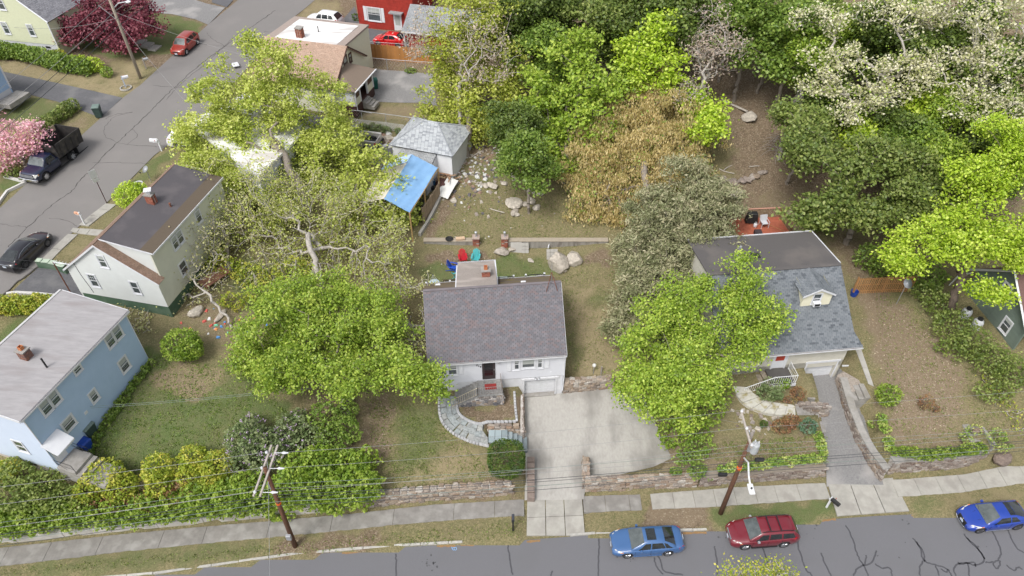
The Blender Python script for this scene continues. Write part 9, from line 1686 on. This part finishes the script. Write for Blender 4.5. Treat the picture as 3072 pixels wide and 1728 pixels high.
tree('yellow_tree','yellow green twin trunk tree behind the hipped garage',(-4.48,60.81,6.20),.3,[(-3.7,68.0,17.6,3.8,2.6,2.1),(-6.0,66.5,14.6,2.4,2.4,2.5),(-2.2,66.5,13.9,3.3,3.0,2.5),(-6.8,64.5,10.7,2.3,2.3,2.2),(-3.8,64.0,10.6,3.9,3.0,2.5),(-0.5,65.0,11.2,2.0,2.0,2.5),(-7.4,63.0,9.4,1.6,1.6,1.6),(-2.9,63.0,8.3,3.3,1.9,1.6),(0.1,64.0,8.4,1.5,1.5,1.8)],600,52,.19,.44,'yel',fork=.2)
tree('bare_ash','bare grey tree with tan buds crossing the yellow green tree',(-5.03,61.26,6.26),.2,[(-7.8,66.0,16.2,2.2,2.2,2.7),(-9.6,66.5,15.0,1.6,1.6,1.5),(-3.0,64.5,17.5,3.4,2.5,2.0),(-2.1,63.5,14.7,2.8,2.1,1.8),(-4.7,64.0,13.1,1.9,1.8,1.5)],420,7,.14,.36,'pinkb',BARKP,.3,.2,flat=.9)
tree('forest_maple','mid green rounded tree at the back of the upper yard',(4.93,57.03,5.77),.26,[(5.7,63.9,16.4,2.6,1.9,1.6),(4.2,62.3,13.9,3.1,2.8,2.4),(7.9,61.9,13.8,3.0,2.8,2.4),(3.3,60.6,11.4,2.5,2.5,2.2),(6.7,60.0,11.1,3.4,3.0,2.5),(3.3,58.9,9.2,1.9,1.9,1.8),(8.3,58.9,9.9,1.9,1.8,1.5),(4.9,57.8,8.1,1.9,1.6,1.3)],400,44,.23,.46,'green')
tree('forest_maple','yellowish bright tree top above the golden catkin tree',(13.32,61.57,7.60),.2,[(13.9,64.4,17.7,1.4,1.4,1.3),(11.9,63.9,16.4,2.3,1.9,1.6),(13.4,62.7,15.1,2.6,2.3,1.9),(10.7,62.3,13.9,1.7,1.7,1.6),(14.7,61.5,13.5,1.9,1.2,1.0)],240,38,.22,.44,'vivid')
tree('forest_maple','small bright green tree right of the golden catkin tree',(18.48,59.03,7.30),.14,[(17.3,57.1,11.7,1.7,1.7,1.6),(17.0,60.1,12.4,1.2,1.2,1.3),(18.5,59.1,12.3,1.2,1.2,1.2)],110,36,.2,.42,'vivid')
tree('dead_tree','leaning pinkish grey bare tree at the edge of the leafy gap',(16.38,60.03,7.42),.2,[(18.9,65.2,18.1,3.1,1.9,1.6),(20.2,63.2,17.4,1.7,1.7,1.4),(18.0,63.4,14.4,1.6,1.6,1.6),(16.1,59.7,13.3,1.7,1.7,1.6),(21.9,64.3,15.0,1.3,1.3,1.2)],380,5,.13,.34,'pinkb',BARKP,.3,.2,flat=.9)
tree('blossoming_oak','cream blossomed oak with pale limbs at the top right of the woods',(36.23,57.35,8.00),.34,[(33.2,60.4,20.4,4.3,2.3,1.9),(28.0,58.6,17.6,2.9,1.6,1.4),(26.8,57.0,16.0,2.3,1.1,1.0),(30.6,56.2,15.1,3.4,1.5,1.2),(33.5,57.1,16.8,3.7,1.9,1.6),(27.9,54.8,14.0,2.3,1.1,1.0),(26.5,61.2,19.8,2.3,1.7,1.4)],560,16,.16,.34,'blossom',BARKP,.3,.3,extra=('green',.3,6,.15,1.3,0,'leaves'))
tree('blossoming_oak','larger cream blossomed oak in the top right corner',(42.63,55.04,8.06),.34,[(38.1,59.7,20.7,4.2,2.4,2.0),(40.9,57.5,19.0,3.1,2.5,2.1),(37.6,56.8,17.6,3.7,1.9,1.6),(41.0,55.0,16.7,2.5,1.9,1.6),(38.6,54.1,15.4,2.5,1.6,1.3),(36.8,53.5,14.4,1.7,1.1,0.9),(42.7,58.8,20.8,1.9,1.9,2.4),(41.7,53.2,15.5,1.7,1.7,1.6)],560,16,.16,.34,'blossom',BARKP,.3,.3,extra=('green',.3,6,.15,1.3,0,'leaves'))
tree('lime_maple','vivid lime green maple reaching over the green house at the right',(34.94,40.34,4.04),.3,[(37.6,48.2,16.0,2.1,1.8,1.5),(38.6,46.5,15.3,1.8,1.8,1.7),(36.0,45.8,14.2,2.5,1.7,1.5),(32.8,43.9,12.5,2.0,1.2,1.0),(35.0,43.1,12.5,2.8,1.4,1.2),(37.4,43.1,13.1,2.0,1.7,1.4),(31.2,42.1,11.4,2.5,1.1,1.0),(33.8,40.9,11.1,3.0,1.4,1.2),(36.0,39.6,10.9,2.2,1.3,1.0),(30.2,40.2,10.0,2.1,0.9,0.7),(29.0,40.9,10.4,1.1,0.9,0.7),(34.9,37.7,9.6,1.7,0.8,0.7),(36.9,41.0,12.0,1.2,1.2,1.4)],600,66,.15,.38,'vivid',BARKB,.25)
tree('olive_maple','broad olive green tree above the cream house roof',(29.97,49.44,4.36),.26,[(23.9,50.9,13.8,1.9,1.7,1.4),(25.9,50.2,12.6,2.6,1.7,1.4),(28.2,49.6,11.7,2.6,1.7,1.4),(30.0,51.0,12.8,2.9,1.7,1.4),(32.1,49.2,11.3,2.6,1.7,1.4),(25.9,48.1,10.4,2.7,1.6,1.3),(28.5,47.4,9.3,2.5,1.4,1.2),(30.7,47.4,9.3,2.2,1.6,1.3),(24.3,47.2,9.4,1.5,1.3,1.0),(33.3,50.2,12.6,1.6,1.4,1.2)],440,44,.2,.44,'olive',fork=.2)
tree('forest_maple','green tree showing under the cream blossom',(38.29,57.37,8.35),.2,[(37.4,58.0,14.5,2.2,1.7,1.4),(35.9,56.4,13.4,2.1,1.7,1.4),(32.4,55.2,12.2,2.5,1.5,1.3),(30.8,54.4,11.6,1.8,1.2,1.0)],200,40,.22,.44,'vivid')
p_=(25.51,58.34,7.36);T=thing('dead_spruce','small grey dead spruce at the right of the leafy gap','tree',p_);part('trunk',MB().tube([(0,0,-.3),(.3,.2,7.6)],[.16,.03],7),BARKP,T);mb=MB();rg=random.Random(4)
for k in range(150):z_=rg.uniform(.8,7.3);a=rg.uniform(0,6.28);L_=(7.7-z_)*.30+.15;mb.tube([(.04*z_,.026*z_,z_),(.04*z_+math.cos(a)*L_*.6,.026*z_+math.sin(a)*L_*.6,z_-.05),(.04*z_+math.cos(a+.3)*L_,.026*z_+math.sin(a+.3)*L_,z_-.35)],[.03,.02,.01],3,cap=False)
part('branches',mb,M('dead_grey_wood',(.40,.37,.35),(.30,.27,.25),scale=6),T)['kind']='stuff'
# --- left side
tree('purple_maple','wide purple red maple beside the yellow house at the top left',(-46.99,79.30,8.78),.25,[(-46.9,81.0,12.8,4.0,1.7,1.4),(-49.5,80.0,12.4,2.5,1.7,1.4),(-43.3,81.0,12.4,2.9,2.0,1.6),(-45.6,79.0,11.1,3.4,1.7,1.4),(-41.7,79.0,11.5,2.3,1.5,1.3),(-49.8,78.5,10.9,1.9,0.9,0.8),(-44.1,77.5,10.4,1.7,1.1,0.9),(-48.2,80.0,11.4,3.6,1.7,1.4)],420,46,.2,.45,'purple',BARKB,.2)
tree('pink_dogwood','pink blossoming dogwood at the left edge behind the dump truck',(-45.37,56.38,7.34),.13,[(-47.0,59.0,10.4,2.7,1.4,1.2),(-44.4,58.0,10.8,1.4,1.1,0.9),(-46.0,57.0,9.7,2.3,1.2,1.0),(-47.0,56.0,8.7,1.4,1.1,0.9),(-44.1,57.0,10.0,1.1,0.9,0.7)],230,18,.15,.32,'pink',BARKG,.2,extra=('bud',.4,6,.12,1.3,0,'leaves'))
tree('budding_maple','thin sparse budding tree in front of the long side of the white gabled house',(-22.00,39.01,4.27),.10,[(-29.3,43.5,7.9,1.6,1.6,2.0),(-27.3,45.0,9.1,2.1,2.0,1.7),(-25.3,44.0,7.4,2.2,2.2,1.9),(-28.3,42.0,6.0,2.4,1.7,1.4),(-30.1,40.0,4.8,1.7,1.4,1.1),(-26.4,42.0,5.2,2.0,1.7,1.4),(-24.3,46.0,8.3,1.9,1.7,1.4),(-28.7,38.5,4.2,1.4,1.2,1.0),(-24.5,43.0,5.4,1.6,1.6,1.6)],620,7,.12,.33,'bud',BARKP,.2,.15,flat=.9)
tree('street_tree','yellowish bare tree top poking up at the bottom edge',(18.5,8.5,-.1),.18,[(12.0,16.5,9.7,1.7,0.7,0.6),(14.3,17.0,9.4,1.4,0.6,0.5),(15.3,16.5,9.6,0.8,0.5,0.4)],260,9,.09,.26,'fors',BARKP,.3,.2)
# --- woods behind, shared shapes
protos=[]
for i,(mt,n_,pr_,sz_)in enumerate((('dark',260,44,.21),('mid',260,44,.21),('olive',230,40,.21),('green',230,42,.2),('pinkb',300,7,.15))):
 rg=random.Random(30+i);lb=[(0,0,8.0,2.2,2.2,2.4)]
 for k in range(8):a=rg.uniform(0,6.28);d_=rg.uniform(1.2,3.1);lb.append((d_*math.cos(a),d_*math.sin(a),rg.uniform(5,9.6),rg.uniform(.9,1.8),rg.uniform(.9,1.8),rg.uniform(.8,1.5)))
 protos.append(tree('forest_tree','x',(0,0,0),.17,lb,n_,pr_,sz_,.46,mt,BARKG if mt!='pinkb' else BARKP,.3,.3,group='trees of the wood behind the yards'))
WT_=[(0.30,70.12,8.72),(2.14,71.52,9.38),(3.33,66.12,7.99),(5.42,70.55,9.50),(8.25,68.64,9.20),(10.31,70.27,9.89),(11.65,66.99,9.02),(13.82,69.77,10.06),(16.13,67.65,9.64),(17.67,69.74,10.46),(18.46,63.98,8.71),(21.25,68.30,10.47),(22.35,65.53,9.67),(22.90,61.71,8.38),(24.86,66.17,10.25),(25.83,63.23,9.30),(20.84,59.97,7.68),(23.56,58.66,7.43),(27.15,67.06,10.93),(27.46,62.54,9.26),(25.90,55.70,6.36),(25.64,58.66,7.49),(31.34,64.69,10.85),(33.45,62.22,10.18),(35.63,65.52,11.87),(36.18,60.45,9.63),(38.85,61.94,10.61),(41.27,64.56,11.89),(41.09,57.44,8.78),(43.75,59.10,9.74),(35.85,51.96,5.69),(37.13,49.54,5.37),(40.32,53.11,6.99),(41.21,50.66,6.45),(34.46,53.41,5.85),(33.14,55.90,6.70),(30.15,58.00,7.44),(37.89,55.80,7.57),(0.42,57.47,5.67),(1.55,53.27,4.82),(28.83,60.35,8.47),(33.43,47.62,4.42)]
KIND=[0,0,1,0,2,0,0,2,0,1,4,0,1,1,0,1,0,1,2,3,2,0,3,0,1,0,1,0,1,0,3,1,0,1,1,0,1,3,0,1,0,2]
WORD=['dark green','mid green','olive','fresh green','bare pinkish'];rg=random.Random(12)
WPOS='just right of the yellow twin trunk tree|on the top edge right of the yellow tree|behind the left side of the rounded mid green tree|on the top edge behind the rounded green tree|between the rounded tree and the bright tree top|on the top edge at centre|directly behind the yellowish bright tree top|on the top edge above the bright tree top|on the top edge left of the leaning bare tree|at the very top beside the leaning bare tree|beside the leaning bare tree|on the top edge right of the leaning bare tree|over the far end of the leafy gap|at the right rim of the leafy gap|on the top edge above the leafy gap|between the leafy gap and the cream blossom|hanging over the middle of the leafy gap|right of the leafy gap above the dead spruce|on the top edge left of the cream blossom|touching the first cream blossomed limbs|left of the broad olive tree|behind the dead spruce|behind the top of the left blossomed oak|behind the middle of the left blossomed oak|on the top edge between the blossomed oaks|between the two blossomed oaks|behind the larger blossomed oak on its left|on the top edge behind the larger blossomed oak|under the larger blossomed oak|at the right edge under the blossom|between the olive tree and the lime maple|left of the lime maple top|above the lime maple top|at the right edge above the lime maple|below the blossomed limbs in the middle|below the left blossomed oak|under the lowest left blossomed limbs|below the larger blossomed oak on its left|left of the rounded mid green tree|at the foot of the rounded mid green tree|among the left blossomed limbs|left of the lime maple trunk'.split('|')
for i,p in enumerate(WT_):
 if i in(13,16,17,21):continue
 k=KIND[i];lb=f'{WORD[k]} forest tree {WPOS[i]}'
 duo(protos[k],(p[0],p[1],p[2]-.1),rg.uniform(0,6.28),lb,rg.uniform(.8,1.1)*(.8 if i>29 else 1))
for pr_ in protos:
 for ch in list(pr_.children):bpy.data.objects.remove(ch)
 bpy.data.objects.remove(pr_)
 # --- shrubs, hedges
def hedge_lobes(pts,r,h,step=.8):
 out=[]
 for x,y in resample([p[:2]for p in pts],step):out.append((x,y,hz(x,y)+h*.5,r*random.uniform(.9,1.15),r*random.uniform(.9,1.15),h*.55*random.uniform(.9,1.1)))
 return out
for lb,L_ in(('yellow green forsythia mound beside the concrete steps of the blue house',[(-27.2,26.4,3.4,1.4,1.1,1.0),(-28.1,25.6,2.9,1.0,1.0,0.8),(-26.1,25.8,2.9,1.2,1.1,1.0)]),('yellow flecked round shrub, second mound from the concrete steps',[(-23.8,26.8,3.4,1.1,1.1,1.1),(-23.7,26.0,2.7,1.0,1.0,0.8)]),('rounded yellow green shrub, third mound from the concrete steps',[(-21.6,27.5,3.4,1.1,1.1,1.0),(-21.7,26.6,3.0,0.9,0.9,0.9)]),('rounded green shrub, mound next to the lilac',[(-19.9,27.0,3.4,1.1,1.1,1.1),(-20.2,26.2,2.8,0.9,0.9,0.8)])):shrub('forsythia',lb,L_,'fors',size=.12,group='rounded shrubs in a row on the bank')
shrub('hedge','long tangled green hedge above the low white wall',hedge_lobes([(-36.47,23.47,1.03),(-31.97,24.06,0.98),(-27.31,24.55,0.96),(-22.96,24.91,1.03),(-19.38,25.15,1.29),(-15.85,25.41,1.35)],1.15,1.7),'hedge',size=.14,cat='hedge',rough=.3)
shrub('hedge','yellower end of the long hedge right of the utility pole',[(-14.4,26.9,3.2,1.3,1.3,1.1),(-13.1,27.2,3.4,1.4,1.4,1.2),(-14.6,25.5,3.2,1.5,1.5,1.3),(-13.0,25.7,2.6,1.6,1.5,1.3),(-11.1,27.2,3.0,1.6,1.3,1.1),(-10.2,28.1,2.7,1.0,0.9,0.8),(-10.7,25.9,2.8,1.8,1.5,1.3),(-9.7,26.1,2.6,1.0,1.0,1.2),(-12.3,25.5,1.5,1.4,1.0,0.9),(-10.5,25.8,1.1,1.1,0.7,0.6)],'hedge',size=.14,cat='hedge',rough=.3)
shrub('shrub','olive brown shrubs on the bank below the blue house corner',[(-33.0,26.2,3.6,1.3,1.1,0.9),(-31.0,25.7,3.3,1.3,1.1,0.9),(-32.9,25.1,3.0,1.8,1.1,0.9),(-29.6,24.9,2.6,1.5,1.0,0.8),(-31.5,24.5,2.5,1.8,1.0,0.8)],'olive',size=.13,rough=.3);shrub('shrub','orange green shrub at the left edge below the blue house',[(-33.9,26.7,3.5,0.9,0.8,0.6)],'fors',size=.12)
shrub('shrub','rusty green tangle in the middle of the hedge bank',[(-27.9,24.9,2.2,1.3,0.8,0.6),(-26.2,25.2,2.1,1.3,0.8,0.6),(-24.5,25.2,2.1,1.3,0.8,0.6),(-22.3,25.6,2.4,1.3,0.9,0.7)],'rust',size=.12,dens=.6,rough=.3)
shrub('shrub','dark green shrub mass behind the hedge left of the pole',[(-20.7,25.1,2.6,1.5,1.1,0.9),(-18.5,25.2,2.9,1.5,1.3,1.0),(-17.4,25.8,3.0,1.3,1.1,1.0)],'hedge',size=.13,rough=.25)
shrub('lilac','big lilac bush with pale purple blossom above the crossarm pole',[(-18.2,28.6,4.2,1.4,1.4,1.3),(-16.8,27.8,3.8,1.5,1.4,1.2),(-18.6,27.6,3.5,1.0,1.0,1.0),(-18.5,30.2,3.6,0.9,0.8,0.7),(-16.2,28.9,3.7,1.4,1.2,1.0)],'lilac',size=.13,extra=('lflow',.05,7,.07,.09),rough=.3)
shrub('lilac','darker lilac bush with few blossoms beneath the maple trunk',[(-15.5,30.0,3.6,1.2,1.1,0.9),(-14.3,29.2,3.4,1.3,1.1,0.9),(-15.5,31.1,3.3,0.8,0.7,0.6)],'lilac',size=.13,extra=('lflow',.02,6,.07,.09),rough=.3)
shrub('ivy','dark ivy and weeds around the foot of the left maple',[(-13.3,30.8,3.8,1.1,1.1,1.1),(-12.6,29.2,3.3,1.2,1.2,1.0),(-11.4,29.7,3.8,0.8,0.8,1.3),(-11.9,31.5,3.6,0.8,0.8,1.0),(-12.9,27.9,3.0,1.4,1.0,0.9)],'mid',size=.13,rough=.3,dens=.8)
shrub('clipped_yew','dense clipped dark green yew beside the bluestone stair',[(-0.4,27.9,2.9,1.3,1.3,1.1)],'yew',size=.075,box=1,rough=.05,dens=1.4,shell=.85)
shrub('round_bush','rounded bright green bush on the lawn behind the blue house',[(-24.7,36.1,5.6,1.5,1.4,1.1),(-24.1,36.0,5.2,1.0,1.0,0.9)],'hedge',size=.11)
shrub('round_bush','glowing lime bush beside the roof of the white gabled house',[(-34.1,52.2,7.7,1.4,1.4,1.1),(-33.7,52.9,7.4,1.0,1.0,0.9)],'vivid',size=.11)
shrub('hedge','lime hedge at the left edge above the silver roof',hedge_lobes([(-40.38,39.28,5.90),(-37.88,39.44,5.67),(-36.02,39.70,5.48)],.9,1.5),'fors',size=.12,cat='hedge')
shrub('hosta_row','low leafy plants along the foot of the blue house wall',hedge_lobes([bf(1.9+.6*k,-.5)for k in range(13)],.38,.5,.5),'mid',size=.12,cat='plant')
shrub('flower_clump','small plant with purple flowers between the steps and blue bin',[(-29.7,28.5,3.9,0.5,0.5,0.5),(-29.2,28.1,3.4,0.4,0.3,0.3)],'mid',size=.09,extra=('lflow',.03,4,.05,.06),cat='plant')
shrub('hedge','long dark green hedge below the yellow house',hedge_lobes([(-58.83,76.86,9.07),(-55.69,76.77,8.95),(-52.58,75.76,8.80),(-49.51,74.45,8.65),(-46.88,73.70,8.55)],1.1,1.7),'mid',size=.17,cat='hedge')
shrub('shrub','lime topped shrub near the end of the long dark hedge',[(-48.1,75.1,9.3,1.4,0.9,0.8),(-46.3,74.4,9.3,1.2,1.0,0.8)],'vivid',size=.15);shrub('shrub','small round green bush at the hedge end by the mailbox',[(-44.4,73.3,9.0,0.7,0.7,0.6)],'hedge',size=.12);shrub('shrub','orange green shrub in the middle of the dark hedge',[(-51.2,76.5,9.4,1.0,0.9,0.7)],'fors',size=.14)
shrub('hedge','greyish clipped hedge between the dark driveway and the dump truck',hedge_lobes([(-45.20,66.30,8.12),(-45.65,64.83,8.04),(-46.34,63.37,7.97),(-47.05,61.50,7.89)],.7,1.3),'olive',size=.14,cat='hedge');shrub('shrub','brown green bush behind the pink dogwood',[(-46.3,59.9,8.6,1.0,1.0,0.9),(-46.4,55.6,7.9,0.9,0.7,0.6)],'olive',size=.14,dens=.7)
shrub('round_bush','small clipped bush at the corner of the red house',[(-19.7,89.1,8.6,0.5,0.5,0.5)],'yew',size=.16,box=1);shrub('shrub','low green bush at the chain link fence by the grey driveway',[(-11.4,75.3,8.2,0.7,0.4,0.3)],'mid',size=.14);shrub('hosta_row','row of leafy plants below the white lattice fence',[(-15.3,65.4,6.8,0.6,0.4,0.4),(-14.5,65.3,6.8,0.6,0.4,0.4),(-13.5,65.0,6.9,0.8,0.5,0.4),(-12.9,64.9,6.8,0.5,0.4,0.4)],'lilac',size=.13,cat='plant');shrub('hosta','single round leafy plant right of the plant row',[(-11.7,64.5,6.8,0.4,0.4,0.4)],'lilac',size=.13,cat='plant')
shrub('ivy_hedge','variegated ivy hedge along the top of the brown wall',hedge_lobes([(14.64,27.78,1.53),(16.63,28.00,1.60),(19.05,28.36,1.62),(21.87,28.69,1.62)],.36,.55,.5),'ivy',size=.10,cat='hedge');shrub('ivy_hedge','variegated hedge running up the left of the dark driveway',hedge_lobes([(21.98,28.78,1.64),(22.03,29.55,1.82),(22.04,30.33,2.00)],.34,.6,.5),'ivy',size=.10,cat='hedge')
shrub('ivy_hedge','yellow green leafy strip beside the coping right of the dark driveway',hedge_lobes([(27.04,32.08,1.45),(27.01,31.27,1.51),(26.97,30.36,1.47),(26.99,29.47,1.78)],.36,.5,.5),'ivy',size=.11,cat='hedge');shrub('ivy_hedge','low green hedge above the brown wall at the right',hedge_lobes([(27.19,29.18,1.71),(29.11,28.89,1.57),(31.15,29.07,1.39),(33.27,29.28,1.32)],.45,.6,.5),'hedge',size=.10,cat='hedge')
shrub('round_bush','bright green bush beside the stone steps right of the driveway',[(27.6,32.9,3.6,0.9,0.9,0.8)],'hedge',size=.11);shrub('shrub','rusty brown shrub beside the grey concrete steps',[(19.5,30.7,2.8,0.9,0.6,0.5),(20.3,31.2,2.8,0.7,0.5,0.5)],'rust',size=.10,dens=.7);shrub('shrub','blue green shrub at the foot of the grey concrete steps',[(21.3,30.7,2.8,0.7,0.6,0.5)],'blueg',size=.11);shrub('conifer','small dark cone shaped bush below the curved walk',[(18.2,31.0,2.6,0.3,0.3,0.3)],'yew',size=.07)
shrub('shrub','grey green bushes in the bed in front of the cream house steps',[(18.7,33.4,3.3,0.6,0.6,0.5),(19.5,33.2,3.2,0.6,0.5,0.4),(19.1,33.9,3.4,0.6,0.6,0.5),(19.5,33.2,3.3,0.7,0.6,0.5)],'lilac',size=.10,rough=.2,dens=.8);shrub('shrub','brighter green bush in the bed nearest the cream house landing',[(20.4,34.2,3.3,0.6,0.5,0.4)],'hedge',size=.09);shrub('shrub','low reddish weeds at the right of the cream house bed',[(21.3,33.5,3.0,0.6,0.6,0.5),(20.5,33.0,2.9,0.6,0.3,0.2)],'rust',size=.08,dens=.6)
shrub('shrub','green undergrowth beneath the right maple, left of the curved walk',[(13.0,32.5,3.8,1.2,1.2,1.2),(14.2,31.5,3.6,1.1,1.1,1.0),(13.1,30.3,3.2,1.3,1.1,0.9),(15.2,33.0,3.8,1.0,1.0,0.9),(11.4,30.4,2.2,1.1,1.1,1.1)],'hedge',size=.13,dens=.55,rough=.35);shrub('shrub','dark weeds left of the transformer pole',[(13.1,29.1,2.7,1.1,0.8,0.7),(12.2,28.4,2.5,0.9,0.8,0.7)],'mid',size=.12,dens=.6,rough=.3);shrub('ivy','green creeper hanging over the stone wall at the parking pad end',[(12.9,27.6,1.9,0.7,0.6,0.5),(13.8,27.7,1.1,0.4,0.4,0.3),(11.4,27.6,1.8,0.5,0.3,0.3)],'mid',size=.1)
shrub('undergrowth','tangled green undergrowth between the bare soil lot and the green house',[(34.4,40.9,5.0,1.3,1.1,0.9),(34.3,38.5,5.2,1.6,1.3,1.1),(35.0,36.7,5.2,1.5,1.3,1.1),(35.7,35.0,5.1,1.5,1.3,1.1),(34.1,36.5,4.7,1.0,1.0,0.8),(34.0,42.4,4.9,1.4,0.9,0.8),(36.5,33.8,5.2,1.5,1.4,1.2),(35.0,32.8,4.1,1.5,0.8,0.7),(33.0,37.1,4.4,0.5,0.5,0.7)],'olive',size=.13,dens=.7,rough=.35);shrub('undergrowth','dark green shrubs behind the orange picket fence',[(27.2,51.1,5.9,1.0,1.0,1.1),(27.9,50.8,5.4,0.9,0.9,0.7),(30.6,46.7,5.2,1.1,1.1,1.1),(31.5,45.7,4.9,1.1,1.0,0.8),(33.6,45.8,5.4,1.4,1.3,1.1),(34.4,43.8,5.4,1.7,1.3,1.0)],'mid',size=.15,dens=.9,rough=.3)
shrub('undergrowth','yellow green weeds around the mossy steps',[(32.3,29.9,2.6,0.4,0.4,0.5),(34.3,29.6,3.0,0.7,0.7,0.6),(35.2,29.6,2.1,0.8,0.5,0.4),(33.1,30.5,2.6,0.6,0.3,0.3)],'ivy',size=.09,dens=.5,rough=.3);shrub('shrub','dead brown shrub inside a ring of stones on the right lot',[(30.3,32.5,3.3,0.6,0.6,0.6),(31.0,32.2,2.9,0.4,0.3,0.3)],'rust',size=.08,dens=.35)
tree('sapling','thin yellow green sapling at the right edge of the lowest lot',(36.78,29.74,0.51),.06,[(36.3,33.0,3.7,1.5,1.5,1.4),(36.5,31.0,3.1,1.0,1.0,1.1),(35.3,34.0,3.6,1.2,0.8,0.7)],130,9,.1,.3,'fors',BARKP,.1,.2)
shrub('undergrowth','lime green weeds covering the ground between the three left houses',[(-23.8,44.6,5.9,1.7,0.9,0.8),(-21.5,43.8,5.7,1.6,0.9,0.8),(-25.2,45.7,6.1,1.4,1.0,0.8),(-19.9,41.8,5.5,1.6,1.1,0.9),(-18.2,44.1,5.8,1.7,1.3,1.0),(-22.4,41.1,5.3,1.3,0.8,0.6),(-16.7,41.4,5.3,1.3,1.2,1.0)],'fors',size=.13,dens=.6,rough=.3)
shrub('undergrowth','dark green undergrowth at the edge of the woods above the upper yard',[(3.5,60.7,7.5,1.0,1.0,0.9),(4.0,59.5,7.0,1.0,0.9,0.8),(3.1,62.1,7.5,0.8,0.8,0.6),(2.9,65.2,8.6,1.4,1.2,1.0)],'mid',size=.16,rough=.3)
def tufts(label,polys,n,h,mat,seed):
 g=np.random.default_rng(seed);P=[]
 for poly in polys:
  xs=[p[0]for p in poly];ys=[p[1]for p in poly];x=g.uniform(min(xs),max(xs),n);y=g.uniform(min(ys),max(ys),n);cl=np.sin(x*1.9+np.sin(y*1.3)*2)*np.sin(y*2.3+x*.7);k=inpoly(x,y,poly)&(cl>g.uniform(-1.6,.9,n))&~inpoly(x,y,_PG)&~inpoly(x,y,_DG);P.append(np.stack([x[k],y[k]],1))
 P=np.concatenate(P);z=hgt(P[:,0],P[:,1]);c_=np.column_stack([P,z+h*.4]);V_,F_,tn=leaves(c_,3,.05,h,.3,-.2,1.6,seed=seed,tlf=.3);o=link('grass_tufts',np_mesh('grass_tufts',V_,F_,tn,LM[mat]),None);tag(o,label,'grass',kind='stuff')
ZP=[z[0]for z in ZN]
tufts('green grass tufts on the blue house lawn',[ZP[0]],9000,.06,'mid',1);tufts('olive grass tufts over the yards',[[(-7.7,49.8),(-1.8,60.2),(5.5,62.3),(7.8,49.0)],[(-8.3,47.1),(0.7,48.7),(9.5,47.4),(7.9,36.2),(4.4,36.6),(4.4,45.4)],[(-10.9,33.4),(-5.4,33.6),(-1.3,27.2),(-9.3,26.2)],[(-33.1,21.3),(0.8,24.8),(0.8,23.6),(-32.9,20.9)],[(14.0,29.8),(23.2,30.5),(22.6,28.2),(9.9,28.8)],[(30.8,44.7),(35.8,38.6),(37.2,29.6),(26.9,29.3)]],6000,.055,'olive',2)
